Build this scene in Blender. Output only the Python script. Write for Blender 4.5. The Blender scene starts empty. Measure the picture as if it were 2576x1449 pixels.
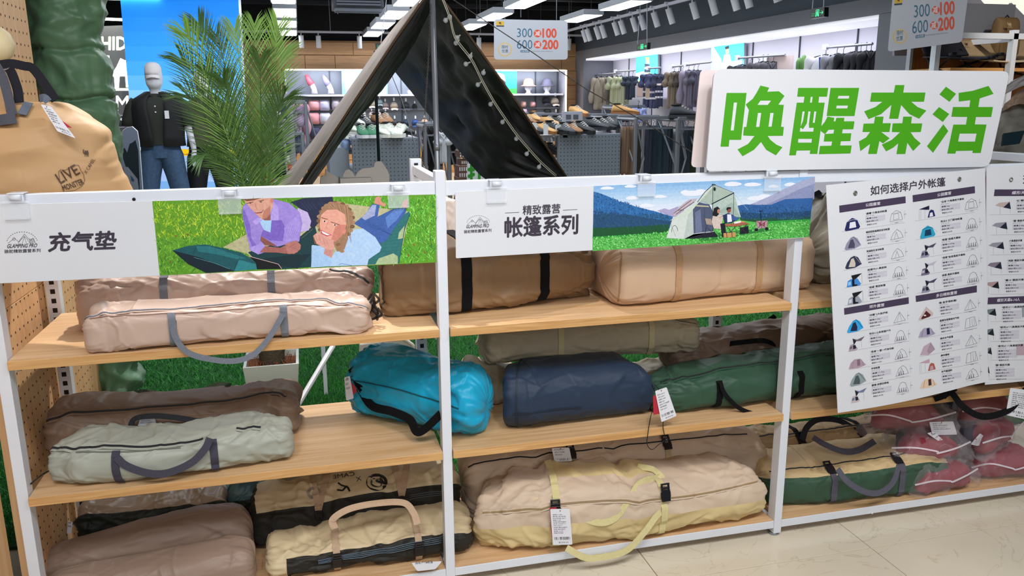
import bpy, bmesh, math, random
import numpy as np
from mathutils import Vector, Matrix
from mathutils.geometry import tessellate_polygon
PI = math.pi
# ------------------------------------------------------------------ camera
FPX, RX, RY, RZ = 2039.9161, -0.2274, 0.0066, -0.2494
CAM = Vector((0.8151, -2.3464, 1.5487))
_c, _s = math.cos, math.sin
_Rz = Matrix(((_c(RZ), -_s(RZ), 0), (_s(RZ), _c(RZ), 0), (0, 0, 1)))
_Rx = Matrix(((1, 0, 0), (0, _c(RX), -_s(RX)), (0, _s(RX), _c(RX))))
_Ry = Matrix(((_c(RY), 0, _s(RY)), (0, 1, 0), (-_s(RY), 0, _c(RY))))
CR = _Rz @ _Rx @ _Ry                      # columns: right, forward, up
scene = bpy.context.scene
cam_data = bpy.data.cameras.new('camera')
cam = bpy.data.objects.new('camera', cam_data)
scene.collection.objects.link(cam)
right, fwd, up = CR.col[0], CR.col[1], CR.col[2]
m = Matrix((right, up, -fwd)).transposed().to_4x4()
m.translation = CAM
cam.matrix_world = m
cam_data.sensor_width = 36.0
cam_data.lens = FPX / 2576.0 * 36.0
cam_data.clip_end = 100
scene.camera = cam
# ------------------------------------------------------------------ world, lights, exposure
w = bpy.data.worlds.new('world'); scene.world = w; w.use_nodes = True
w.node_tree.nodes['Background'].inputs[0].default_value = (0.80, 0.88, 1.0, 1)
w.node_tree.nodes['Background'].inputs[1].default_value = 0.5
vs = scene.view_settings
vs.view_transform = 'Standard'; vs.look = 'None'; vs.gamma = 1; vs.use_curve_mapping = False
vs.exposure = 0.0

def area_light(name, loc, size, power, color=(1, 1, 1), target=None, sy=None, spread=180):
    d = bpy.data.lights.new(name, 'AREA'); d.energy = power; d.color = color
    d.shape = 'RECTANGLE'; d.size = size; d.size_y = sy or size; d.spread = math.radians(spread)
    o = bpy.data.objects.new(name, d); scene.collection.objects.link(o); o.location = loc
    if target is not None:
        o.rotation_euler = (Vector(target) - Vector(loc)).to_track_quat('-Z', 'Y').to_euler()
    return o

def spot_light(name, loc, target, power, angle=50, blend=0.5, color=(1, 1, 1), r=0.05):
    d = bpy.data.lights.new(name, 'SPOT'); d.energy = power; d.color = color
    d.spot_size = math.radians(angle); d.spot_blend = blend; d.shadow_soft_size = r
    o = bpy.data.objects.new(name, d); scene.collection.objects.link(o); o.location = loc
    o.rotation_euler = (Vector(target) - Vector(loc)).to_track_quat('-Z', 'Y').to_euler()
    return o

WARM = (1.0, 0.95, 0.87); COOL = (0.86, 0.93, 1.0); NEUT = (0.97, 0.985, 1.0)
# ceiling panels over the aisle on the customer's side and over the tent display, plus added fill lamps
area_light('aisle_ceiling_light', (0.4, -2.6, 3.4), 2.2, 60, NEUT, (0.6, 0.2, 0.6), 0.6)
area_light('aisle_ceiling_light_far', (3.0, -2.0, 3.4), 2.2, 48, NEUT, (2.6, 0.3, 0.5), 0.6)
area_light('added_aisle_fill', (1.4, -5.6, 2.9), 5.0, 85, NEUT, (1.4, 0.2, 0.7), 1.4)  # added fill lamp behind the camera, lifts the shade inside the shelves
area_light('display_ceiling_light', (1.2, 2.9, 3.4), 2.6, 60, NEUT, (1.2, 2.2, 0.0), 1.2)
area_light('store_ceiling_light', (3.4, 9.5, 3.6), 5.0, 330, COOL, (3.4, 9.5, 0.0), 8.0)
area_light('added_hall_fill', (3.6, 4.6, 3.7), 4.0, 150, COOL, (3.6, 4.6, 0.0), 2.0)  # added area lamp, brightens the dim hall and promotion boards
spot_light('camping_bay_fill', (6.0, 1.6, 3.3), (8.2, 4.3, 1.8), 260, 50, .6, (1, .93, .82), .08)  # added spot, brightens the dim camping bay
# track spots: hard light that rakes over the shelves from behind and above
spot_light('track_spot_behind', (0.75, 1.2, 3.0), (0.66, 0.40, 0.7), 230, 52, 0.5, (1.0, 0.97, 0.94), 0.035)
spot_light('track_spot_behind_b', (1.75, 1.0, 3.0), (1.5, 0.4, 0.5), 60, 60, 0.5, (1.0, 0.95, 0.92), 0.035)
spot_light('track_spot_front', (1.6, -1.9, 3.2), (1.9, 0.0, 0.35), 95, 56, 0.7, (1.0, 0.975, 0.93), 0.09)
spot_light('track_spot_front_b', (0.1, -1.7, 3.2), (0.3, 0.0, 0.4), 42, 54, 0.7, (1.0, 0.985, 0.97), 0.09)
# ------------------------------------------------------------------ pixel <-> world
def ray(x, y):
    return CR @ Vector(((x - 1288) / FPX, 1.0, -(y - 724.5) / FPX))
def at(x, y, Y):
    d = ray(x, y); return CAM + d * ((Y - CAM.y) / d.y)
def atx(x, y, X):
    d = ray(x, y); return CAM + d * ((X - CAM.x) / d.x)
def atz(x, y, Z):
    d = ray(x, y); return CAM + d * ((Z - CAM.z) / d.z)
def proj(P):
    d = CR.transposed() @ (Vector(P) - CAM)
    return (1288 + FPX * d.x / d.y, 724.5 - FPX * d.z / d.y)
def zfor(X, Y, py):                       # height at (X, Y) that shows at picture row py
    lo, hi = -1.0, 5.0
    for _ in range(40):
        mid = (lo + hi) / 2
        if proj((X, Y, mid))[1] > py: lo = mid
        else: hi = mid
    return lo
# ------------------------------------------------------------------ materials
def lin(h):
    if isinstance(h, str):
        h = h.lstrip('#'); h = [int(h[i:i + 2], 16) / 255 for i in (0, 2, 4)]
    return tuple((v / 12.92 if v <= 0.04045 else ((v + 0.055) / 1.055) ** 2.4) for v in h)
MATS = {}
def mat(key, col='#808080', rough=0.6, metal=0.0, emit=None, estr=0.0, alpha=1.0, trans=0.0,
        vary=0.0, vscale=6.0, bump=0.0, bscale=30.0, bstretch=(1, 1, 1), spec=0.5, sheen=0.0, detail=4, attr=False, ior=1.45, ridged=False):
    if key in MATS: return MATS[key]
    M = bpy.data.materials.new(key); M.use_nodes = True
    nt = M.node_tree; b = nt.nodes['Principled BSDF']; L = nt.links
    c = lin(col) + (1,)
    b.inputs['Base Color'].default_value = c
    b.inputs['Roughness'].default_value = rough
    b.inputs['Metallic'].default_value = metal
    b.inputs['Specular IOR Level'].default_value = spec
    b.inputs['IOR'].default_value = ior
    if sheen: b.inputs['Sheen Weight'].default_value = sheen
    if alpha < 1: b.inputs['Alpha'].default_value = alpha
    if trans: b.inputs['Transmission Weight'].default_value = trans
    if emit is not None:
        b.inputs['Emission Color'].default_value = lin(emit) + (1,)
        b.inputs['Emission Strength'].default_value = estr
    if attr:
        a = nt.nodes.new('ShaderNodeAttribute'); a.attribute_name = 'Col'
        src = a.outputs['Color']
        if vary:
            tc = nt.nodes.new('ShaderNodeTexCoord'); n = nt.nodes.new('ShaderNodeTexNoise')
            n.inputs['Scale'].default_value = vscale; n.inputs['Detail'].default_value = 5
            L.new(tc.outputs['Object'], n.inputs['Vector'])
            mx = nt.nodes.new('ShaderNodeMix'); mx.data_type = 'RGBA'; mx.blend_type = 'OVERLAY'
            mx.inputs[0].default_value = vary
            L.new(src, mx.inputs[6]); L.new(n.outputs['Fac'], mx.inputs[7]); src = mx.outputs[2]
        L.new(src, b.inputs['Base Color'])
        if emit is not None: L.new(src, b.inputs['Emission Color'])
    elif vary:
        tc = nt.nodes.new('ShaderNodeTexCoord'); n = nt.nodes.new('ShaderNodeTexNoise')
        n.inputs['Scale'].default_value = vscale; n.inputs['Detail'].default_value = 3
        L.new(tc.outputs['Object'], n.inputs['Vector'])
        cr = nt.nodes.new('ShaderNodeValToRGB')
        cr.color_ramp.elements[0].color = tuple(v * (1 - vary) for v in c[:3]) + (1,)
        cr.color_ramp.elements[1].color = tuple(min(1, v * (1 + vary)) for v in c[:3]) + (1,)
        cr.color_ramp.elements[0].position = 0.3; cr.color_ramp.elements[1].position = 0.7
        L.new(n.outputs['Fac'], cr.inputs[0]); L.new(cr.outputs[0], b.inputs['Base Color'])
    if bump:
        tc = nt.nodes.new('ShaderNodeTexCoord'); mp = nt.nodes.new('ShaderNodeMapping')
        mp.inputs['Scale'].default_value = bstretch
        n = nt.nodes.new('ShaderNodeTexNoise'); n.inputs['Scale'].default_value = bscale
        n.inputs['Detail'].default_value = detail; n.inputs['Distortion'].default_value = 0.6
        if ridged:
            n.noise_type = 'RIDGED_MULTIFRACTAL'; n.inputs['Distortion'].default_value = 1.0; n.inputs['Detail'].default_value = 3
        bp = nt.nodes.new('ShaderNodeBump'); bp.inputs['Strength'].default_value = bump
        bp.inputs['Distance'].default_value = 0.004 if ridged else 0.01
        L.new(tc.outputs['Object'], mp.inputs[0]); L.new(mp.outputs[0], n.inputs['Vector'])
        L.new(n.outputs['Fac'], bp.inputs['Height']); L.new(bp.outputs[0], b.inputs['Normal'])
    MATS[key] = M
    return M

def wood_mat(key, c1, c2, scale=1.0, axis='X', rough=0.45, bump=0.12):
    if key in MATS: return MATS[key]
    M = bpy.data.materials.new(key); M.use_nodes = True
    nt = M.node_tree; b = nt.nodes['Principled BSDF']; L = nt.links
    tc = nt.nodes.new('ShaderNodeTexCoord'); mp = nt.nodes.new('ShaderNodeMapping')
    st = {'X': (1.2, 26, 26), 'Y': (26, 1.2, 26), 'Z': (26, 26, 1.2)}[axis]
    mp.inputs['Scale'].default_value = tuple(v * scale for v in st)
    n = nt.nodes.new('ShaderNodeTexNoise'); n.inputs['Scale'].default_value = 1.6
    n.inputs['Detail'].default_value = 8; n.inputs['Distortion'].default_value = 1.2
    n2 = nt.nodes.new('ShaderNodeTexNoise'); n2.inputs['Scale'].default_value = 9
    n2.inputs['Detail'].default_value = 6
    L.new(tc.outputs['Object'], mp.inputs[0]); L.new(mp.outputs[0], n.inputs['Vector']); L.new(mp.outputs[0], n2.inputs['Vector'])
    ad = nt.nodes.new('ShaderNodeMath'); ad.operation = 'MULTIPLY_ADD'; ad.inputs[1].default_value = 0.45
    L.new(n2.outputs['Fac'], ad.inputs[0]); L.new(n.outputs['Fac'], ad.inputs[2])
    cr = nt.nodes.new('ShaderNodeValToRGB')
    cr.color_ramp.elements[0].position = 0.5; cr.color_ramp.elements[1].position = 0.95
    cr.color_ramp.elements[0].color = lin(c2) + (1,); cr.color_ramp.elements[1].color = lin(c1) + (1,)
    L.new(ad.outputs[0], cr.inputs[0]); L.new(cr.outputs[0], b.inputs['Base Color'])
    b.inputs['Roughness'].default_value = rough
    bp = nt.nodes.new('ShaderNodeBump'); bp.inputs['Strength'].default_value = bump; bp.inputs['Distance'].default_value = 0.004
    L.new(ad.outputs[0], bp.inputs['Height']); L.new(bp.outputs[0], b.inputs['Normal'])
    MATS[key] = M
    return M
# ------------------------------------------------------------------ objects and tags
COL = scene.collection
def tag(o, label=None, cat=None, group=None, kind=None):
    if label: o['label'] = label
    if cat: o['category'] = cat
    if group: o['group'] = group
    if kind: o['kind'] = kind
    return o
def empty(name, label, cat, loc=(0, 0, 0), group=None):
    o = bpy.data.objects.new(name, None); o.empty_display_size = 0.05
    COL.objects.link(o); o.location = loc
    bpy.context.view_layer.update()
    return tag(o, label, cat, group)
def link(name, me, material, parent=None, smooth=True):
    o = bpy.data.objects.new(name, me)
    if material is not None and not me.materials: me.materials.append(material)
    COL.objects.link(o)
    if parent is not None:
        o.parent = parent
        o.matrix_parent_inverse = parent_world(parent).inverted()
    if smooth:
        me.polygons.foreach_set('use_smooth', [True] * len(me.polygons))
    return o
def parent_world(p):
    M = Matrix.Translation(p.location) @ p.rotation_euler.to_matrix().to_4x4() @ Matrix.Diagonal(p.scale).to_4x4()
    if p.parent is not None:
        M = parent_world(p.parent) @ p.matrix_parent_inverse @ M
    return M
def copy_tree(o, parent=None, label=None, group=None, loc=None, rotz=None, cat=None):
    c = o.copy(); COL.objects.link(c)
    if parent is not None: c.parent = parent; c.matrix_parent_inverse = o.matrix_parent_inverse.copy()
    for ch in o.children: copy_tree(ch, c)
    if label: c['label'] = label
    if group: c['group'] = group
    if cat: c['category'] = cat
    if loc is not None: c.location = loc
    if rotz is not None: c.rotation_euler.z = rotz
    return c

class MB:
    """collects plain shapes; build() links them as one mesh object"""
    def __init__(s): s.v = []; s.f = []; s.c = []
    def add(s, vs, fs, col=None):
        n = len(s.v); s.v += [tuple(p) for p in vs]; s.f += [tuple(i + n for i in f) for f in fs]
        s.c += [col] * len(fs)
        return s
    def box(s, lo, hi, M=None, col=None):
        x0, y0, z0 = lo; x1, y1, z1 = hi
        vs = [Vector(p) for p in ((x0, y0, z0), (x1, y0, z0), (x1, y1, z0), (x0, y1, z0), (x0, y0, z1), (x1, y0, z1), (x1, y1, z1), (x0, y1, z1))]
        if M is not None: vs = [M @ p for p in vs]
        return s.add(vs, [(0, 3, 2, 1), (4, 5, 6, 7), (0, 1, 5, 4), (1, 2, 6, 5), (2, 3, 7, 6), (3, 0, 4, 7)], col)
    def slab(s, pts, thick, col=None):
        """pts: planar polygon (3D), extruded by the vector thick"""
        n = len(pts); t = Vector(thick); a = [Vector(p) for p in pts]
        vs = a + [p + t for p in a]
        fs = [tuple(range(n)), tuple(range(2 * n - 1, n - 1, -1))] + [(i, i + n, (i + 1) % n + n, (i + 1) % n) for i in range(n)]
        return s.add(vs, fs, col)
    def tube(s, pts, r, seg=8, caps=True, col=None):
        pts = [Vector(p) for p in pts]; n = len(pts)
        rr = r if isinstance(r, (list, tuple)) else [r] * n
        vs = []; prev = None
        for i, p in enumerate(pts):
            t = (pts[min(i + 1, n - 1)] - pts[max(i - 1, 0)]).normalized()
            if prev is None:
                a = Vector((0, 0, 1)) if abs(t.z) < 0.9 else Vector((1, 0, 0))
                e1 = t.cross(a).normalized()
            else:
                e1 = (prev - t * prev.dot(t)).normalized()
            prev = e1; e2 = t.cross(e1)
            for k in range(seg):
                a = 2 * PI * k / seg; vs.append(p + (e1 * math.cos(a) + e2 * math.sin(a)) * rr[i])
        fs = [(i * seg + k, i * seg + (k + 1) % seg, (i + 1) * seg + (k + 1) % seg, (i + 1) * seg + k) for i in range(n - 1) for k in range(seg)]
        if caps: fs += [tuple(range(seg - 1, -1, -1)), tuple((n - 1) * seg + k for k in range(seg))]
        return s.add(vs, fs, col)
    def lathe(s, prof, seg=16, c=(0, 0, 0), sx=1, sy=1, M=None, col=None, caps=True):
        vs = []
        for r, z in prof:
            for k in range(seg):
                a = 2 * PI * k / seg
                p = Vector((c[0] + r * sx * math.cos(a), c[1] + r * sy * math.sin(a), c[2] + z))
                vs.append(M @ p if M is not None else p)
        n = len(prof)
        fs = [(i * seg + k, i * seg + (k + 1) % seg, (i + 1) * seg + (k + 1) % seg, (i + 1) * seg + k) for i in range(n - 1) for k in range(seg)]
        if caps: fs += [tuple(range(seg - 1, -1, -1)), tuple((n - 1) * seg + k for k in range(seg))]
        return s.add(vs, fs, col)
    def grid(s, P, closed=False, col=None):
        """P: rows of points"""
        nr, nc = len(P), len(P[0]); vs = [p for r in P for p in r]
        fs = [(i * nc + j, i * nc + (j + 1) % nc, (i + 1) * nc + (j + 1) % nc, (i + 1) * nc + j)
              for i in range(nr - 1) for j in range(nc if closed else nc - 1)]
        return s.add(vs, fs, col)
    def ribbon(s, pts, nrm, w, t=0.0015, col=None):
        """flat band along pts; nrm: normal(s) of the flat side"""
        pts = [Vector(p) for p in pts]; n = len(pts)
        ns = [Vector(q) for q in nrm] if isinstance(nrm, (list, tuple)) and hasattr(nrm[0], '__len__') else [Vector(nrm)] * n
        ww = w if isinstance(w, (list, tuple)) else [w] * n
        vs = []
        for i, p in enumerate(pts):
            tg = (pts[min(i + 1, n - 1)] - pts[max(i - 1, 0)]).normalized()
            sd = tg.cross(ns[i])
            sd = sd.normalized() if sd.length > 1e-6 else Vector((1, 0, 0))
            nn = sd.cross(tg).normalized()
            h = ww[i] / 2
            vs += [p - sd * h - nn * t, p + sd * h - nn * t, p + sd * h + nn * t, p - sd * h + nn * t]
        fs = [(4 * i + k, 4 * i + (k + 1) % 4, 4 * i + 4 + (k + 1) % 4, 4 * i + 4 + k) for i in range(n - 1) for k in range(4)]
        fs += [(3, 2, 1, 0), tuple(4 * (n - 1) + k for k in range(4))]
        return s.add(vs, fs, col)
    def mesh(s, name):
        me = bpy.data.meshes.new(name); me.from_pydata(s.v, [], s.f); me.update()
        if any(c is not None for c in s.c):
            a = me.color_attributes.new('Col', 'FLOAT_COLOR', 'CORNER')
            buf = np.ones(len(me.loops) * 4, dtype=np.float32); k = 0
            for p, c in zip(me.polygons, s.c):
                cc = lin(c or '#ffffff')
                for _ in range(p.loop_total):
                    buf[4 * k:4 * k + 3] = cc; k += 1
            a.data.foreach_set('color', buf)
        return me
    def build(s, name, material, parent=None, smooth=False, bevel=0.0, seg=2, recalc=True):
        me = s.mesh(name)
        if recalc:
            bm = bmesh.new(); bm.from_mesh(me); bmesh.ops.recalc_face_normals(bm, faces=bm.faces); bm.to_mesh(me); bm.free()
        o = link(name, me, material, parent, smooth)
        if bevel:
            md = o.modifiers.new('b', 'BEVEL'); md.width = bevel; md.segments = seg; md.limit_method = 'ANGLE'
            md.angle_limit = math.radians(40)
        return o
def catmull(pts, n=8):
    P = [Vector(p) for p in pts]
    if len(P) < 3: return [P[0].lerp(P[-1], i / n) for i in range(n + 1)]
    out = []
    Q = [P[0] * 2 - P[1]] + P + [P[-1] * 2 - P[-2]]
    for i in range(1, len(Q) - 2):
        a, b, c, d = Q[i - 1], Q[i], Q[i + 1], Q[i + 2]
        for k in range(n):
            t = k / n
            out.append(0.5 * ((2 * b) + (c - a) * t + (2 * a - 5 * b + 4 * c - d) * t * t + (3 * b - a - 3 * c + d) * t ** 3))
    out.append(P[-1])
    return out
def rrect(w, h, r, n=5):
    out = []
    for cx, cy, a0 in ((w - r, h - r, 0), (r, h - r, 90), (r, r, 180), (w - r, r, 270)):
        for k in range(n + 1):
            a = math.radians(a0 + 90 * k / n); out.append((cx + r * math.cos(a), cy + r * math.sin(a)))
    return out
# ------------------------------------------------------------------ numpy noise
_rs = np.random.RandomState(5)
_perm = _rs.permutation(4096)
_val = _rs.rand(4096) * 2 - 1
def vnoise(x, y, z=0.0):
    x = np.asarray(x, float); y = np.asarray(y, float); z = np.zeros_like(x) + z
    xi, yi, zi = np.floor(x).astype(int), np.floor(y).astype(int), np.floor(z).astype(int)
    fx, fy, fz = x - xi, y - yi, z - zi
    sx, sy, sz = [f * f * f * (f * (f * 6 - 15) + 10) for f in (fx, fy, fz)]
    def h(a, b, c): return _val[_perm[(a + _perm[(b + _perm[c & 4095]) & 4095]) & 4095]]
    r = 0
    for dx in (0, 1):
        for dy in (0, 1):
            for dz in (0, 1):
                wgt = (sx if dx else 1 - sx) * (sy if dy else 1 - sy) * (sz if dz else 1 - sz)
                r = r + wgt * h(xi + dx, yi + dy, zi + dz)
    return r
def creases(a, b, seed, n=9, freq=9.0, elong=0.5):
    """sharp random folds on a sheet with coordinates a (along), b (across), metres"""
    rs = np.random.RandomState(seed); f = np.zeros_like(a)
    wa = vnoise(a * 5, b * 5, seed + .3) * 0.05; wb = vnoise(a * 5 + 9, b * 5, seed + 7.7) * 0.05
    for i in range(n):
        an = rs.normal(0, elong) + (0 if rs.rand() < .75 else PI / 2); fr = freq * rs.uniform(0.5, 1.6)
        ph = rs.rand() * 10
        u = (-(a + wa) * math.sin(an) + (b + wb) * math.cos(an)) * fr + ph
        tri = np.abs((u % 1.0) - 0.5) * 2
        m = np.clip(vnoise(a * 6 + i * 3.1, b * 6, seed + i) * 1.8 + 0.1, 0, 1)
        f += (np.abs(tri) ** 1.5) * m / fr
    return f

def folds(a, b, La, Lb, seed, n, amp=0.004, hot=(), wmin=.004, wmax=.012):
    """short sharp folds: each a ridge or a step of limited length; hot: places they gather at"""
    rs = np.random.RandomState(seed + 900); f = np.zeros_like(a)
    for i in range(n):
        if hot and rs.rand() < .6:
            a0 = hot[rs.randint(len(hot))] + rs.normal(0, .05); an = rs.normal(0, .7)
        else: a0 = rs.rand() * La; an = rs.normal(0, .55)
        b0 = rs.rand() * Lb; L = rs.uniform(.03, .13); w_ = rs.uniform(wmin, wmax)
        if rs.rand() < .2: an += 1.2
        c, s = math.cos(an), math.sin(an)
        u = (a - a0) * c + (b - b0) * s; v = -(a - a0) * s + (b - b0) * c + u * u * rs.uniform(-3, 3)
        m = np.exp(-(u / L) ** 4) ; t = v / w_; k = rs.uniform(.4, 1.1) * amp * (w_ / .008) ** .5
        if rs.rand() < .5: f += k * m * np.exp(-t * t)
        else: f += k * m * np.tanh(t * 1.6) * np.exp(-np.abs(v) / (w_ * 5)) * (1 if rs.rand() < .5 else -1)
    return f
# ------------------------------------------------------------------ shelf geometry constants
Z1, Z2, ZR, ZT, ZP, DEP, BAY = 0.8778, 0.4788, 0.0627, 1.3196, 1.3505, 0.5214, 1.2
WHITE = mat('white_powder_coat', '#d9dde6', 0.38, vary=0.02, bump=0.03, bscale=300)
WOODX = wood_mat('shelf_oak', '#dfbb92', '#c79c6c', 1.0, 'X')
WOODE = wood_mat('shelf_oak_edge', '#d9ac74', '#bb8a52', 1.4, 'X', 0.5, 0.2)
WOODZ = wood_mat('panel_ash', '#e6bb8c', '#d6a673', 0.8, 'Z', 0.5)
DARK = mat('black_plastic', '#0c0c10', 0.35)
STEEL = mat('grey_steel', '#9aa0a8', 0.35, 0.6)

# floor: cream marble-look tiles with thin joints, each tile near the camera its own slab
def marble(key, tint):
    if key in MATS: return MATS[key]
    M = mat(key, tint, 0.16, vary=0.05, vscale=3)
    nt = M.node_tree; L = nt.links; b = nt.nodes['Principled BSDF']
    tc = nt.nodes.new('ShaderNodeTexCoord')
    n = nt.nodes.new('ShaderNodeTexNoise'); n.inputs['Scale'].default_value = 2.2; n.inputs['Detail'].default_value = 9; n.inputs['Distortion'].default_value = 2.2
    L.new(tc.outputs['Object'], n.inputs['Vector'])
    ma = nt.nodes.new('ShaderNodeMath'); ma.operation = 'SUBTRACT'; ma.inputs[1].default_value = 0.5
    mb = nt.nodes.new('ShaderNodeMath'); mb.operation = 'ABSOLUTE'
    cr = nt.nodes.new('ShaderNodeValToRGB')
    cr.color_ramp.elements[0].position = 0.0; cr.color_ramp.elements[0].color = (0.72, 0.66, 0.58, 1)
    cr.color_ramp.elements[1].position = 0.008; cr.color_ramp.elements[1].color = (1, 1, 1, 1)
    mx = nt.nodes.new('ShaderNodeMix'); mx.data_type = 'RGBA'; mx.blend_type = 'MULTIPLY'; mx.inputs[0].default_value = 0.55
    prev = b.inputs['Base Color'].links[0].from_socket
    L.new(n.outputs['Fac'], ma.inputs[0]); L.new(ma.outputs[0], mb.inputs[0]); L.new(mb.outputs[0], cr.inputs[0])
    L.new(prev, mx.inputs[6]); L.new(cr.outputs[0], mx.inputs[7]); L.new(mx.outputs[2], b.inputs['Base Color'])
    return M
TILE = marble('cream_marble_tile', '#ddd2bd')
fl = MB().box((-9, -7, -0.06), (11, 24, -0.004)).build('floor', mat('tile_grout', '#8d8069', 0.8)); tag(fl, kind='structure')
# tile joints were measured on the two joint crossings in view
j0 = atz(2191, 1378, 0); j1 = atz(1651, 1449, 0); TW = 0.8
for i in range(-4, 3):
    for j in range(-3, 1):
        x0 = j0.x + i * TW; y0 = j0.y + j * TW
        t = MB().box((x0 + .0015, y0 + .0015, -0.01), (x0 + TW - .0015, y0 + TW - .0015, 0)).build('tile', TILE, fl, bevel=0.0008, seg=1)
far_t = MB()
for i in range(-12, 10):
    for j in range(1, 26):
        x0 = j0.x + i * TW; y0 = j0.y + j * TW
        if not (-9 < x0 < 10.2 and y0 < 23): continue
        far_t.box((x0 + .0015, y0 + .0015, -0.01), (x0 + TW - .0015, y0 + TW - .0015, 0))
o = far_t.build('tile_field', TILE, fl); o['kind'] = 'stuff'

# ------------------------------------------------------------------ the shelving (gondola): one thing per bay's board, frame parts
ZP2 = ZP
sh = empty('display_shelving', 'white metal shelving unit with pale oak shelves holding tent bags', 'shelving', (1.2, 0.26, 0))
PW, PD = 0.030, 0.045
for i, X in enumerate((0, BAY, 2 * BAY, 3 * BAY)):
    u_ = MB().box((X - PW / 2, 0.0, 0.012), (X + PW / 2, PD, ZP)).build('upright', WHITE, sh, bevel=0.002)
    f_ = MB().lathe([(0.017, 0), (0.019, 0.003), (0.017, 0.008), (0.006, 0.009), (0.006, 0.02)], 16, (X, PD / 2, 0)).build('levelling_foot', STEEL, u_, smooth=True)
    # rear upright with its row of square slots
    bp = MB()
    bx0, bx1, by0, by1 = X - 0.019, X + 0.019, DEP - 0.005, DEP + 0.03
    bp.box((bx0, by0, 0.0), (bx1, by1, ZP))
    r_ = bp.build('slotted_upright', WHITE, sh); sb = MB(); z = 0.03
    while z < ZP - .02: sb.box((X - .007, by0 - .0006, z), (X + .007, by0 + .001, z + 0.0155)); z += 0.0315
    sb.build('slot_shade_plates', DARK, r_)['kind'] = 'stuff'  # dark plates on the solid post paint the shade of open holes
    MB().box((X - 0.012, PD, ZP - 0.055), (X + 0.012, DEP - 0.005, ZP - 0.022)).build('depth_tie', WHITE, sh, bevel=0.002)
    MB().box((X - 0.012, PD, 0.02), (X + 0.012, DEP - 0.005, 0.05)).build('base_tie', WHITE, sh, bevel=0.002)
for k in range(3):
    a, b = k * BAY + PW / 2, (k + 1) * BAY - PW / 2
    MB().box((a, 0.004, ZT - 0.042), (b, 0.034, ZT)).build('top_rail', WHITE, sh, bevel=0.002)
    MB().box((a, 0.002, ZR - 0.030), (b, 0.03, ZR - 0.0005)).build('bottom_rail', WHITE, sh, bevel=0.002)
    for zz, nm in ((Z1, 'shelf_board'), (Z2, 'shelf_board')):
        q = MB().box((a + .002, -0.012, zz - 0.026), (b - .002, DEP - 0.006, zz)).build(nm, WOODX, sh, bevel=0.0012)
        q.data.materials.append(WOODE)
        for p in q.data.polygons:
            if abs(p.normal.y) > .9: p.material_index = 1
        for sx in (a, b):        # cantilever brackets under the board
            s_ = 1 if sx == a else -1
            MB().slab([(sx + s_ * .001, 0.05, zz - .0265), (sx + s_ * .001, DEP - .006, zz - .0265), (sx + s_ * .001, DEP - .006, zz - .085), (sx + s_ * .001, 0.10, zz - .055), (sx + s_ * .001, 0.05, zz - .05)], (s_ * .003, 0, 0)).build('bracket', WHITE, q)
    q = MB().box((a + .002, 0.031, ZR - 0.02), (b - .002, DEP - 0.006, ZR)).build('base_board', WOODX, sh, bevel=0.001)
    q2 = MB().box((a + .002, 0.0035, ZR - 0.0), (b - .002, DEP - 0.006, ZR + 0.0006)).build('base_laminate', WOODX, sh)
# bolt holes on the top rail
h_ = at(337, 501, 0.003)
MB().lathe([(0.0042, -0.002), (0.0042, 0.002)], 16, M=Matrix.Translation(h_) @ Matrix.Rotation(PI / 2, 4, 'X')).build('bolt_hole', DARK, sh, smooth=True)
hb = at(2194, 1291, 0.0)
MB().lathe([(0.004, -0.002), (0.0035, 0.002)], 16, M=Matrix.Translation(hb) @ Matrix.Rotation(PI / 2, 4, 'X')).build('rail_bolt', WHITE, sh, smooth=True)

# pegboard end panel: perforated ash ply between the end posts
PEGX = -0.03
pyU, pyL = atx(80, 125, PEGX).y, atx(255, 940, PEGX).y
pg = tag(MB().box((PEGX - 0.018, 0.045, 0.0), (PEGX, pyL, Z1 + .1)).box((PEGX - 0.018, 0.045, Z1 + .102), (PEGX, pyU, 2.6)).build('pegboard_panel', WOODZ, None, bevel=0.001), 'perforated pale wooden pegboard panel closing the end of the shelving', 'panel')
HOLE = mat('peg_hole_shadow', '#3a2413', 0.9)
hm = MB()
ny, nz = 24, 66
for a in range(ny):
    for b in range(nz):
        y = 0.075 + a * 0.038; z = 0.06 + b * 0.038
        if y > (pyU if z > Z1 + .1 else pyL) - .02: continue
        c = (PEGX + 0.0004, y, z)
        k = 8; hm.add([(c[0], c[1] + .0040 * math.cos(2 * PI * i / k), c[2] + .0040 * math.sin(2 * PI * i / k)) for i in range(k)], [tuple(range(k))])
hh = hm.build('peg_holes', HOLE, pg); hh['kind'] = 'stuff'
# pale wooden column board beside the shelving, customer side
cb = tag(MB().box((-0.40, -0.16, 0.0), (-0.052, 0.0, 2.6)).build('column_board', WOODZ, None, bevel=0.002), 'pale wood column beside the end of the shelving', 'column')
for zz in (0.095, 0.13, 0.40):
    MB().lathe([(0.003, -0.001), (0.003, 0.001)], 10, M=Matrix.Translation((-0.06, -0.1605, zz)) @ Matrix.Rotation(PI / 2, 4, 'X')).build('screw_hole', HOLE, cb)

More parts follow.
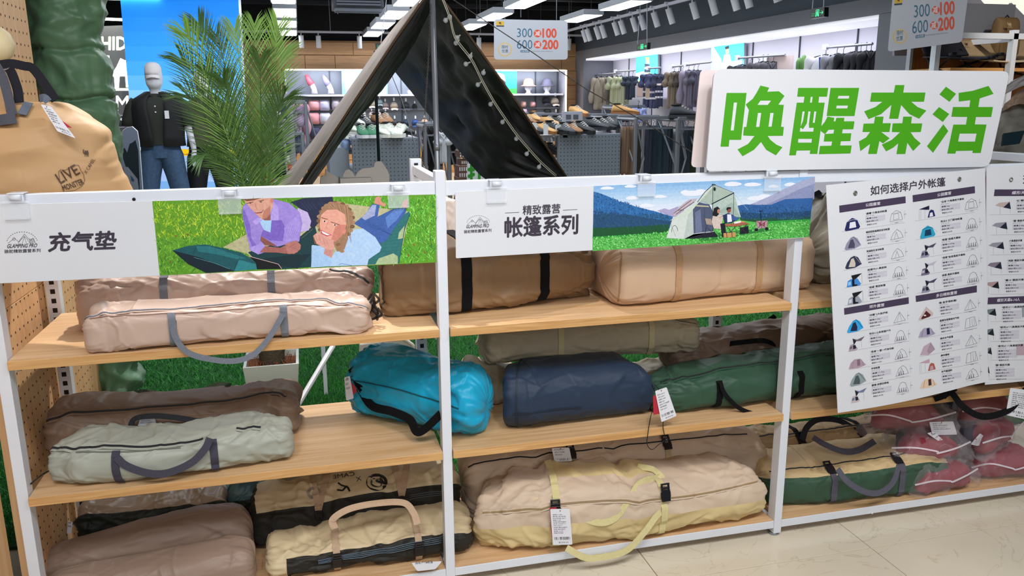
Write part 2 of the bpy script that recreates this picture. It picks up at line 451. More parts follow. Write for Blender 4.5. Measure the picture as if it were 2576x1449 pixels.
# ------------------------------------------------------------------ turf behind the shelving
TURFB = mat('turf_backing', '#1c5524', 0.95)
tb = tag(MB().box((-2.2, 0.62, 0.0), (5.6, 6.0, 0.012)).build('turf_mat', TURFB), 'green artificial turf mat laid behind the shelving', 'turf')
gr = MB(); rs = np.random.RandomState(3)
def blades(n, x0, x1, y0, y1, hh, ww):
    X = rs.uniform(x0, x1, n); Y = rs.uniform(y0, y1, n); A = rs.uniform(0, 2 * PI, n); H = rs.uniform(.6, 1.2, n) * hh
    LX = rs.normal(0, .6, n) * hh; LY = rs.normal(0, .6, n) * hh; G = rs.rand(n)
    V = np.empty((n, 3, 3))
    V[:, 0] = np.c_[X - np.cos(A) * ww, Y - np.sin(A) * ww, np.full(n, .010)]
    V[:, 1] = np.c_[X + np.cos(A) * ww, Y + np.sin(A) * ww, np.full(n, .010)]
    V[:, 2] = np.c_[X + LX, Y + LY, H + .012]
    return V, G
parts = [blades(150000, -0.6, 3.9, 0.63, 2.2, .020, .0019), blades(90000, -1.2, 4.6, 2.2, 4.4, .022, .0028), blades(30000, -2.1, 5.6, 4.4, 6, .022, .004)]
V = np.concatenate([p[0] for p in parts]); G = np.concatenate([p[1] for p in parts]); n = len(V)
me = bpy.data.meshes.new('grass_blades')
me.vertices.add(3 * n); me.vertices.foreach_set('co', V.reshape(-1).astype(np.float32))
me.loops.add(3 * n); me.loops.foreach_set('vertex_index', np.arange(3 * n, dtype=np.int32))
me.polygons.add(n); me.polygons.foreach_set('loop_start', np.arange(0, 3 * n, 3, dtype=np.int32))
ca = me.color_attributes.new('Col', 'FLOAT_COLOR', 'POINT')
g0, g1 = np.array(lin('#17752a')), np.array(lin('#55b54a'))
cols = np.ones((3 * n, 4), dtype=np.float32); cols[:, :3] = np.repeat(g0 + (g1 - g0) * G[:, None], 3, 0)
ca.data.foreach_set('color', cols.reshape(-1)); me.update()
gb = link('grass_blades', me, mat('turf_blade', rough=0.6, attr=True), tb); gb['kind'] = 'stuff'
sm = MB().tube([atz(845, 990, .013), atz(925, 905, .013), atz(945, 840, .013)], 0.002, 6).build('turf_seam_cord', DARK, tb)
# ------------------------------------------------------------------ soft bags
def xfor(px, Y, Z):
    lo, hi = -3.0, 6.0
    for _ in range(45):
        mid = (lo + hi) / 2
        if proj((mid, Y, Z))[0] < px: lo = mid
        else: hi = mid
    return lo
def fab(key, col, rough=0.55, sheen=0.04, bump=0.35, bs=17, vary=0.05, trans=0):
    M = mat(key, col, rough, vary=vary, vscale=4, bump=bump * 1.1, bscale=bs, sheen=sheen, spec=0.35, ridged=True)
    return M
def web(key, col):
    if key in MATS: return MATS[key]
    M = mat(key, col, 0.8, vary=0.04, vscale=90, bump=0.5, bscale=420, bstretch=(1, 1, 1), spec=0.2)
    return M
BUCK = mat('buckle_plastic', '#15171f', 0.3)
ZIPM = mat('zip_dark', '#262a2e', 0.55, bump=0.6, bscale=700)
class Bag:
    """stations: (front-bottom point, height, depth). built as one closed sheet; child parts sit on it"""
    def __init__(s, name, label, st, zb, material, n=3.2, cap=(0.03, 0.03), res=(210, 116), wr=1.0, seed=1, cinch=(), cat='bag',
                 group=None, regions=None, fold=1.0, hc=0.48, flat=True, capm=3.0, nocap=False):
        s.seed = seed; s.zb = zb
        F = [Vector((a[0].x, a[0].y, zb)) for a in st]
        cum = [0]
        for i in range(1, len(F)): cum.append(cum[-1] + (F[i] - F[i - 1]).length)
        L = cum[-1]; s.L = L; cum = np.array(cum)
        H = np.array([a[1] for a in st]); D = np.array([a[2] for a in st])
        fx = np.array([f.x for f in F]); fy = np.array([f.y for f in F])
        nu, nv = res
        K = 12
        es = np.sin(np.linspace(0.02, 1, K) * PI / 2) ** 1.0
        capoff = lambda c: c * (1 - (1 - np.minimum(es, 1) ** capm) ** (1 / capm))
        u = np.concatenate([capoff(cap[0]) * 1.0, np.linspace(cap[0], L - cap[1], nu)[1:-1], (L - capoff(cap[1]))[::-1]])
        e = np.concatenate([es, np.ones(nu - 2), es[::-1]])
        def sm(arr):
            dense = np.linspace(0, L, 400); v = np.interp(dense, cum, arr)
            k = np.hanning(41); k /= k.sum(); v2 = np.convolve(np.pad(v, 20, 'edge'), k, 'valid')
            return np.interp(u, dense, v2)
        x, y, h, d = sm(fx), sm(fy), sm(H), sm(D)
        x = np.interp(u, cum, fx) * .5 + x * .5
        tx, ty = np.gradient(x), np.gradient(y)
        tx = np.convolve(np.pad(tx, 8, 'edge'), np.ones(17) / 17, 'valid'); ty = np.convolve(np.pad(ty, 8, 'edge'), np.ones(17) / 17, 'valid')
        ln = np.hypot(tx, ty) + 1e-9; tx /= ln; ty /= ln
        bx, by = -ty, tx                                   # horizontal, towards the back
        for (uc, amt) in cinch:
            g = 1 - amt * np.exp(-((u - uc) / 0.028) ** 2); h = h * (1 - (1 - g) * .8); 
            d = d * g
        th = np.linspace(0, 2 * PI, nv, endpoint=False)
        c, sn = np.cos(th), np.sin(th)
        cy = -np.sign(c) * np.abs(c) ** (2 / n); cz = np.sign(sn) * np.abs(sn) ** (2 / n)
        U, TH = np.meshgrid(u, th, indexing='ij')
        E_ = e[:, None]
        yy = cy[None, :] * (d[:, None] / 2) * E_
        zz = h[:, None] * hc + np.where(cz > 0, cz * (1 - hc), cz * hc)[None, :] * h[:, None] * E_
        cxp = x + bx * d / 2; cyp = y + by * d / 2
        P = np.stack([cxp[:, None] + bx[:, None] * yy, cyp[:, None] + by[:, None] * yy, zb + zz], -1)
        du = np.gradient(P, axis=0); dv = np.roll(P, -1, 1) - np.roll(P, 1, 1)
        N = np.cross(dv, du); N /= (np.linalg.norm(N, axis=2, keepdims=True) + 1e-12)
        cen = np.stack([cxp, cyp, zb + h * hc], -1)[:, None, :]
        sgn = np.sign(((P - cen) * N).sum(-1)[len(u) // 2].mean()); N *= sgn
        arc = TH * (h.mean() + d.mean()) * 0.32
        # seamless in theta: use cos/sin domain blending
        A2 = np.where(TH > PI, 2 * PI - TH, TH) * (h.mean() + d.mean()) * 0.32 + np.where(TH > PI, 3.0, 0) * 0
        per = A2.max()
        hot = [0.03, L - .03] + [c_[0] for c_ in cinch]
        disp = wr * (0.0035 * vnoise(U * 5 + seed, A2 * 8, seed * 1.7) + 0.0012 * vnoise(U * 15, A2 * 22 + seed, seed))
        disp += folds(U, A2, L, per, seed, int((55 + 75 * L) * fold), .0038 * wr, hot) + folds(U, A2, L, per, seed + 7, int(80 * fold), .0024 * wr, hot, .003, .006)
        disp += fold * wr * 0.022 * (creases(U, A2, seed, 6, 7.0) - 0.03)
        for (uc, amt) in cinch:
            disp += 0.0022 * np.cos(TH * 23 + vnoise(TH * 3, U * 0, seed) * 4) * np.exp(-np.abs(U - uc) / 0.035) * (amt > 0)
        for ue in (0, L):        # pleats at the ends
            disp += 0.0014 * wr * np.cos(TH * 21 + vnoise(TH * 2, U * 0 + ue, seed) * 4) * np.exp(-np.abs(U - ue) / 0.04)
        disp *= np.clip(E_ * 1.3, 0, 1)
        P = P + N * disp[..., None]
        if flat: P[..., 2] = np.maximum(P[..., 2], zb + 0.0012 + 0.0003 * np.abs(vnoise(U * 40, A2 * 40)))
        s.P, s.N, s.u, s.th = P, N, u, th
        nU, nV = len(u), nv
        idx = np.arange(nU * nV).reshape(nU, nV)
        f = np.stack([idx[:-1], np.roll(idx, -1, 1)[:-1], np.roll(idx, -1, 1)[1:], idx[1:]], -1)
        if sgn < 0: f = f[..., ::-1]
        Pf = P.reshape(-1, 3)
        mats = material if isinstance(material, dict) else {'body': material}
        keys = list(mats)
        if regions is None:
            R = np.zeros(f.shape[:2], int)
        else:
            uc = (u[:-1] + u[1:]) / 2; tc = th + (th[1] - th[0]) / 2
            R = np.array([[keys.index(regions(a / L, math.degrees(b))) for b in tc] for a in uc])
        s.root = None
        s.parts = {}
        multi = len(keys) > 1
        if multi: s.root = empty(name, label, cat, tuple(P.mean((0, 1)) * np.array([1, 1, 0]) + np.array([0, 0, zb])), group)
        for ki, k in enumerate(keys):
            ff = f[R == ki].reshape(-1, 4)
            caps = []
            if ki == R[0, 0]: caps.append(tuple(int(v) for v in (idx[0][::-1] if sgn > 0 else idx[0])))
            if ki == R[-1, 0]: caps.append(tuple(int(v) for v in (idx[-1] if sgn > 0 else idx[-1][::-1])))
            if len(ff) == 0: continue
            used = np.unique(np.concatenate([ff.reshape(-1)] + [np.array(q) for q in caps]))
            rm = -np.ones(nU * nV, int); rm[used] = np.arange(len(used))
            me = bpy.data.meshes.new(k)
            me.from_pydata([tuple(v) for v in Pf[used]], [], [tuple(int(q) for q in rm[row]) for row in ff] + [tuple(int(rm[q]) for q in cp) for cp in caps])
            me.update()
            if multi:
                s.parts[k] = link(k, me, mats[k], s.root)
            else:
                s.root = link(name, me, mats[k]); tag(s.root, label, cat, group)
    def pos(s, u, thd, off=0.002):
        """u in metres along, thd in degrees"""
        i = np.interp(u, s.u, np.arange(len(s.u))); i0 = min(int(i), len(s.u) - 2); a = i - i0
        j = (thd % 360) / 360 * len(s.th); j0 = int(j) % len(s.th); j1 = (j0 + 1) % len(s.th); b = j - int(j)
        def q(A): return (A[i0, j0] * (1 - a) * (1 - b) + A[i0 + 1, j0] * a * (1 - b) + A[i0, j1] * (1 - a) * b + A[i0 + 1, j1] * a * b)
        p = q(s.P); nn = q(s.N)
        v = Vector(p) + Vector(nn) * off; v.z = max(v.z, s.zb + .001)
        return v, Vector(nn)
    def uat(s, px, thd=0):
        best = min(range(len(s.u)), key=lambda i: abs(proj(s.pos(s.u[i], thd)[0])[0] - px))
        return float(s.u[best])
    def strap(s, ua, t0, t1, w, material, name='strap', ub=None, off=0.003, n=26, t=0.0012, label=None):
        pts, ns = [], []
        for k in range(n + 1):
            a = k / n; p, q = s.pos(ua + ((ub if ub is not None else ua) - ua) * a, t0 + (t1 - t0) * a, off); pts.append(p); ns.append(q)
        o = MB().ribbon(pts, [tuple(q) for q in ns], w, t).build(name, material, s.root, smooth=False)
        if label: o['label'] = label
        return o
    def line(s, path, w, material, name='zipper', off=0.0022, n=14, t=0.001, px=True):
        """path of (picture x or metres, theta)"""
        P = [(s.uat(a, b) if px else a, b) for a, b in path]
        C = catmull([Vector((a, b / 100, 0)) for a, b in P], n)
        pts, ns = [], []
        for c in C:
            p, q = s.pos(c.x, c.y * 100, off); pts.append(p); ns.append(q)
        return MB().ribbon(pts, [tuple(q) for q in ns], w, t).build(name, material, s.root)
    def zipper(s, path, tape, w=0.022, px=True, teeth=None):
        z = s.line(path, w, tape, 'zipper_tape', 0.0018, t=0.0008, px=px)
        C = s.line(path, w * 0.30, teeth or ZIPM, 'zipper_teeth', 0.0034, t=0.0012, px=px)
        return z
def band(root, pts, w, material, name='handle', nrm=(0, -1, 0.25), n=8, t=0.0013, label=None):
    P = catmull(pts, n)
    o = MB().ribbon(P, nrm, w, t).build(name, material, root)
    if label: o['label'] = label
    return o
def pxs(lst): return [at(a, b, c) for a, b, c in lst]
def stp(x, yb, yt, d, zb, Y=None, top=0.72, miny=-9):
    """station from picture: x, bottom row (or None with a given Y), crest row, depth"""
    F = atz(x, yb, zb) if Y is None else Vector((xfor(x, Y, zb), Y, zb))
    if F.y < miny: F = Vector((xfor(x, miny, zb), miny, zb))
    return (F, max(0.02, zfor(F.x, F.y + d * top, yt) - zb), d)
def sts(lst, zb, Y=None, miny=-9): return [stp(a, b, c, d, zb, Y, miny=miny) for a, b, c, d in lst]
def buckle(root, p, nrm, along, w=0.03, name='buckle'):
    """side-release buckle: body, two prongs, slot bar"""
    n = Vector(nrm).normalized(); a = Vector(along).normalized(); sdir = a.cross(n).normalized(); n = sdir.cross(a).normalized()
    M = Matrix((sdir, a, n)).transposed().to_4x4(); M.translation = Vector(p)
    b = MB().box((-w / 2, -w * .9, 0), (w / 2, w * .35, w * .28), M)
    b.box((-w / 2, w * .42, 0), (w / 2, w * .62, w * .24), M)
    b.box((-w / 2, w * .35, 0.0), (-w * .3, w * .9, w * .2), M); b.box((w * .3, w * .35, 0.0), (w / 2, w * .9, w * .2), M)
    b.box((-w / 2, w * .85, 0), (w / 2, w * 1.02, w * .24), M)
    b.box((-w * .58, -w * .5, w * .05), (-w * .5, w * .1, w * .22), M); b.box((w * .5, -w * .5, w * .05), (w * .58, w * .1, w * .22), M)
    return b.build(name, BUCK, root, bevel=w * .04)
# ------------------------------------------------------------------ print on flat boards
class Board:
    """plane through three world points; px() drops a picture position onto it"""
    def __init__(s, o, a, b):
        s.o = Vector(o); s.n = (Vector(a) - s.o).cross(Vector(b) - s.o).normalized()
        if s.n.dot(CAM - s.o) < 0: s.n = -s.n
    def px(s, x, y, k=0):
        d = ray(x, y); p = CAM + d * ((s.o - CAM).dot(s.n) / d.dot(s.n))
        return p + s.n * (0.00035 * k)
_gly = {}
def glyphs(txt, bold=0.0, res=3):
    key = (txt, round(bold, 4), res)
    if key in _gly: return _gly[key]
    cu = bpy.data.curves.new('t', 'FONT'); cu.body = txt; cu.size = 1; cu.offset = bold; cu.resolution_u = res; cu.fill_mode = 'FRONT' if False else 'BOTH'
    cu.dimensions = '2D'; cu.fill_mode = 'FRONT'
    ob = bpy.data.objects.new('t', cu); scene.collection.objects.link(ob)
    dg = bpy.context.evaluated_depsgraph_get(); me = bpy.data.meshes.new_from_object(ob.evaluated_get(dg))
    V = [(v.co.x, v.co.y) for v in me.vertices]; Fc = [tuple(p.vertices) for p in me.polygons]
    bpy.data.objects.remove(ob); bpy.data.curves.remove(cu); bpy.data.meshes.remove(me)
    if V:
        xs = [v[0] for v in V]; ys = [v[1] for v in V]; bb = (min(xs), min(ys), max(xs), max(ys))
    else: bb = (0, 0, 1, 1)
    _gly[key] = (V, Fc, bb); return _gly[key]
class Print:
    def __init__(s, B): s.B = B; s.mb = MB()
    def poly(s, pts, col, k=1):
        s.cnt = getattr(s, 'cnt', 0) + 1; k = k + (s.cnt * .0371) % .19
        P = [s.B.px(x, y, k) for x, y in pts]; s.mb.add(P, [tuple(range(len(P)))], col); return s
    def line(s, pts, w, col, k=1, closed=False):
        """stroke of w picture pixels"""
        if closed: pts = list(pts) + [pts[0]]
        for (x0, y0), (x1, y1) in zip(pts[:-1], pts[1:]):
            L = math.hypot(x1 - x0, y1 - y0) or 1; nx, ny = -(y1 - y0) / L * w / 2, (x1 - x0) / L * w / 2
            s.poly([(x0 + nx, y0 + ny), (x1 + nx, y1 + ny), (x1 - nx, y1 - ny), (x0 - nx, y0 - ny)], col, k)
        return s
    def ell(s, cx, cy, rx, ry, col, k=1, n=20, a0=0, a1=360, rot=0):
        c, q = math.cos(math.radians(rot)), math.sin(math.radians(rot)); P = []
        m_ = n if a1 - a0 >= 360 else n + 1
        for i in range(m_):
            a = math.radians(a0 + (a1 - a0) * i / n); x, y = rx * math.cos(a), ry * math.sin(a)
            P.append((cx + x * c - y * q, cy + x * q + y * c))
        return s.poly(P, col, k)
    def ring(s, cx, cy, rx, ry, w, col, k=1, n=28, a0=0, a1=360):
        P = [(cx + rx * math.cos(math.radians(a0 + (a1 - a0) * i / n)), cy + ry * math.sin(math.radians(a0 + (a1 - a0) * i / n))) for i in range(n + 1)]
        return s.line(P, w, col, k)
    def text(s, txt, x0, y0, x1, y1, h, col, k=2, bold=0.0, lean=0.0, res=2):
        """baseline from (x0,y0) to (x1,y1) in picture pixels, cap height h pixels (upwards), lean px shift of the top"""
        V, Fc, bb = glyphs(txt, 0.0, res)
        A = s.B.px(x0, y0, k); Bq = s.B.px(x1, y1, k); U = s.B.px(x0 + lean, y0 - h, k) - A
        ex = (Bq - A) / max(1e-6, bb[2] - bb[0]); ey = U / max(1e-6, bb[3] - bb[1])
        nd = 0 if not bold else (8 if bold > .01 else 4)
        offs = [(0, 0)] + [(bold * math.cos(2 * PI * i / nd), bold * math.sin(2 * PI * i / nd)) for i in range(nd)]
        for i, (dx, dy) in enumerate(offs):
            z = s.B.n * (.00003 * i) if hasattr(s.B, 'n') else Vector()
            s.mb.add([A + ex * (x + dx - bb[0]) + ey * (y + dy - bb[1]) + z for x, y in V], Fc, col)
        return s
    def build(s, name, parent, vary=0.0, vscale=40, rough=0.5, label=None, emit=0.0):
        key = 'ink_%s_%s_%s_%s' % (vary, vscale, rough, emit)
        M = mat(key, rough=rough, attr=True, vary=vary, vscale=vscale, emit='#ffffff' if emit else None, estr=emit)
        o = s.mb.build(name, M, parent, recalc=False)
        if label: o['label'] = label
        return o
def mapc(pts, ox, oy, sc): return [(ox + x / sc, oy + y / sc) for x, y in pts]
# ================================================================== bags on the upper shelf
PINK = fab('rose_beige_nylon', '#c0a697', 0.36, bump=0.3)
GSTRAP = web('grey_webbing', '#787c86'); BSTRAP = web('black_webbing', '#0e0e12'); CSTRAP = web('cream_webbing', '#d9cfa4')
b1 = Bag('mat_bag', 'rose beige mat bag with hanging grey handle, front of the pair on the upper shelf', sts([(208, 893, 775, .19), (330, 889, 757, .20), (500, 870, 752, .20), (700, 853, 738, .2), (850, 843, 738, .19), (935, 838, 752, .17)], Z1), Z1, PINK, n=4.2, cap=(.035, .03), seed=3, group='rose beige mat bags', wr=.9)
for px in (436, 716):
    b1.strap(b1.uat(px), -45, 42, .020, GSTRAP)
band(b1.root, pxs([(436, 806, -.004), (440, 845, -.016), (470, 885, -.03), (525, 903, -.035), (590, 908, -.035), (640, 890, -.03), (680, 845, -.02), (712, 790, -.004)]), .016, GSTRAP)
b1.zipper([(215, 50), (300, 62), (480, 70), (640, 74), (780, 80), (925, 62)], PINK, .018, teeth=GSTRAP)
b1.line([(212, 43), (500, 43), (925, 43)], .003, mat('seam_rose', '#8d7266', .7), 'seam')
b2 = Bag('mat_bag', 'rose beige mat bag with two grey straps lying behind the one with the hanging handle', sts([(190, None, 690, .2), (300, None, 680, .2), (500, None, 672, .21), (700, None, 665, .21), (850, None, 662, .2), (945, None, 672, .19)], Z1, .215), Z1, PINK, n=3.4, cap=(.05, .05), seed=11, group='rose beige mat bags', wr=1.2)
for px in (412, 681): b2.strap(b2.uat(px, 30), -30, 80, .022, GSTRAP)
b2.zipper([(830, 60), (880, 48), (930, 25)], PINK)
MESHB = mat('black_net_fabric', '#101012', .6, alpha=.75)
nb = MB(); rr = random.Random(4)
for i in range(9):
    q = at(930 + rr.uniform(0, 22), 748 + rr.uniform(-14, 36), .06 + rr.uniform(0, .03)); nb.tube(catmull([q, q + Vector((rr.uniform(-.02, .02), 0, -.02)), q + Vector((rr.uniform(-.02, .02), .01, -.035))], 4), .004, 6)
nb.build('net_pocket', MESHB, b2.root)
BROWN = fab('brown_oxford', '#8b6e50', .55); BROWNL = fab('brown_oxford_end', '#8d7052', .5)
b3 = Bag('tent_bag', 'large dark brown tent bag with black straps behind the middle post on the upper shelf', sts([(958, 806, 600, .32), (1100, 800, 585, .36), (1300, 783, 575, .36), (1400, 768, 575, .36), (1506, 745, 590, .33)], Z1, None, .062), Z1,
         {'body': BROWN, 'end_panel': BROWNL}, n=3.6, cap=(.04, .05), seed=8, wr=1.3, fold=1.1, regions=lambda u, t: 'end_panel' if u < .06 else 'body')
for px in (1175, 1372): b3.strap(b3.uat(px), -44, 100, .034, BSTRAP)
b3.strap(b3.uat(965), -44, 100, .006, mat('seam_brown', '#4d3a28', .7), 'seam')
TAN = fab('light_tan_canvas', '#c4a68b', .6, bump=.2)
b4 = Bag('tent_bag', 'large light tan tent bag with tonal straps beside the end post on the upper shelf', sts([(1548, 779, 600, .36), (1640, 772, 590, .38), (1800, 755, 575, .38), (1950, 741, 565, .38), (2052, 731, 570, .34)], Z1, None, .062), Z1, TAN, n=5.5, cap=(.055, .03), seed=21, wr=.7, fold=.7)
TANS = web('tan_webbing', '#c09a74')
for px in (1708, 1912): b4.strap(b4.uat(px), -44, 100, .024, TANS)
b4.line([(1556, -44), (1556, 0), (1558, 50)], .004, mat('seam_tan', '#9c7b58', .7), 'seam')
KHK = fab('olive_grey_nylon', '#9a9484', .4, bump=.5)
b5 = Bag('tent_bag', 'crumpled olive grey tent bag behind the price poster on the upper shelf', sts([(2062, None, 560, .26), (2120, None, 490, .3), (2220, None, 480, .32), (2400, None, 480, .3)], Z1, .14), Z1, KHK, n=2.5, cap=(.08, .08), seed=31, wr=2.0, fold=1.6)
b5.strap(.1, 20, 110, .03, mat('dark_lining', '#1e2a2e', .7), 'dark_flap')
CREAMW = fab('off_white_nylon', '#d8c9be', .5)
b3b = Bag('tent_bag', 'off white tent bag standing up behind the brown bag on the upper shelf', sts([(1045, None, 520, .12), (1120, None, 500, .12), (1175, None, 520, .12)], Z1, .395), Z1, CREAMW, n=2.6, cap=(.04, .04), seed=35, wr=1.5)

# ================================================================== middle shelf
BRN = fab('cocoa_oxford', '#7c6656', .5); SILV = fab('silver_sage_nylon', '#a3a69b', .42, bump=.35)
b6 = Bag('tent_bag', 'cocoa brown zipped tent bag behind the silver grey bag on the middle shelf', sts([(112, None, 1012, .2), (200, None, 992, .22), (420, None, 988, .23), (600, None, 972, .23), (700, None, 957, .23), (755, None, 972, .2)], Z2, .235), Z2, BRN, n=3.0, cap=(.04, .04), seed=41, wr=1.0)
b6.zipper([(118, 40), (220, 50), (350, 55), (560, 58), (690, 66), (722, 55)], BRN)
DG = web('charcoal_webbing', '#4a4855')
band(b6.root, pxs([(328, 1075, .20), (340, 1053, .20), (385, 1046, .19), (440, 1050, .19), (510, 1060, .2), (572, 1060, .21)]), .020, web('navy_grey_webbing', '#33363c'), nrm=(0, -.5, 1))
band(b6.root, pxs([(330, 992, .40), (365, 985, .43), (420, 992, .46), (500, 985, .46), (545, 968, .45), (580, 970, .43)]), .018, web('olive_webbing', '#3d4738'), nrm=(0, -.8, 1))
b7 = Bag('tent_bag', 'silver grey tent bag with charcoal handle on the middle shelf', sts([(118, 1222, 1085, .2), (200, 1227, 1078, .21), (330, 1223, 1077, .21), (470, 1205, 1066, .21), (600, 1185, 1040, .21), (680, 1172, 1028, .21), (748, 1158, 1040, .17)], Z2), Z2, SILV, n=2.9, cap=(.035, .05), seed=52, wr=1.0, fold=1.0)
for px, dx in ((290, .0), (538, .0)): b7.strap(b7.uat(px), -45, 38, .022, DG)
band(b7.root, pxs([(292, 1150, -.005), (318, 1172, -.012), (370, 1190, -.02), (420, 1190, -.02), (480, 1165, -.018), (515, 1130, -.01), (528, 1102, 0)]), .021, DG)
b7.zipper([(145, 52), (190, 44), (270, 50), (380, 47), (450, 50), (510, 50)], SILV)
b7.zipper([(595, 58), (640, 52), (655, 48)], SILV)
b7.line([(190, 35), (330, 36), (455, 36)], .003, mat('seam_sage', '#6b6e62', .7), 'seam')
c_ = MB().tube(catmull(pxs([(122, 1185, .02), (105, 1195, .0), (92, 1205, .01), (78, 1217, .03)]), 6), .0025, 6).build('cord', DARK, b7.root)
TEAL = fab('teal_ripstop', '#159ac0', .38, sheen=.1, bump=.45); TEALD = TEAL
# teal dry bag: axis runs from the back of the left bay to the front edge of the middle bay
def axis_bag(p0, p1, prof, zb):
    out = []; p0 = Vector(p0); p1 = Vector(p1); t = (p1 - p0).normalized(); b = Vector((-t.y, t.x, 0))
    for a, h, d in prof:
        c = p0.lerp(p1, a); out.append((c - b * d / 2, h, d))
    return out
b8 = Bag('tent_bag', 'bright teal cylindrical tent bag lying askew behind the middle post', axis_bag((.955, .46, Z2), (1.375, .095, Z2), [(0, .19, .18), (.08, .235, .22), (.5, .225, .225), (.92, .205, .215), (1, .18, .19)], Z2), Z2, TEAL, n=2.2, cap=(.05, .06), seed=61, wr=1.2, fold=1.5, capm=2.2)
b8.line([(.03, 12), (.25, 14), (.5, 8)], .004, mat('seam_teal', '#0b4c58', .6), 'seam', px=False)
bl = [b8.pos(.03, 20, .01)[0], b8.pos(.04, -20, .02)[0], b8.pos(.12, -32, .02)[0], b8.pos(.22, -34, .02)[0], b8.pos(.29, -30, .03)[0] + Vector((-.03, -.02, 0))]
band(b8.root, pxs([(884, 938, .36), (905, 975, .33), (935, 1020, .27), (985, 1035, .20), (1030, 1055, .13), (1048, 1085, .08), (1070, 1078, .06), (1108, 1042, .03)]), .028, BSTRAP, nrm=(-.5, -.6, .5))
band(b8.root, pxs([(884, 925, .35), (900, 960, .32), (915, 985, .31)]), .03, BSTRAP, 'strap', nrm=(-.6, -.6, .3))
NAVY = fab('navy_polyester', '#24344a', .55, bump=.12)
b9 = Bag('sleeping_tent_bag', 'plump navy blue drawstring bag on the middle shelf', sts([(1262, 1088, 918, .2), (1340, 1090, 905, .25), (1450, 1075, 893, .27), (1570, 1058, 882, .27), (1630, 1050, 890, .25), (1656, 1040, 915, .18)], Z2), Z2, NAVY, n=2.9, cap=(.03, .07), seed=71, wr=.75, fold=.7, cinch=())
b9.strap(.05, -60, 120, .004, mat('seam_navy', '#1c2633', .6), 'seam')
b9.line([(1290, -8), (1400, -6), (1462, -8)], .003, mat('seam_navy', '#1c2633', .6), 'seam')
cord = MB().tube(catmull(pxs([(1640, 968, .07), (1650, 1000, .02), (1637, 1048, -.02), (1630, 1090, -.022), (1628, 1118, -.022), (1640, 1131, -.022), (1655, 1120, -.022), (1672, 1105, -.022), (1668, 1075, -.02), (1668, 1040, -.015), (1660, 985, .03)]), 8), .0014, 6).build('drawcord', DARK, b9.root, smooth=True)
MB().lathe([(.001, -.008), (.006, -.006), (.007, 0), (.006, .006), (.001, .008)], 10, tuple(at(1676, 1108, -.022))).build('cord_stopper', DARK, b9.root, smooth=True)
KH = fab('khaki_oxford', '#b0a58d', .55, bump=.2); CS = web('pale_khaki_webbing', '#cfc49a')
b11 = Bag('tent_bag', 'khaki tent bag at the back of the middle shelf under another khaki bag', sts([(1182, None, 893, .19), (1225, None, 905, .21), (1400, None, 935, .21), (1600, None, 925, .2), (1708, None, 897, .17)], Z2, .325), Z2, KH, n=2.9, cap=(.04, .04), seed=81, wr=1.3, group='khaki tent bags')
b11.line([(1184, -30), (1186, 30), (1196, 70)], .007, ZIPM, 'zipper')
zb10 = zfor(1.5, .30, 922)
b10 = Bag('tent_bag', 'khaki tent bag with two pale straps stacked on top of the lower khaki bag', [stp(x_, None, y_, .2, zb10, Y_) for x_, y_, Y_ in ((1222, 792, .315), (1300, 786, .31), (1500, 778, .295), (1680, 770, .275), (1768, 790, .27))], zb10, KH, n=3.4, cap=(.03, .05), seed=83, wr=1.0, group='khaki tent bags')
for px in (1412, 1640): b10.strap(b10.uat(px, 20), -60, 100, .02, CS)
b10.line([(1225, 40), (1500, 40), (1750, 40)], .003, mat('seam_khaki', '#6f6752', .7), 'seam')
GREEN = fab('bottle_green_oxford', '#31503f', .5, bump=.3)
b12 = Bag('tent_bag', 'bottle green tent bag with black handles beside the end post on the middle shelf', sts([(1625, 1042, 950, .14), (1700, 1046, 930, .2), (1800, 1040, 908, .23), (1950, 1025, 888, .25), (2100, 1008, 868, .25), (2250, 990, 852, .24)], Z2, None, .07), Z2, GREEN, n=2.7, cap=(.05, .05), seed=91, wr=1.2, fold=1.3)
for px in (1812, 2015): b12.strap(b12.uat(px), -45, 30, .022, BSTRAP)
band(b12.root, pxs([(1812, 960, .06), (1820, 985, .05), (1838, 1008, .045), (1862, 1028, .04), (1895, 1040, .04), (1925, 1042, .045), (1950, 1036, .07)]), .015, BSTRAP)
b12.zipper([(1660, 55), (1760, 60), (1900, 66), (2090, 68)], GREEN)
BR2 = fab('taupe_brown_oxford', '#7f6a5b', .5)
b13 = Bag('tent_bag', 'taupe brown tent bag with black loops behind the bottle green bag', sts([(1690, None, 850, .16), (1780, None, 832, .2), (1900, None, 815, .22), (2050, None, 796, .22), (2200, None, 790, .2)], Z2, .30), Z2, BR2, n=2.8, cap=(.05, .05), seed=95, wr=1.4)
band(b13.root, pxs([(1774, 836, .43), (1800, 826, .44), (1850, 833, .44), (1900, 826, .44), (1935, 805, .45), (1950, 795, .46)]), .018, BSTRAP, nrm=(0, -.7, .7))
band(b13.root, pxs([(1840, 892, .31), (1830, 868, .31), (1875, 860, .30), (1925, 857, .30), (1960, 873, .31)]), .02, BSTRAP, nrm=(0, -.6, .8))
TN2 = fab('sand_canvas', '#b49a78', .6)
b13b = Bag('tent_bag', 'sand coloured tent bag below the hanging posters with a black handle loop', sts([(2290, None, 880, .2), (2400, None, 870, .24), (2600, None, 840, .25), (2750, None, 820, .24)], Z2, .035), Z2, TN2, n=3.6, cap=(.03, .04), seed=97, wr=.7)
band(b13b.root, pxs([(2372, 1000, -.02), (2390, 985, -.03), (2425, 1025, -.045), (2475, 1048, -.05), (2540, 1030, -.05), (2576, 985, -.04), (2600, 960, -.02)]), .024, BSTRAP)
band(b13b.root, pxs([(2350, 1004, -.02), (2375, 995, -.03), (2405, 975, -.02)]), .022, BSTRAP, 'strap')

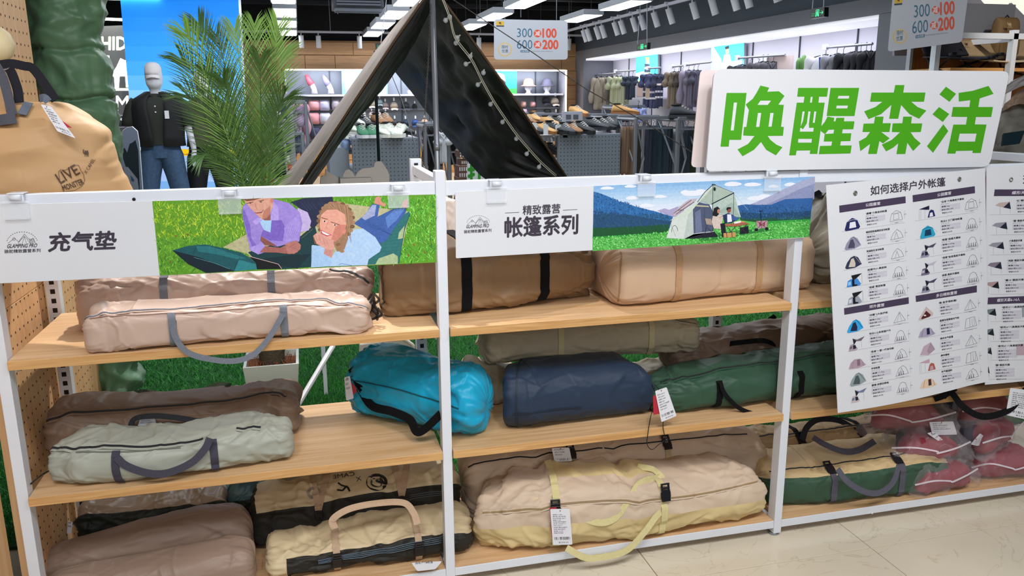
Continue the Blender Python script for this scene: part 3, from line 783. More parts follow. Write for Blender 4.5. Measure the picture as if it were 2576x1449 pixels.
# ================================================================== bottom shelf
TAUPE = fab('taupe_taffeta', '#927c6e', .42, bump=.3); OLV = fab('black_green_oxford', '#20241f', .55); TAUPEL = fab('shiny_taupe_film', '#9c8877', .3, bump=.6)
c1 = Bag('tent_bag', 'black tent bag with a shiny taupe top at the back of the bottom shelf', sts([(200, None, 1262, .14), (350, None, 1245, .16), (500, None, 1232, .16), (575, None, 1222, .15)], ZR, .335), ZR,
         {'body': OLV, 'top_panel': TAUPEL}, n=3.6, cap=(.03, .03), seed=101, wr=1.2, regions=lambda u, t: 'top_panel' if 52 < t < 150 else 'body')
TEALK = fab('dusty_teal_nylon', '#3f5a5f', .5)
c2 = Bag('tent_bag', 'black tent bag with a dusty teal top at the back of the bottom shelf', sts([(582, None, 1225, .14), (650, None, 1215, .16), (705, None, 1212, .15)], ZR, .34), ZR,
         {'body': OLV, 'top_panel': TEALK}, n=3.4, cap=(.03, .03), seed=103, wr=1.6, regions=lambda u, t: 'top_panel' if 50 < t < 150 else 'body')
ro = Bag('tent_roll', 'slim taupe fabric roll, upper of the two on the bottom shelf', sts([(105, None, 1380, .10), (200, None, 1345, .15), (350, None, 1305, .16), (500, None, 1270, .16), (600, None, 1262, .16), (640, None, 1290, .12)], ZR, .19), ZR, TAUPE, n=2.4, cap=(.05, .04), seed=105, wr=.75, fold=.45, group='taupe fabric rolls')
ro2 = Bag('tent_roll', 'slim taupe fabric roll lying in front at the edge of the bottom shelf', sts([(105, None, 1440, .11), (250, None, 1405, .15), (420, None, 1378, .16), (560, None, 1350, .16), (645, None, 1352, .13)], ZR, .035), ZR, TAUPE, n=2.4, cap=(.06, .05), seed=107, wr=.75, fold=.45, group='taupe fabric rolls')
CRM = fab('cream_taffeta', '#c9b794', .5, bump=.3); MSH = fab('black_mesh_panel', '#25231f', .6, bump=.5)
PSTR = web('pink_beige_webbing', '#c3a78d')
ca_ = Bag('tent_bag', 'cream and black tent bag with a round printed emblem, behind the beige handle loop', sts([(632, None, 1222, .23), (760, None, 1200, .25), (920, None, 1168, .25), (1080, None, 1148, .25), (1165, None, 1150, .22)], ZR, .245), ZR,
          {'body': CRM, 'mesh_panel': MSH}, n=2.7, cap=(.05, .04), seed=111, wr=1.25, cinch=((.21, .05), (.47, .05)), regions=lambda u, t: 'mesh_panel' if (t < 34 or t > 300 or u < .035) else 'body', group='cream and black tent bags')
for px in (802, 1010):
    u_ = ca_.uat(px, 20)
    ca_.strap(u_, 22, 120, .022, PSTR, ub=u_ + .05); ca_.strap(u_, 22, 120, .022, PSTR, ub=u_ - .012)
    q, nn = ca_.pos(u_, 12, .004); buckle(ca_.root, q, nn, (0, -.4, 1), .024)
for dz in (0, 3, 6): ca_.line([(1030, 14 + dz), (1090, 16 + dz), (1125, 15 + dz)], .0016, mat('grey_elastic', '#5a5f66', .6), 'elastic_cord', off=.004)
cb_ = Bag('tent_bag', 'cream and black tent bag with upright beige handle loop in front of the emblem bag', sts([(668, None, 1340, .22), (760, None, 1318, .27), (950, None, 1288, .28), (1120, None, 1262, .28), (1200, None, 1275, .24)], ZR, .062), ZR,
          {'body': CRM, 'mesh_panel': MSH}, n=2.6, cap=(.06, .06), seed=113, wr=1.3, cinch=((.17, .07), (.40, .07)), regions=lambda u, t: 'mesh_panel' if ((t < 30 or t > 318) and u > .10) else 'body', group='cream and black tent bags')
for px in (848, 1052):
    u_ = cb_.uat(px, 20); cb_.strap(u_, -50, 100, .022, PSTR)
    q, nn = cb_.pos(u_, 4, .005); buckle(cb_.root, q, nn, (0, -.3, 1), .03)
band(cb_.root, pxs([(842, 1330, .04), (838, 1306, .05), (880, 1280, .07), (950, 1266, .09), (1015, 1265, .09), (1040, 1290, .06), (1050, 1320, .03)]), .022, PSTR, nrm=(0, -.6, .8))
for dz in (0, 4, 8, 12): cb_.line([(800, 2 + dz), (900, 4 + dz), (1000, 6 + dz), (1110, 10 + dz)], .0016, mat('blue_grey_elastic', '#5f7384', .6), 'elastic_cord', off=.004)
BRK = fab('drab_brown_nylon', '#8a7a62', .55)
cc_ = Bag('tent_bag', 'drab brown tent bag at the rear of the bottom shelf beside the middle post', sts([(690, None, 1195, .12), (820, None, 1172, .13), (1000, None, 1150, .13), (1100, None, 1140, .12)], ZR, .40) if False else [(Vector((xfor(px, .40, ZR), .40, ZR)), .315, .10) for px in (720, 780, 850, 900)], ZR, BRK, n=2.8, cap=(.03, .03), seed=115, wr=1.2)
SANDC = fab('sand_cotton', '#cbb6a0', .6, bump=.22); SANDY = fab('yellow_cream_cotton', '#d2bd8c', .6, bump=.22)
CST = web('yellow_cream_webbing', '#ddd29c')
cd = Bag('cotton_tent_bag', 'very large sand cotton tent bag at the back of the bottom shelf', sts([(1175, None, 1130, .24), (1300, None, 1098, .26), (1500, None, 1078, .26), (1750, None, 1058, .26), (1900, None, 1052, .25), (1935, None, 1080, .2)], ZR, .25), ZR, SANDC, n=3.0, cap=(.06, .05), seed=121, wr=1.2, cinch=((.26, .05), (.56, .05)), group='large cotton tent bags')
cd.zipper([(1180, 55), (1350, 50), (1600, 52), (1880, 58)], SANDC, .016)
for px in (1433, 1672):
    u_ = cd.uat(px, 55); q, nn = cd.pos(u_, 48, .004); cd.strap(u_, -30, 130, .024, web('sand_webbing', '#c4b28a')); buckle(cd.root, q, nn, (0, .7, .7), .03)
ce = Bag('cotton_tent_bag', 'very large cream cotton tent bag with loose pale handles on the bottom shelf', sts([(1180, 1385, 1215, .22), (1260, 1398, 1190, .27), (1420, 1392, 1165, .29), (1640, 1365, 1160, .29), (1800, 1335, 1150, .29), (1890, 1320, 1142, .27), (1932, 1300, 1150, .22)], ZR), ZR,
         {'body': SANDC, 'base_panel': SANDY, 'top_stripe': SANDY}, n=2.7, cap=(.07, .05), seed=123, wr=1.35, fold=1.3, cinch=((.25, .06), (.585, .08)),
         regions=lambda u, t: 'base_panel' if (t > 343 - 10 * (abs(u - .5)) or 180 < t < 359 and t > 330) or (190 < t < 330) else ('top_stripe' if 78 < t < 118 and .27 < u < .62 else 'body'), group='large cotton tent bags')
ZB = fab('bronze_zip_tape', '#a08560', .5)
ce.line([(1215, 26), (1300, 24), (1500, 27), (1700, 24), (1800, 28), (1905, 36)], .016, SANDC, 'zipper_tape')
for k, dz in enumerate((-1.2, 0, 1.2)): ce.line([(1215, 26 + dz), (1300, 24 + dz), (1500, 27 + dz), (1700, 24 + dz), (1800, 28 + dz), (1905, 36 + dz)], .0016, ZB, 'zipper_teeth', off=.0045)
u1, u2 = ce.uat(1400, 30), ce.uat(1668, 30)
ce.strap(u1, 30, 110, .024, CST); ce.strap(u2, -50, 60, .024, CST); ce.strap(u1, -60, -20, .03, CST)
for px, ty, al in ((1396, 20, .0), (1671, 34, 0)):
    u_ = ce.uat(px, ty); q, nn = ce.pos(u_, ty, .006); buckle(ce.root, q, nn, (0, .25, 1), .032)
band(ce.root, pxs([(1338, 1266, .03), (1370, 1256, .03), (1392, 1250, .04)]), .022, CST, 'strap_end', nrm=(0, -.8, .5))
band(ce.root, pxs([(1392, 1245, .05), (1405, 1268, .02), (1440, 1290, .0), (1500, 1314, -.02), (1545, 1305, -.02), (1580, 1260, -.01), (1610, 1215, .02), (1660, 1200, .06)]), .022, CST)
band(ce.root, pxs([(1425, 1378, -.03), (1470, 1402, -.045), (1510, 1402, -.05), (1575, 1385, -.05), (1620, 1340, -.045), (1650, 1300, -.03), (1672, 1280, -.01)]), .022, CST)
band(ce.root, pxs([(1604, 1174, .12), (1640, 1180, .09), (1660, 1195, .06), (1672, 1212, .05)]), .022, CST, 'strap_end', nrm=(0, -.7, .7))
# right bay
CR2 = fab('wheat_oxford', '#c6ad82', .6, bump=.22); GR2 = fab('pine_green_oxford', '#35513f', .6, bump=.22); GW = web('slate_webbing', '#5d5c68')
cf = Bag('tent_bag', 'wheat and pine green tent bag with slate straps, bottom shelf past the end post', sts([(1925, 1276, 1145, .27), (2050, 1277, 1135, .3), (2200, 1262, 1118, .3), (2330, 1245, 1100, .3), (2392, 1235, 1108, .28)], ZR), ZR,
         {'body': CR2, 'base_panel': GR2}, n=4.4, cap=(.03, .03), seed=131, wr=.8, regions=lambda u, t: 'base_panel' if (t < 33 or t > 180) else 'body', cinch=((.27, .02), (.55, .02)))
for px in (2098, 2268):
    u_ = cf.uat(px, 0); cf.strap(u_, -50, 75, .024, GW); q, nn = cf.pos(u_, 60, .004); buckle(cf.root, q, nn, (0, .8, .5), .03)
band(cf.root, pxs([(2107, 1180, .0), (2130, 1210, -.02), (2170, 1235, -.03), (2210, 1240, -.03), (2245, 1215, -.025), (2262, 1170, .0)]), .022, GW)
cf.zipper([(1935, 62), (2050, 70), (2200, 74), (2335, 72)], CR2, .02)
band(cf.root, pxs([(2045, 1100, .20), (2075, 1118, .17), (2120, 1135, .15), (2160, 1132, .16), (2200, 1110, .2)]), .024, GW, nrm=(0, -.7, .7))
TN3 = fab('fawn_oxford', '#a98f6c', .6)
cg = Bag('tent_bag', 'fawn tent bag with black straps behind the wheat and pine green bag', sts([(1895, None, 1078, .17), (2000, None, 1068, .18), (2150, None, 1052, .18), (2290, None, 1042, .17)], ZR, .335), ZR, TN3, n=3.0, cap=(.03, .04), seed=133, wr=1.1)
cg.zipper([(1900, 60), (2050, 66), (2180, 64), (2270, 60)], TN3, .02)
for px in (2010, 2165):
    u_ = cg.uat(px, 50); cg.strap(u_, -20, 130, .022, BSTRAP); q, nn = cg.pos(u_, 40, .004); buckle(cg.root, q, nn, (0, .8, .6), .028)
band(cg.root, pxs([(2018, 1108, .33), (2030, 1075, .36), (2060, 1055, .4), (2110, 1058, .4), (2150, 1080, .36), (2180, 1105, .33)]), .024, web('dark_grey_webbing', '#303038'), nrm=(0, -.8, .6))
# sleeping bags in clear zip pouches, heaped at the end
RED = fab('crimson_nylon', '#88303b', .5, bump=.5); NV2 = fab('ink_blue_nylon', '#20264a', .5, bump=.5); DGR = fab('dark_green_nylon', '#27402c', .6, bump=.5)
CLR = mat('clear_pvc', '#e6dbe2', .10, alpha=.11, bump=.9, bscale=16, spec=.9, ridged=True)
WZ = mat('white_zip', '#cfc4cc', .5)
def pouch(label, c, L, h, d, ang, seed, tilt=0.0, zipp=True, grp='red sleeping bags in clear pouches', two=True):
    c = Vector(c)
    dirx = Vector((math.cos(ang), math.sin(ang), 0)); p0 = c - dirx * L / 2; p1 = c + dirx * L / 2
    inner = Bag('pouch_bag', label, axis_bag(p0, p1, [(0, h * .6, d * .6), (.15, h * .95, d * .95), (.5, h, d), (.85, h * .95, d * .95), (1, h * .6, d * .6)], c.z), c.z,
                {'red_cloth': RED, 'blue_cloth': NV2} if two else {'red_cloth': RED}, n=2.2, cap=(.05, .05), res=(60, 48), seed=seed, wr=.9, fold=.8, cat='bag', group=grp, flat=False,
                regions=(lambda u, t: 'blue_cloth' if 95 < t < 250 else 'red_cloth') if two else None)
    hull = Bag('clear_pouch', None, axis_bag(p0 - dirx * .03, p1 + dirx * .03, [(0, h * .35, d * .9), (.15, h * 1.06, d * 1.2), (.5, h * 1.08, d * 1.22), (.85, h * 1.06, d * 1.2), (1, h * .3, d * .95)], c.z), c.z, CLR, n=2.0, cap=(.03, .03), res=(56, 44), seed=seed + 400, wr=1.7, fold=1.6, flat=False)
    for k in ('label', 'category', 'group'):
        if k in hull.root: del hull.root[k]
    hull.root.parent = inner.root; hull.root.matrix_parent_inverse = parent_world(inner.root).inverted()
    if zipp:
        pts = [hull.pos(a, t, .003) for a, t in ((.02, 40), (.08, 20), (.16, 8), (L * .6, 4), (L * .85, 14), (L + .02, 28))]
        MB().ribbon(catmull([p[0] for p in pts], 6), (0, -1, .3), .006, .001).build('pouch_zip', WZ, inner.root)
    return inner
pz = ZR + .001
P_ = [('clear pouch with a crimson sleeping bag at the front edge beside the pine green bag', (2455, 1215, .02), 0, .3, .10, .13, .2, 1),
      ('clear pouch with a crimson sleeping bag at the end of the base row', (2600, 1180, .03), 0, .26, .11, .14, -.3, 2),
      ('clear pouch with a crimson sleeping bag in the second layer beside the pine green bag', (2440, 1140, .08), .10, .30, .11, .14, -.15, 3),
      ('clear pouch with a crimson sleeping bag turned askew on the base row', (2545, 1120, .06), .11, .28, .11, .14, -.55, 4)]
pouch(P_[0][0], (3.13, .10, pz), .29, .11, .18, .12, 201)
pouch(P_[1][0], (3.47, .12, pz), .30, .12, .18, -.2, 202)
pouch(P_[2][0], (3.11, .14, pz + .105), .27, .11, .16, -.15, 203)
pouch(P_[3][0], (3.41, .15, pz + .115), .27, .12, .17, .4, 204)
pouch('clear pouch of crimson and ink blue cloth under a white label atop the heap', (3.07, .22, pz + .205), .30, .12, .2, -.3, 205)
pouch('clear pouch with a crimson sleeping bag topmost beside the hanging swing tag', (3.40, .20, pz + .225), .27, .11, .19, .1, 206)
pk = Bag('tent_bag', 'dark green tent bag standing behind the heap of clear pouches', [(Vector((xfor(x_, .375, pz), .375, pz)), .36, .11) for x_ in (2335, 2440)], pz, DGR, cap=(.05, .05), seed=210, res=(70, 48))
pl = Bag('pouch_bag', 'clear pouch with dark striped cloth behind the fawn bag on the bottom shelf', [(Vector((xfor(x_, .39, pz), .39, pz)), .3, .1) for x_ in (2262, 2332)], pz, fab('plum_cloth', '#4d3038', .5), cap=(.04, .04), seed=212, res=(50, 40), n=2.4)
# ================================================================== sign boards
BOARDW = mat('white_pvc_board', '#d6d8de', 0.42, vary=0.01)
CLEAR = mat('clear_acrylic', '#f4f8ff', 0.08, alpha=0.22, spec=0.8)
CLEARW = mat('frosted_clip', '#e8edf6', 0.25, alpha=0.75)
def rounded(quad, r, n=5):
    """rounded quad of picture points; order TL, TR, BR, BL"""
    out = []
    rr_ = r if isinstance(r, (list, tuple)) else [r] * 4
    for i in range(4):
        p = Vector(quad[i]); a = (Vector(quad[i - 1]) - p).normalized(); b = (Vector(quad[(i + 1) % 4]) - p).normalized(); rad = rr_[i]
        if rad <= 0: out.append(tuple(p)); continue
        s_, e_ = p + a * rad, p + b * rad
        for k in range(n + 1):
            t = k / n; out.append(tuple(s_ * (1 - t) ** 2 + p * 2 * t * (1 - t) + e_ * t * t))
    return out
def board(name, label, B, quad, r, thick, material=BOARDW, cat='sign', group=None, parent=None):
    pts = [B.px(x, y) for x, y in rounded(quad, r)]
    o = MB().slab(pts, -B.n * thick).build(name, material, parent, bevel=0.0006, seg=2)
    return tag(o, label, cat, group)
def yplane(Y): return Board((0, Y, 0), (1, Y, 0), (0, Y, 1))
INK = '#3a3342'
# ---- banner over the first bay
B1 = yplane(-0.014)
s1 = board('banner_board', 'white banner with printed couple on green grass hung over the mat bags', B1, [(-70, 516), (1097, 489), (1098, 660), (-60, 716)], [0, 0, 0, 0], .004)
P1 = Print(B1)
P1.text('充气垫', 122, 633, 290, 627, 47, INK, bold=.028, lean=4)
P1.text('GLAMPING PRO', 17, 624, 92, 622, 10, INK, bold=.012, lean=3)
P1.text('骆驼精致露营系列', 11, 637, 102, 634, 9, INK, bold=.01)
def glamp(P, ox, oy, sc, col=INK):
    q = lambda pts: [(ox + x * sc, oy + y * sc) for x, y in pts]
    P.line(q([(0, 0), (18, -14), (30, -4), (46, -26), (62, -8), (70, -14), (78, 0)]), .9 * sc, col)
    P.line(q([(28, 0), (40, -14), (46, -20), (54, -12), (62, 0)]), .9 * sc, col); P.line(q([(46, -18), (40, 0)]), .8 * sc, col); P.line(q([(46, -18), (52, 0)]), .8 * sc, col)
    for x in (60, 65, 70): P.line(q([(x, 0), (x + 2, -14), (x + 4, 0)]), .8 * sc, col)
    for a in range(195, 346, 9): P.line(q([(40 + 44 * math.cos(math.radians(a)), 2 + 34 * math.sin(math.radians(a))), (40 + 44 * math.cos(math.radians(a + 4)), 2 + 34 * math.sin(math.radians(a + 4)))]), 1.6 * sc, col)
    P.ring(ox + 17 * sc, oy - 12 * sc, 4 * sc, 4 * sc, .8 * sc, col, n=12)
P1.build('lettering', s1); Pe = Print(B1); glamp(Pe, 20, 612, .9); Pe.build('emblem', s1)
P = Print(B1); G = lambda pts: mapc(pts, 380, 480, 3.529)
def pp(pts, c, k=2): P.poly(G(pts), c, k)
P.poly([(383, 506), (1096, 489), (1098, 660), (402, 693)], '#5f9a24', 1)
rg = random.Random(7)
def strokes(P, inside, n, cols, ln, wd, k=1.5, seed=1, tilt=1.2):
    r = random.Random(seed)
    for _ in range(n):
        x, y = inside(r); c = cols(x, y, r); a = -PI / 2 + r.gauss(0, tilt); L = ln * r.uniform(.5, 1.4)
        dx, dy = math.cos(a) * L, math.sin(a) * L
        P.poly([(x, y), (x + wd, y), (x + dx, y + dy)], c, k)
def gcol(x, y, r):
    t = (x - 390) / 700; b = r.random()
    pal = ['#b4d41e', '#93c522', '#cfe04c', '#4f8418', '#7fb01f'] if t < .45 and y < 600 else ['#57a030', '#3c7f24', '#7fc040', '#2c6a22', '#93cf4a'] if t < .6 else ['#66c83a', '#3a962a', '#9ee468', '#1f6a20', '#4cae38']
    return r.choice(pal)
def gin(r):
    while True:
        x = r.uniform(386, 1094); u = (x - 383) / 715; y = r.uniform(506 - 17 * u + 8, 693 - 33 * u - 2)
        if x > 383 + (y - 506) * .10 + 2: return x, y
strokes(P, gin, 5600, gcol, 13, 2.3)
pp([(640, 500), (830, 395), (1300, 180), (1540, 120), (1700, 110), (2300, 185), (2195, 648), (1000, 690), (860, 560)], '#b9b48c', 2)
for i in range(6): P.line(G([(1750 - i * 30, 118), (1600 - i * 130, 330 + i * 45)]), .5, '#8d8a66', 2.2)
pp([(860, 545), (1330, 400), (1450, 300), (1530, 560), (1430, 675), (1150, 695), (930, 620)], '#123a40', 2.2)
pp([(1000, 600), (1250, 570), (1420, 560), (1300, 690), (1120, 660)], '#0d2b34', 2.3)
pp([(2060, 330), (2290, 180), (2300, 210), (2250, 350), (2200, 645), (1910, 655), (1960, 560)], '#2a6f70', 2.2)
for i in range(10): P.line(G([(2000 + i * 18, 600 - i * 30), (2200 + i * 6, 590 - i * 32)]), .6, '#1b5258', 2.3)
pp([(2020, 600), (2150, 555), (2190, 580), (2190, 645), (1990, 655)], '#a9bd92', 2.4); pp([(2200, 370), (2250, 310), (2235, 420), (2190, 430)], '#a9bd92', 2.4)
P.line(G([(2300, 195), (2250, 350), (2200, 645)]), .9, '#122f33', 2.5)
pp([(190, 528), (330, 488), (480, 475), (650, 510), (800, 550), (870, 590), (930, 640), (950, 696), (490, 728), (380, 670), (270, 600)], '#15555e', 3)
pp([(190, 528), (430, 590), (690, 690), (740, 712), (490, 728), (330, 650)], '#08202c', 3.2)
pp([(400, 490), (520, 490), (700, 550), (850, 600), (760, 605), (560, 560), (420, 540)], '#23727a', 3.2)
pp([(740, 712), (780, 610), (930, 650), (950, 696)], '#2a8088', 3.3); P.line(G([(380, 590), (560, 640), (700, 695)]), .9, '#5b9aa0', 3.4)
P.line(G([(400, 500), (375, 560)]), 1.2, '#0c3a44', 3.4); P.line(G([(790, 590), (740, 690)]), 1.2, '#0c3a44', 3.4)
pp([(868, 580), (1130, 650), (1160, 692), (940, 696), (930, 640)], '#0a0d16', 3.4); P.line(G([(868, 580), (1130, 650), (1160, 692)]), 1.5, '#caa9a4', 3.6)
pp([(1240, 100), (1350, 66), (1500, 58), (1610, 52), (1620, 110), (1530, 180), (1500, 270), (1440, 340), (1400, 300), (1330, 160)], '#1f2846', 3)
for i in range(9): P.line(G([(1270 + i * 30, 100), (1340 + i * 26, 190 - i * 6)]), .8, '#3a4670', 3.1)
pp([(1300, 150), (1390, 190), (1422, 270), (1400, 350), (1330, 365)], '#c2b2e2', 3.2)
pp([(812, 140), (870, 82), (1090, 72), (1230, 110), (1320, 190), (1345, 290), (1325, 380), (1315, 450), (1180, 480), (1120, 495), (985, 470), (1010, 545), (950, 565), (880, 520), (850, 400), (812, 230)], '#9f88da', 3.6)
pp([(960, 240), (1000, 330), (975, 400), (1050, 440), (1170, 445), (1190, 320), (1160, 262)], '#7d63c4', 3.8)
pp([(820, 150), (880, 300), (890, 420), (950, 500), (900, 500), (860, 400), (815, 230)], '#7f68c6', 3.8)
pp([(1180, 330), (1310, 200), (1325, 300), (1300, 440), (1200, 450)], '#a893e2', 3.8)
for i in range(7): P.line(G([(1190 + i * 16, 420), (1220 + i * 18, 290 + i * 8)]), .6, '#846bc8', 3.9)
pp([(950, 240), (1070, 262), (1060, 370), (1000, 345)], '#a9cff4', 4)
pp([(900, 272), (950, 236), (990, 262), (930, 300)], '#b7a0ea', 4.2); pp([(1060, 262), (1085, 90), (1130, 150), (1135, 262)], '#b7a0ea', 4.2)
pp([(820, 78), (1080, 62), (1085, 120), (1060, 200), (1030, 240), (985, 252), (940, 215), (880, 150)], '#dba38f', 4.4)
pp([(1000, 180), (1060, 130), (1060, 200), (1030, 240), (985, 252)], '#c07f6c', 4.5); pp([(985, 250), (1060, 205), (1060, 262), (1010, 262)], '#9a5c50', 4.3)
pp([(810, 74), (980, 64), (910, 84), (850, 92)], '#7c4c36', 4.6); P.ell(*G([(1072, 88)])[0], 4, 6, '#d0806c', 4.6)
for a, b in (((850, 112), (908, 98)), ((955, 92), (1002, 82))): P.line(G([a, b]), 1.6, '#6a3c2e', 4.7)
for a in ((880, 108), (975, 98)): P.ell(*G([a])[0], 2.6, 1.2, '#2c1a1c', 4.8)
P.line(G([(925, 110), (935, 160), (950, 165)]), 1, '#b97767', 4.7); pp([(915, 190), (985, 178), (1000, 162), (985, 196), (940, 202)], '#a44e58', 4.8); P.line(G([(930, 190), (985, 180)]), .9, '#f4e8e8', 4.9)
pp([(950, 510), (1010, 490), (1150, 505), (1260, 445), (1310, 460), (1330, 500), (1300, 545), (1230, 562), (1120, 548), (960, 545)], '#a3655e', 4.4)
pp([(1190, 470), (1290, 440), (1330, 480), (1325, 520), (1270, 560), (1210, 552)], '#b87870', 4.6)
for i in range(4): P.line(G([(1225 + i * 22, 500 + i * 8), (1290 + i * 8, 470 + i * 18)]), .7, '#8a4f4a', 4.8)
pp([(975, 400), (1120, 490), (1010, 480), (970, 440)], '#8d5450', 4.4); pp([(870, 505), (985, 460), (1012, 490), (950, 562), (885, 530)], '#ac97e6', 4.6)
pp([(1800, 290), (1900, 210), (1960, 118), (2030, 122), (2010, 230), (2150, 160), (2262, 150), (2262, 190), (2150, 340), (2090, 440), (2020, 472), (1890, 340)], '#3d5fa6', 3.4)
pp([(1870, 240), (1965, 125), (2000, 125), (1985, 220), (1900, 260)], '#9fa8d0', 3.6); pp([(2080, 240), (2160, 165), (2255, 155), (2180, 260), (2100, 330)], '#5c82c8', 3.6)
for i in range(12): P.line(G([(1880 + i * 18, 300 + i * 6), (1940 + i * 18, 260 + i * 12)]), .7, '#27407e', 3.8)
pp([(1980, 110), (1990, 60), (2020, 47), (2038, 62), (2040, 92), (2085, 118), (2075, 145), (2030, 125)], '#d48f7e', 3.8); pp([(2225, 125), (2248, 78), (2272, 72), (2282, 90), (2270, 152), (2238, 150)], '#d9907c', 3.8)
pp([(1430, 480), (1530, 490), (1600, 590), (1700, 440), (1780, 345), (1880, 333), (1990, 410), (2046, 500), (2030, 540), (1930, 608), (1920, 658), (1590, 670), (1420, 680)], '#afcdf0', 4.2)
pp([(1750, 600), (1880, 440), (1990, 560), (1930, 608), (1920, 658), (1770, 662)], '#9bbfe8', 4.3); pp([(1600, 640), (1700, 520), (1760, 540), (1740, 660), (1600, 668)], '#c2dcf7', 4.3)
P.line(G([(1665, 655), (1690, 645), (1780, 662)]), .8, '#39508c', 4.5)
pp([(1478, 240), (1500, 190), (1540, 120), (1620, 98), (1720, 125), (1785, 190), (1792, 270), (1745, 350), (1748, 430), (1715, 520), (1650, 540), (1610, 440), (1500, 260)], '#a07a5e', 4.6)
for i in range(16): P.line(G([(1560 + i * 13, 112 + abs(i - 5) * 3), (1700 + i * 5, 190 + i * 18)]), .7, '#6f4c38' if i % 2 else '#c9a27c', 4.7)
for i in range(26): a_ = i * .24; x_, y_ = 1640 + 150 * math.cos(a_ - 2.6), 270 + 165 * math.sin(a_ - 2.6); P.ell(*G([(x_, y_)])[0], 7, 5, '#b08560' if i % 2 else '#7d583f', 4.5, n=9)
for i in range(9): P.ell(*G([(1660 + 18 * (i % 3), 440 + i * 12)])[0], 6, 4, '#8a6248' if i % 2 else '#a87f60', 4.62, n=9)
pp([(1436, 400), (1460, 375), (1500, 430), (1530, 492), (1450, 470)], '#7c563e', 4.6)
pp([(1510, 215), (1560, 168), (1650, 165), (1722, 210), (1732, 300), (1700, 390), (1640, 450), (1585, 435), (1500, 365), (1498, 280)], '#e6a693', 5)
pp([(1640, 300), (1730, 300), (1700, 390), (1640, 450), (1600, 430)], '#cf8474', 5.1); P.ell(*G([(1712, 355)])[0], 5, 8, '#d98878', 5.2)
for a, b in (((1512, 238), (1568, 252)), ((1595, 275), (1672, 300))): P.line(G([a, b]), 1.6, '#6b4030', 5.3)
for a in ((1540, 270), (1632, 302)): P.ell(*G([a])[0], 4.5, 1.9, '#f4ecec', 5.3, rot=15); P.ell(*G([a])[0], 2.3, 1.9, '#3a2622', 5.4)
P.line(G([(1575, 270), (1552, 325), (1570, 335)]), 1, '#bf7a68', 5.3); pp([(1498, 340), (1550, 368), (1606, 392), (1560, 404), (1515, 380)], '#c33c5c', 5.3); pp([(1510, 352), (1592, 392), (1560, 394), (1522, 376)], '#f6eef0', 5.4)
pp([(1425, 486), (1535, 560), (1602, 595), (1592, 668), (1422, 680)], '#a6c8ee', 5.4)
pp([(1530, 570), (1545, 500), (1622, 470), (1606, 592), (1562, 605)], '#cc9088', 5.5)
pp([(1440, 400), (1478, 366), (1540, 395), (1620, 445), (1624, 520), (1560, 520), (1470, 470)], '#dba094', 5.6)
for i in range(4): P.line(G([(1455 + i * 34, 385 + i * 16), (1475 + i * 34, 440 + i * 18)]), .7, '#a8685e', 5.7)
for x, y in ((210, 390), (160, 615), (2320, 470), (2420, 535), (2270, 560), (315, 380)): pp([(x, y), (x + 22, y + 8), (x + 12, y + 26)], '#8a5a34', 2.5)
P.build('printed_photo', s1, vary=.35, vscale=160)
# ---- banner over the second bay
s2 = board('banner_board', 'white banner with printed awning tent in a meadow hung over the tan bags', B1, [(1145, 482), (2050, 444), (2029, 598), (1147, 650)], [8, 8, 8, 3], .004)
P2 = Print(B1)
P2.text('精致露营', 1315, 541, 1409, 536, 24, INK, bold=.012); P2.line([(1270, 536), (1306, 534)], 1.2, INK); P2.line([(1416, 529), (1452, 527)], 1.2, INK)
P2.text('帐篷系列', 1270, 597, 1453, 588, 50, INK, bold=.026)
P2.text('GLAMPING PRO', 1172, 574, 1229, 572, 8.5, INK, bold=.012, lean=2); P2.text('骆驼精致露营系列', 1167, 587, 1236, 583, 8, INK, bold=.01)
P2.build('lettering', s2); Pe = Print(B1); glamp(Pe, 1176, 564, .68); Pe.build('emblem', s2)
P = Print(B1); G = lambda pts: mapc(pts, 1480, 440, 4.4414)
def band_(y0, y1, c):
    # full-width strip between fractions of the board's height
    L = lambda f: (60 - 15 * f, 125 + 725 * f); R = lambda f: (2530 - 65 * f, 18 + 675 * f)
    P.poly(G([L(y0), R(y0), R(y1), L(y1)]), c, 1)
sk = ['#86b2de', '#93bbe2', '#a0c3e5', '#adcbe8', '#bad2ea', '#c6d8ec', '#d0dcee', '#d8e0f0', '#d8e0f0', '#d4dcee', '#c8d4e8']
for i, c in enumerate(sk): band_(i * .055, (i + 1) * .055 + .002, c)
band_(.60, 1, '#58b84e')
for x, y, a, b in ((1150, 210, 26, 6), (1250, 190, 16, 5), (1080, 195, 10, 4), (480, 260, 14, 4), (640, 345, 16, 4), (790, 245, 14, 3), (200, 150, 15, 3), (1860, 265, 22, 5), (1960, 240, 12, 5), (1820, 110, 20, 4), (1600, 105, 20, 5), (2250, 110, 14, 4), (2060, 130, 10, 3), (460, 130, 12, 3)):
    for d in range(3): P.ell(*G([(x + d * 22 - 20, y - (d % 2) * 8)])[0], a * (.7 + .15 * d), b, '#e2e6f2', 2 + d * .1, n=14, rot=-3)
def pp(pts, c, k=2): P.poly(G(pts), c, k)
pp([(1805, 330), (1880, 300), (2060, 222), (2180, 160), (2300, 105), (2400, 60), (2532, 18), (2520, 270), (2100, 335)], '#a2a6c6', 2.6)
pp([(1990, 330), (2080, 290), (2200, 235), (2330, 170), (2526, 95), (2512, 270), (2150, 335)], '#888fb6', 2.8)
pp([(770, 400), (850, 372), (900, 390), (1000, 352), (1080, 400), (1000, 460), (930, 470)], '#a79fc6', 2.4)
pp([(58, 185), (130, 205), (240, 248), (320, 290), (400, 310), (520, 350), (650, 385), (760, 410), (850, 440), (942, 466), (900, 600), (52, 620)], '#2c68a8', 3)
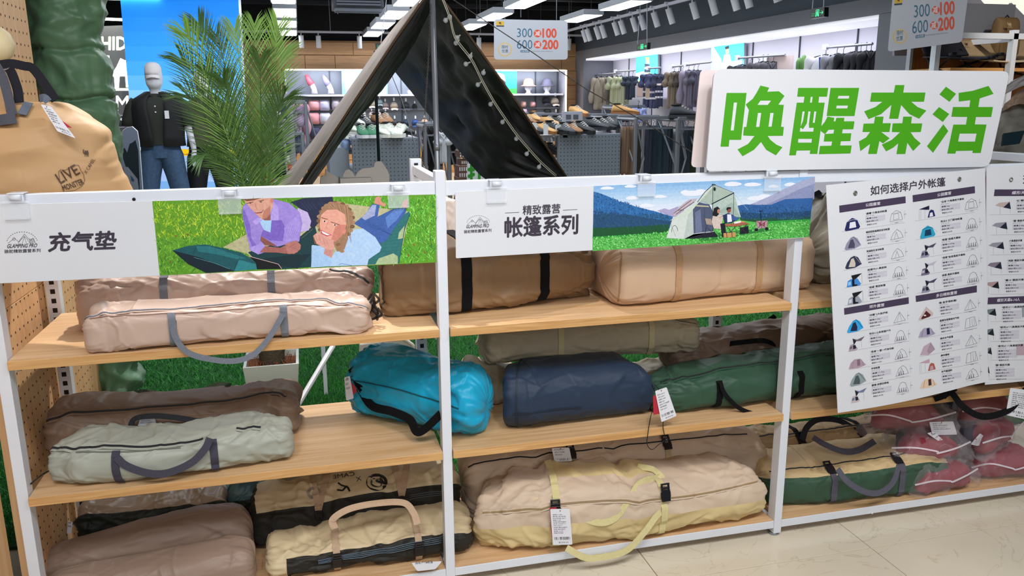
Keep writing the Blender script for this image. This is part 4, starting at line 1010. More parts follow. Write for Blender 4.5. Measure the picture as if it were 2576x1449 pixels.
pp([(56, 400), (300, 420), (600, 470), (920, 520), (900, 600), (52, 620)], '#1f4a78', 3.2)
pp([(54, 590), (250, 585), (500, 575), (900, 550), (890, 640), (50, 695)], '#14502c', 3.4)
pp([(1660, 345), (1750, 328), (1900, 335), (2040, 332), (2120, 300), (2200, 270), (2380, 262), (2508, 258), (2478, 505), (1950, 535), (1700, 505)], '#2b5c9c', 3)
pp([(1690, 420), (2000, 430), (2480, 400), (2478, 505), (1950, 535), (1700, 505)], '#1c4468', 3.2); pp([(1690, 480), (1850, 485), (2040, 480), (2480, 462), (2474, 502), (1950, 535), (1700, 505)], '#1f5238', 3.3)
pp([(48, 690), (900, 640), (900, 655), (48, 708)], '#1f8a34', 3.5); pp([(1950, 520), (2478, 492), (2476, 512), (1960, 545)], '#2f9c3c', 3.5)
def hin(r):
    while True:
        x = r.uniform(62, 935); y = r.uniform(200, 600)
        if y > 185 + (x - 58) * .318 + 10: return G([(x, y)])[0]
strokes(P, hin, 1500, lambda x, y, r: r.choice(['#3a7fc0', '#1d4f86', '#2e74b4', '#173e66'] if y < 540 else ['#234a6a', '#1a3c56', '#2c5c70']), 5, 2.2, 3.45, 5)
strokes(P, lambda r: G([(r.uniform(1700, 2470), r.uniform(340, 500))])[0], 900, lambda x, y, r: r.choice(['#33649c', '#1f4878', '#3b74ae', '#203e60']), 4, 2, 3.4, 6)
def min_(r):
    x = r.uniform(55, 2462); f = r.random(); y = (712 - x * .083) + f * ((848 - x * .063) - (712 - x * .083)) - 2
    return G([(x, y)])[0]
strokes(P, min_, 2600, lambda x, y, r: r.choice(['#7fdc76', '#46a844', '#9ae690', '#338f38', '#5fc458']), 4, 3.4, 3.6, 8, .6)
pp([(1180, 700), (1500, 640), (1900, 600), (2080, 612), (1800, 660), (1300, 740)], '#2c7a38', 3.7)
pp([(940, 430), (1020, 350), (1120, 275), (1215, 262), (1180, 310), (960, 462)], '#bcaeb8', 3.8)
for a in (((950, 430), (1150, 280)), ((975, 440), (1180, 300)), ((1000, 395), (1060, 390))): P.line(G(a), 1.6, '#5a4858', 3.9)
pp([(870, 705), (935, 500), (1110, 440), (1165, 350), (1175, 662), (1065, 715)], '#cdd5d2', 4)
pp([(1065, 715), (1110, 445), (1165, 380), (1175, 662)], '#b9c4c2', 4.1)
pp([(1165, 340), (1230, 305), (1350, 330), (1400, 430), (1395, 640), (1175, 660)], '#4c5470', 4.1)
pp([(1190, 420), (1250, 380), (1270, 640), (1195, 650)], '#6a7494', 4.2); pp([(1210, 335), (1340, 345), (1350, 360), (1200, 352)], '#b4b49c', 4.3)
for x in (1240, 1290): P.line(G([(x, 350), (x + 20, 640)]), .8, '#2a2f48', 4.3)
pp([(870, 705), (1065, 715), (1175, 662), (1400, 625), (1450, 690), (1180, 712)], '#1a1c2a', 3.9); P.line(G([(1175, 658), (1400, 630)]), 1.6, '#c9ced4', 4.4)
pp([(905, 512), (1180, 320), (1395, 106), (1385, 140), (1230, 310), (1115, 445)], '#c7d3c8', 4.5)
pp([(1395, 106), (1625, 200), (1375, 325), (1350, 330), (1290, 302), (1215, 305)], '#a5b6ac', 4.4); pp([(1625, 200), (1702, 472), (1600, 452), (1400, 440), (1378, 325)], '#adc0b8', 4.3)
pp([(1440, 420), (1600, 300), (1690, 460)], '#9cb0aa', 4.35)
P.line(G([(1375, 325), (1625, 200)]), 2.6, '#1d2434', 4.7); P.line(G([(1390, 112), (1386, 560)]), 1.2, '#1d2434', 4.8); P.line(G([(1622, 200), (1618, 450)]), 1.1, '#1d2434', 4.7)
P.line(G([(1395, 106), (1300, 190), (1215, 305)]), 1.5, '#1d2434', 4.8); P.line(G([(1380, 106), (1420, 112)]), 2.5, '#1d2434', 4.8); P.line(G([(1395, 106), (1625, 198)]), .8, '#28324a', 4.7)
P.line(G([(1630, 205), (1780, 390)]), .4, '#d0d6e0', 4.7); P.ell(*G([(1408, 158)])[0], 3, 5, '#12141f', 4.9)
P.ring(*G([(962, 640)])[0], 8, 17, .9, '#20283c', 4.9, a0=180, a1=350); P.line(G([(905, 512), (975, 690)]), .5, '#5c6870', 4.6)
pp([(1300, 482), (1368, 492), (1382, 560), (1318, 552)], '#a39288', 5); P.line(G([(1325, 555), (1290, 700)]), 1.3, '#2a2430', 5); P.line(G([(1330, 590), (1420, 690)]), 1.2, '#2a2430', 5); P.line(G([(1400, 580), (1360, 700)]), 1.2, '#2a2430', 5)
pp([(1390, 450), (1450, 440), (1500, 480), (1480, 605), (1400, 600), (1375, 520)], '#cdbdb4', 5.2); pp([(1440, 470), (1490, 500), (1470, 540), (1440, 520)], '#3a3444', 5.3)
pp([(1400, 372), (1440, 352), (1465, 375), (1455, 440), (1430, 465), (1386, 455)], '#15141e', 5.4); P.ell(*G([(1452, 405)])[0], 3.5, 5.5, '#b77c6a', 5.5)
pp([(1470, 545), (1525, 535), (1538, 690), (1492, 692)], '#171a2a', 5.3); P.line(G([(1460, 480), (1500, 455)]), 2, '#c08a7a', 5.5)
pp([(1500, 450), (1560, 425), (1620, 450), (1655, 500), (1600, 535), (1520, 540)], '#22305a', 5.4); pp([(1548, 440), (1592, 440), (1602, 520), (1550, 530)], '#dfe4f2', 5.5)
P.ell(*G([(1568, 390)])[0], 5, 7.5, '#8c4c42', 5.6); pp([(1538, 385), (1545, 362), (1590, 360), (1592, 378), (1560, 380), (1552, 400)], '#14131c', 5.7); pp([(1600, 450), (1650, 470), (1690, 480), (1650, 510), (1600, 500)], '#3e5c96', 5.6)
pp([(1520, 550), (1740, 528), (1800, 545), (1650, 575), (1530, 572)], '#a4604c', 5.8)
for a in (((1545, 575), (1620, 660)), ((1650, 570), (1560, 660)), ((1670, 560), (1775, 655)), ((1770, 550), (1690, 640))): P.line(G(a), 1.4, '#3c2c30', 5.6)
pp([(1620, 525), (1700, 510), (1710, 530), (1630, 545)], '#e8e4e4', 5.9); pp([(1700, 515), (1745, 520), (1740, 532), (1700, 530)], '#d88a68', 5.9)
pp([(1505, 650), (1645, 640), (1640, 692), (1510, 700)], '#c0965e', 6); P.line(G([(1540, 635), (1545, 698)]), 1.4, '#4a2e20', 6.1); P.line(G([(1600, 632), (1604, 694)]), 1.4, '#4a2e20', 6.1)
pp([(1690, 590), (1785, 570), (1790, 650), (1690, 660)], '#161a26', 5.5)
pp([(1872, 515), (2000, 508), (1990, 590), (1880, 600)], '#b08a98', 5.5)
for a in (((1880, 520), (1985, 590)), ((1985, 515), (1885, 595)), ((1935, 515), (1935, 595))): P.line(G(a), 1.1, '#4a1f2c', 5.6)
pp([(1905, 535), (1925, 520), (1925, 560), (1910, 575)], '#8a2438', 5.7); pp([(1955, 530), (1970, 525), (1965, 570), (1950, 570)], '#8a2438', 5.7)
for x, y in ((1875, 612), (1990, 600)): P.ell(*G([(x, y)])[0], 4.4, 4, '#141220', 5.8)
P.line(G([(1928, 520), (1922, 408)]), 1.1, '#141220', 5.8); P.line(G([(1905, 404), (1942, 402)]), 1.6, '#141220', 5.8)
P.build('printed_photo', s2, vary=.25, vscale=160)
# ---- big slogan board standing on the rail
B3 = yplane(-0.012)
s3 = board('slogan_board', 'large white board with four bold green characters standing on the shelving rail', B3, [(1797, 173), (2541, 179), (2489, 420), (1776, 431)], [24, 20, 20, 14], .006)
s3b = board('slogan_board', 'blank pinkish white board standing behind the green lettered board on the rail', yplane(0.052), [(1762, 175), (2480, 181), (2440, 412), (1739, 421)], [16, 20, 20, 12], .004, mat('pinkish_board', '#e2d3d2', .45))
GRN = '#46a012'; g = Print(B3); S = lambda pts: mapc(pts, 1780, 160, 3.3895)
WH = '#d6d8de'
def gp(pts): g.poly(S(pts), GRN, 1)
gp([(162, 250), (332, 250), (285, 650), (185, 650), (180, 708), (110, 708)])
gp([(450, 187), (525, 205), (508, 240), (608, 236), (655, 275), (603, 350), (650, 352), (626, 538), (650, 540), (642, 615), (512, 617), (535, 650), (585, 690), (638, 714), (582, 782), (500, 735), (455, 668), (395, 735), (298, 790), (255, 732), (345, 685), (400, 617), (303, 613), (310, 540), (330, 540), (352, 395), (325, 348), (385, 300), (420, 245)])
gp([(772, 207), (1028, 207), (1018, 282), (950, 282), (945, 333), (998, 333), (935, 770), (870, 770), (875, 740), (758, 742), (752, 782), (695, 782), (760, 333), (818, 333), (826, 282), (764, 282)])
gp([(1048, 207), (1292, 207), (1252, 447), (1015, 447)])
gp([(1022, 452), (1080, 462), (1075, 492), (1090, 492), (1098, 462), (1166, 462), (1162, 492), (1252, 492), (1242, 560), (1152, 560), (1146, 594), (1225, 594), (1217, 660), (1136, 662), (1130, 698), (1228, 698), (1218, 766), (948, 772), (958, 702), (1055, 700), (1062, 664), (990, 664), (998, 600), (965, 575), (968, 535), (1000, 495)])
gp([(1600, 183), (1678, 183), (1668, 247), (1857, 247), (1845, 325), (1735, 325), (1790, 370), (1865, 400), (1803, 470), (1720, 430), (1650, 352), (1625, 470), (1548, 470), (1567, 352), (1480, 430), (1372, 473), (1335, 407), (1430, 370), (1490, 325), (1385, 325), (1397, 247), (1587, 247)])
gp([(1428, 452), (1500, 452), (1492, 508), (1562, 508), (1550, 583), (1480, 583), (1552, 637), (1496, 680), (1465, 660), (1442, 770), (1368, 770), (1385, 685), (1302, 747), (1290, 663), (1350, 630), (1385, 583), (1320, 583), (1330, 512), (1418, 510)])
gp([(1668, 452), (1742, 452), (1735, 510), (1830, 510), (1818, 583), (1730, 585), (1765, 635), (1817, 680), (1752, 745), (1703, 675), (1685, 770), (1610, 772), (1625, 680), (1580, 718), (1522, 748), (1485, 690), (1570, 650), (1640, 585), (1570, 583), (1578, 510), (1660, 508)])
for q in ([(2032, 197), (2118, 258), (2062, 326), (1977, 262)], [(1973, 370), (2060, 430), (2005, 497), (1917, 432)], [(2010, 517), (2052, 575), (1922, 760), (1870, 705)]): gp(q)
gp([(2140, 250), (2260, 232), (2395, 190), (2437, 258), (2320, 297), (2308, 370), (2433, 370), (2418, 455), (2288, 455), (2278, 518), (2378, 520), (2328, 762), (2257, 762), (2260, 742), (2118, 745), (2112, 767), (2043, 767), (2095, 520), (2203, 520), (2213, 455), (2078, 453), (2092, 370), (2232, 370), (2240, 312), (2142, 323)])
for q in ([(223, 332), (250, 332), (222, 570), (196, 570)], [(450, 316), (540, 316), (512, 352), (425, 352)], [(428, 421), (456, 421), (440, 540), (412, 540)], [(534, 421), (562, 421), (545, 538), (518, 538)],
          [(878, 284), (895, 284), (888, 333), (872, 333)], [(808, 408), (827, 408), (812, 490), (792, 535)], [(858, 408), (876, 408), (862, 515), (864, 548), (903, 548), (900, 580), (785, 580), (790, 545), (812, 560), (845, 510)], [(908, 408), (926, 408), (912, 505), (896, 505)],
          [(772, 642), (888, 642), (885, 674), (770, 674)], [(1115, 275), (1207, 275), (1203, 298), (1108, 298)], [(1100, 358), (1195, 358), (1190, 382), (1095, 382)], [(1030, 565), (1078, 563), (1072, 596), (1002, 600)], [(2148, 597), (2292, 597), (2278, 665), (2135, 665)]):
    g.poly(S(q), WH, 2)
g.build('green_lettering', s3)
# ---- clear clips gripping the rail
def clip(px, py, label, flap=True):
    p = at(px, py, -0.004)
    root = empty('sign_clip', label, 'clip', tuple(p), 'clear sign clips on the rail')
    M = Matrix.Translation(p)
    b = MB().box((-.018, -.008, -.006), (.018, .0, .014), M); b.box((-.02, -.010, .012), (.02, .034, .0155), M); b.build('grip', CLEARW, root, bevel=.002)
    MB().tube([p + Vector((-.012, -.013, .004)), p + Vector((.014, -.013, .004))], .0075, 12).build('barrel', CLEARW, root, smooth=True)
    f = MB().box((-.030, -.0165, -.05), (.030, -.0150, -.004), M); f.box((-.034, -.02, -.009), (.034, -.006, -.006), M); f.box((-.030, -.021, -.052), (.030, -.0150, -.047), M)
    f.build('flap', CLEAR, root)
    return root
for px, py, lb in ((42, 500, 'clear sign clip at the pegboard end of the grass couple banner'), (577, 489, 'clear sign clip above the head of the man in the printed photo'), (1000, 476, 'clear sign clip next to the middle post over the bare feet of the print'),
                   (1246, 465, 'clear sign clip above the printed tent series heading'), (1622, 451, 'clear sign clip above the printed blue hills'), (1938, 439, 'clear sign clip below the green lettered board')):
    clip(px, py, lb)
# ================================================================== hanging posters on the third bay
def curved_board(name, label, B, TL, TR, BR, BL, bulge, thick=.002, nx=16, ny=20):
    """thin sheet whose lower edge curls a little; returns the object"""
    rows, rows2 = [], []
    for j in range(ny + 1):
        v = j / ny; r_, q_ = [], []
        for i in range(nx + 1):
            u_ = i / nx
            x = (TL[0] * (1 - u_) + TR[0] * u_) * (1 - v) + (BL[0] * (1 - u_) + BR[0] * u_) * v
            y = (TL[1] * (1 - u_) + TR[1] * u_) * (1 - v) + (BL[1] * (1 - u_) + BR[1] * u_) * v + bulge * v ** 6 * math.sin(PI * min(1, u_ * 1.15)) * 1
            p = B.px(x, y); r_.append(p); q_.append(p - B.n * thick)
        rows.append(r_); rows2.append(q_)
    mb = MB().grid(rows); mb.grid([list(reversed(r)) for r in rows2])
    for a, b in ((rows[0], rows2[0]), (rows2[-1], rows[-1]), ([r[0] for r in rows2], [r[0] for r in rows]), ([r[-1] for r in rows], [r[-1] for r in rows2])): mb.grid([b, a])
    return tag(mb.build(name, BOARDW, None, recalc=True), label, 'poster')
o_, a_, b_ = at(2078, 466, -.105), at(2478, 423, -.03), at(2108, 1039, -.15)
B4 = Board(o_, a_, b_)
p1 = curved_board('tent_poster', 'white poster listing twenty tents in two columns hanging from the rail', B4, (2078, 466), (2478, 423), (2486, 960), (2108, 1039), 6)
PURP = '#453a52'
P = Print(B4); PR = P
A_ = lambda x, y: (2070 + x / 4.3907, 430 + y / 4.3907); Bm = lambda x, y: (2070 + x / 4.674, 740 + y / 4.674)
x0, y0 = A_(525, 272); x1, y1 = A_(1350, 166)
P.text('如何选择户外帐篷', x0, y0, x1, y1, 23.5, INK, bold=.014, res=3)
for f, q, t, c in ((A_, [(180, 383), (912, 280), (915, 355), (183, 462)], '公园露营', (470, 396, 632, 374)), (A_, [(990, 268), (1677, 168), (1680, 245), (993, 345)], '公园露营', (1262, 284, 1415, 260)),
                   (A_, [(1023, 1380), (1700, 1265), (1700, 1340), (1028, 1448)], '多日精致露营', (1250, 1396, 1480, 1358)), (Bm, [(248, 165), (1008, 35), (1010, 112), (252, 243)], '郊外露营', (545, 168, 720, 142))):
    P.poly([f(*v) for v in q], PURP, 1); a = f(c[0], c[1]); b = f(c[2], c[3]); P.text(t, a[0], a[1], b[0], b[1], 8, '#e8e6ee', k=2, bold=.008)
def slope(y): return -.143 - .00008 * (y - 500)
def tent_pic(P, x, y, kind, c, w=42, h=30):
    s_ = slope(y); q = lambda pts: [(x + u_ * w, y + v * h + u_ * w * s_) for u_, v in pts]
    d, l = c
    if kind == 'cabin':
        P.poly(q([(.05, .95), (.18, .3), (.5, .02), (.8, .25), (.98, .85), (.9, 1), (.12, 1.08)]), d, 1); P.poly(q([(.36, .38), (.68, .36), (.74, .85), (.32, .88)]), l, 2)
        P.line(q([(.18, .3), (.5, .18), (.8, .25)]), .7, l, 2); P.line(q([(.8, .25), (1.1, .7)]), .3, '#777788', 1)
    elif kind == 'dome':
        P.poly(q([(.0, .98), (.12, .55), (.35, .15), (.55, .05), (.78, .25), (1, .85), (.6, 1.08), (.1, 1.1)]), d, 1); P.poly(q([(.2, .95), (.36, .3), (.5, .25), (.62, .7), (.6, 1.0)]), l, 2)
        P.line(q([(.35, .15), (.55, .05), (.9, .75)]), .7, l, 3)
    elif kind == 'flap':
        P.poly(q([(.05, 1.08), (.12, .55), (.3, .42), (.7, .45), (.92, .95), (.8, 1.08)]), d, 1); P.poly(q([(.36, .5), (.5, .5), (.52, .9), (.7, .95), (.68, 1.05), (.38, 1.05)]), '#12131f', 2)
        P.poly(q([(.32, .12), (.95, .06), (.62, .42), (.42, .55)]), '#15161f', 3); P.line(q([(.95, .06), (.97, .95)]), .4, '#55566a', 2); P.poly(q([(.14, .65), (.3, .6), (.3, .9), (.12, .95)]), l, 2)
    elif kind == 'awning':
        P.poly(q([(.0, .2), (.62, .0), (.62, .35), (.45, .32)]), '#1a1d3a' if d < '#6' else l, 1); P.poly(q([(.52, 1.0), (.62, .48), (.72, .35), (.88, .45), (.98, .95)]), d, 2); P.poly(q([(.66, .62), (.8, .6), (.84, .92), (.62, .95)]), l, 3)
        for u_ in (.02, .12, .36): P.line(q([(u_, .22), (u_, 1.05)]), .35, '#77788c', 1)
    elif kind == 'canopy':
        P.poly(q([(.28, .05), (.55, .2), (1, .02), (.8, .35), (.5, .32), (.38, .55)]), l, 2); P.poly(q([(.28, .05), (.5, .3), (.36, .6)]), '#17182a', 3); P.poly(q([(.05, 1.1), (.14, .55), (.35, .5), (.6, .95), (.5, 1.1)]), d, 1)
        P.poly(q([(.3, .62), (.45, .62), (.5, .9), (.32, .95)]), '#1c1d2e', 3); P.line(q([(.8, .35), (.84, .95)]), .35, '#77788c', 1); P.poly(q([(.12, .7), (.26, .66), (.26, .88), (.1, .92)]), l, 2)
    elif kind == 'tipi':
        P.poly(q([(.05, .95), (.5, .0), (.92, .62), (.9, .85), (.15, 1.08)]), d, 1); P.poly(q([(.2, .92), (.5, .35), (.78, .75), (.7, .9), (.25, 1.0)]), l, 2); P.ell(*q([(.42, .72)])[0], 3, 2, '#e6ddd8', 3)
    elif kind == 'ridge':
        P.poly(q([(.08, 1.0), (.3, .3), (.72, .05), (.98, .7), (.6, 1.08)]), d, 1); P.poly(q([(.72, .05), (.98, .7), (.62, 1.05), (.5, .75)]), l, 2)
    else:
        P.poly(q([(.0, 1.02), (.12, .55), (.35, .28), (.7, .3), (.92, .7), (1.05, .9), (.6, 1.05)]), d, 1); P.poly(q([(.5, .35), (.66, .33), (.7, .85), (.52, .88)]), l, 2); P.line(q([(.3, .32), (.2, 1)]), .5, l, 2); P.line(q([(.78, .4), (.9, .95)]), .5, l, 2)
def diag(P, x, y, kind, w=32, h=26):
    s_ = slope(y); q = lambda pts: [(x + u_ * w, y + v * h + u_ * w * s_) for u_, v in pts]; K = '#5c5a66'
    if kind == 0: P.line(q([(.05, 1), (.3, .15), (.5, .02), (.72, .15), (.98, 1)]), .7, K, closed=True); n_ = 4
    elif kind == 1: P.line(q([(.0, 1), (.12, .3), (.5, 0), (.85, .25), (1, .95)]), .7, K, closed=True); P.line(q([(.3, .35), (.65, .3), (.72, .85), (.28, .9)]), .6, K, closed=True); P.line(q([(.12, .3), (.85, .25)]), .5, K); n_ = 0
    elif kind == 2: P.line(q([(.0, 1), (.2, .4), (.5, .05), (.8, .35), (1, .9)]), .7, K, closed=True); P.line(q([(.3, .95), (.45, .3), (.62, .9)]), .6, K); n_ = 0
    elif kind == 3: P.line(q([(.05, 1), (.5, 0), (.98, .9)]), .7, K, closed=True); P.line(q([(.3, .98), (.5, .1), (.7, .94)]), .5, K); n_ = 0
    elif kind == 4: P.line(q([(.05, 1), (.15, .1), (.8, 0), (.98, .9)]), .7, K, closed=True); P.line(q([(.42, .05), (.45, .95)]), .6, K); P.line(q([(.6, .15), (.62, .85), (.8, .8), (.76, .12)]), .5, K); n_ = 0
    else: P.line(q([(.0, 1), (.25, .3), (.55, .05), (.8, .3), (1, .9)]), .7, K, closed=True); P.line(q([(.3, .9), (.45, .25), (.62, .85)]), .6, K); n_ = 3
    for i in range(n_):
        u_ = .25 + i * .17; P.poly(q([(u_ - .06, .96), (u_, .62), (u_ + .06, .94)]), '#7a7884', 2); P.ell(*q([(u_, .64)])[0], 1, 1.3, '#7a7884', 2, n=8)
    P.line(q([(1.14, .1), (1.15, .9)]), .35, '#77757f'); P.line(q([(0, 1.16), (1, 1.12)]), .35, '#77757f'); P.line(q([(1.1, .5), (1.28, .48)]), 1.1, '#8a8894', 2); P.line(q([(.4, 1.2), (.65, 1.19)]), 1.1, '#8a8894', 2)
def row(P, x, y, name, kg, ppl, yuan, kind, c, dk, pic=True, sc=1.0, nb=2, wname=None):
    s_ = slope(y); W = wname or len(name) * 5.4
    P.text(name, x, y, x + W, y + W * s_, 5.2, '#1c1a24', bold=.012, res=1)
    P.text('货号:1J%d' % (37000 + int(x * 7 + y * 13) % 899), x + 1, y + 4.6, x + 23, y + 4.6 + 22 * s_, 2.4, '#55535e', res=1)
    yy = y + 6.4
    labs = ['重量:' + kg, '容纳人数:' + ppl, '展开面积:15㎡'][:nb]
    for i, t in enumerate(labs):
        P.poly([(x, yy), (x + 50, yy + 50 * s_), (x + 50, yy + 6.2 + 50 * s_), (x, yy + 6.2)], '#c5c3d0', 1)
        L = len(t) * 3.3; P.text(t, x + 3, yy + 5.2, x + 3 + L, yy + 5.2 + L * s_, 3.8, '#2a2833', res=1, bold=.006); yy += 7.6
    L = 25; P.text('零售价:' + yuan + '元', x + 4, yy + 5.6, x + 4 + L, yy + 5.6 + L * s_, 3.8, '#2a2833', res=1, bold=.006)
    if pic: tent_pic(P, x - 54, y + 2 + 8, kind, c)
    if dk is not None: diag(P, x + 62, y - 9, dk)
def rule(P, a, b): P.line([a, b], .5, '#9a98a4')
NV, GY, GD, BL_, LG, LV = ('#20265c', '#e0e0ea'), ('#8f8da4', '#4a4860'), ('#2c3550', '#c8c0b4'), ('#3f86cf', '#8fc0ee'), ('#9298a8', '#c8cdd8'), ('#a99aa8', '#6e5f6e')
rows = [(A_, 468, 485, '“晨曦”六角自动帐篷', '4.2kg', '3-5人', '299', 'cabin', NV, 1), (A_, 475, 690, '萌团团熊猫黑胶自动帐篷', '4kg', '3-4人', '459', 'dome', GY, 2), (A_, 482, 900, '熊猫联名自动帐篷', '3.4kg', '3-4人', '459', 'dome', GD, 2),
        (A_, 490, 1105, '逍遥PRO-黑胶帐', '4kg', '3-4人', '529', 'flap', BL_, 0), (A_, 500, 1300, '“逍遥”黑胶帐篷', '5kg', '3-4人', '599', 'flap', LG, 0),
        (Bm, 535, 262, '“沐暖”2人徒步帐', '2.2kg', '1-2人', '399', 'dome', ('#2fa0e0', '#1b2440'), 3), (Bm, 545, 478, '牧云6-山系熊猫户外', '8.6kg', '4-5人', '899', 'canopy', LV, 0), (Bm, 555, 693, '“苍漠”一室一厅自动帐', '7kg', '5-6人', '1199', 'tunnel', ('#a893a2', '#7d6878'), 5),
        (Bm, 567, 888, '半球帐篷', '11.6kg', '4-6人', '1099', 'dome', ('#8b9a9c', '#49555c'), 5), (Bm, 572, 1085, '屋檐·涂银四季帐', '约10kg', '4-5人', '1899', 'canopy', ('#c2b0b4', '#6c7898'), 0),
        (A_, 1297, 355, '“云溪”六角黑胶天幕帐', '6kg', '3-4人', '699', 'awning', NV, 1), (A_, 1300, 570, '牧云4 三门营地帐篷', '4kg', '3-4人', '699', 'cabin', ('#2a9cc0', '#12395a'), 0), (A_, 1306, 775, '“熊猫”逍遥天幕帐', '6.35kg', '3-4人', '799', 'canopy', GY, 0),
        (A_, 1310, 972, '“逍遥”钛金黑胶天幕帐', '7.6kg', '3-4人', '799', 'canopy', ('#6a607c', '#b8b4c4'), 0), (A_, 1315, 1165, '逍遥-黑胶天幕帐', '6.3kg', '3-4人', '799', 'canopy', GY, 0),
        (Bm, 1367, 115, '隐·金字塔帐篷Ⅰ', '16kg', '3-5人', '2699', 'tipi', ('#c4aeb0', '#4c2020'), 3), (Bm, 1373, 325, '星舰车尾隧道充气帐', '19.7kg', '5-6人', '3999', 'tunnel', ('#a39cb4', '#1c2240'), 4), (Bm, 1378, 535, '棉布充气帐篷', '21kg', '3-4人', '4899', 'ridge', ('#b7a2b0', '#a08c9c'), 3),
        (Bm, 1385, 735, '棉布春帐', '32.2kg', '4-5人', '4699', 'awning', ('#a8584a', '#b89aa8'), 4), (Bm, 1392, 925, '充气隧道帐', '26kg', '5-6人', '4599', 'tunnel', ('#dcc0a4', '#3a2c34'), 5)]
for f, x, y, nm, kg, pe, yu, kd, c, dk in rows:
    X_, Y_ = f(x, y); row(P, X_, Y_, nm, kg, pe, yu, kd, c, dk)
for f, a, b in ((A_, (207, 673), (905, 570)), (A_, (218, 886), (910, 785)), (A_, (228, 1098), (920, 992)), (A_, (238, 1292), (930, 1186)), (A_, (1018, 552), (1675, 455)), (A_, (1022, 762), (1680, 662)), (A_, (1030, 970), (1685, 868)), (A_, (1035, 1160), (1690, 1058)), (A_, (1040, 1352), (1695, 1245)),
                (Bm, (262, 132), (1000, 3)), (Bm, (282, 460), (1012, 333)), (Bm, (296, 674), (1020, 549)), (Bm, (310, 890), (1030, 764)), (Bm, (318, 1090), (1035, 962)), (Bm, (1115, 313), (1805, 190)), (Bm, (1130, 525), (1810, 402)), (Bm, (1135, 735), (1815, 612)), (Bm, (1138, 937), (1820, 808))): rule(P, f(*a), f(*b))
P.build('printed_sheet', p1)
EYE = mat('eyelet_steel', '#8b8f8c', .35, .8)
for x, y in ((2151, 486), (2413, 451)):
    p = B4.px(x, y, 2); q = MB()
    ax = B4.n; e1 = ax.cross(Vector((0, 0, 1))).normalized(); e2 = ax.cross(e1)
    ring_ = [p + (e1 * math.cos(2 * PI * k / 20) + e2 * math.sin(2 * PI * k / 20)) * .0062 for k in range(21)]
    q.tube(ring_, .0022, 8, False).build('eyelet', EYE, p1, smooth=True); MB().add([p + (e1 * math.cos(2 * PI * k / 16) + e2 * math.sin(2 * PI * k / 16)) * .0048 for k in range(16)], [tuple(range(16))]).build('eyelet_hole', mat('eyelet_shadow', '#6c6a5c', .9), p1)
# second poster
B5 = Board(at(2482, 424, -.008), at(2576, 414, -.006), at(2480, 960, -.03))
p2 = curved_board('tent_poster', 'white poster listing canopy tarps, half cut off by the picture edge', B5, (2482, 423), (2900, 378), (2880, 915), (2478, 968), 5)
C6 = lambda x, y: (2040 + x / 2.196, 400 + y / 2.196); P = Print(B5)
for q, t, c in (([(1015, 168), (1500, 168), (1500, 203), (1010, 205)], '蝶形天幕3-6人', (1108, 196, 1262, 192)), ([(978, 765), (1500, 745), (1500, 785), (975, 803)], '蝶形天幕6-14人', (1026, 790, 1152, 784))):
    P.poly([C6(*v) for v in q], PURP, 1); a = C6(c[0], c[1]); b = C6(c[2], c[3]); P.text(t, a[0], a[1], b[0], b[1], 8.5, '#e8e6ee', bold=.008, lean=1.5)
P.text('天幕选择', 2573, 462, 2660, 455, 22, INK, bold=.014)
slope = lambda y: -.045
SAND2, GRY2, SLT = ('#b9a8a4', '#1c2436'), ('#8e8e9c', '#1c2436'), ('#6c7a7e', '#12202c')
for x, y, nm, c in ((1132, 236, '“红”蝶形天幕', SAND2), (1113, 348, '“翼”黑胶天幕', GRY2), (1095, 458, '六角黑胶天幕', GRY2), (1083, 568, '“鸿鹄”黑胶天幕', ('#7d7284', '#1c2436')), (1068, 676, '“麓15”黑胶天幕', ('#a98c90', '#15161f')),
                    (1052, 826, '“银河15”八角黑胶天幕', SLT), (1040, 936, '“银河20”八角黑胶天幕', SLT), (1028, 1040, '“银河25”八角黑胶天幕', SLT), (1015, 1145, '“翻”黑胶天幕', SLT)):
    X_, Y_ = C6(x, y); row(P, X_, Y_, nm, '5.4kg', '8-10人', '899', 'x', c, None, pic=False, nb=3 if y > 800 else 2)
    q = lambda pts: [(X_ - 52 + a * 40, Y_ + b * 26) for a, b in pts]
    vis = [(max(2484, xx), yy) for xx, yy in q([(.0, .35), (.25, .1), (.9, 0), (.5, .55)])]
    P.poly(vis, c[0], 1); P.poly([(max(2484, xx), yy) for xx, yy in q([(.9, 0), (.98, .7), (.5, .55)])], c[1], 2)
    P.line([(max(2485, xx), yy) for xx, yy in q([(.3, .4), (.3, 1.2)])], .4, '#77788c'); P.line([(max(2485, xx), yy) for xx, yy in q([(.9, .4), (.95, 1.1)])], .4, '#77788c')
    P.line([C6(990, y + 72), C6(1400, y + 66)], .5, '#9a98a4')
P.poly([(2570, 770), (2576, 768), (2610, 768), (2610, 796), (2571, 798)], '#8e9a9e', 1); P.poly([(2557, 866), (2610, 862), (2610, 892), (2556, 894)], '#b4a0aa', 1)
P.build('printed_sheet', p2)
p = B5.px(2543, 452, 2)
MB().tube([p + Vector((math.cos(2 * PI * k / 20), 0, math.sin(2 * PI * k / 20))) * .0062 for k in range(21)], .0022, 8, False).build('eyelet', EYE, p2, smooth=True)
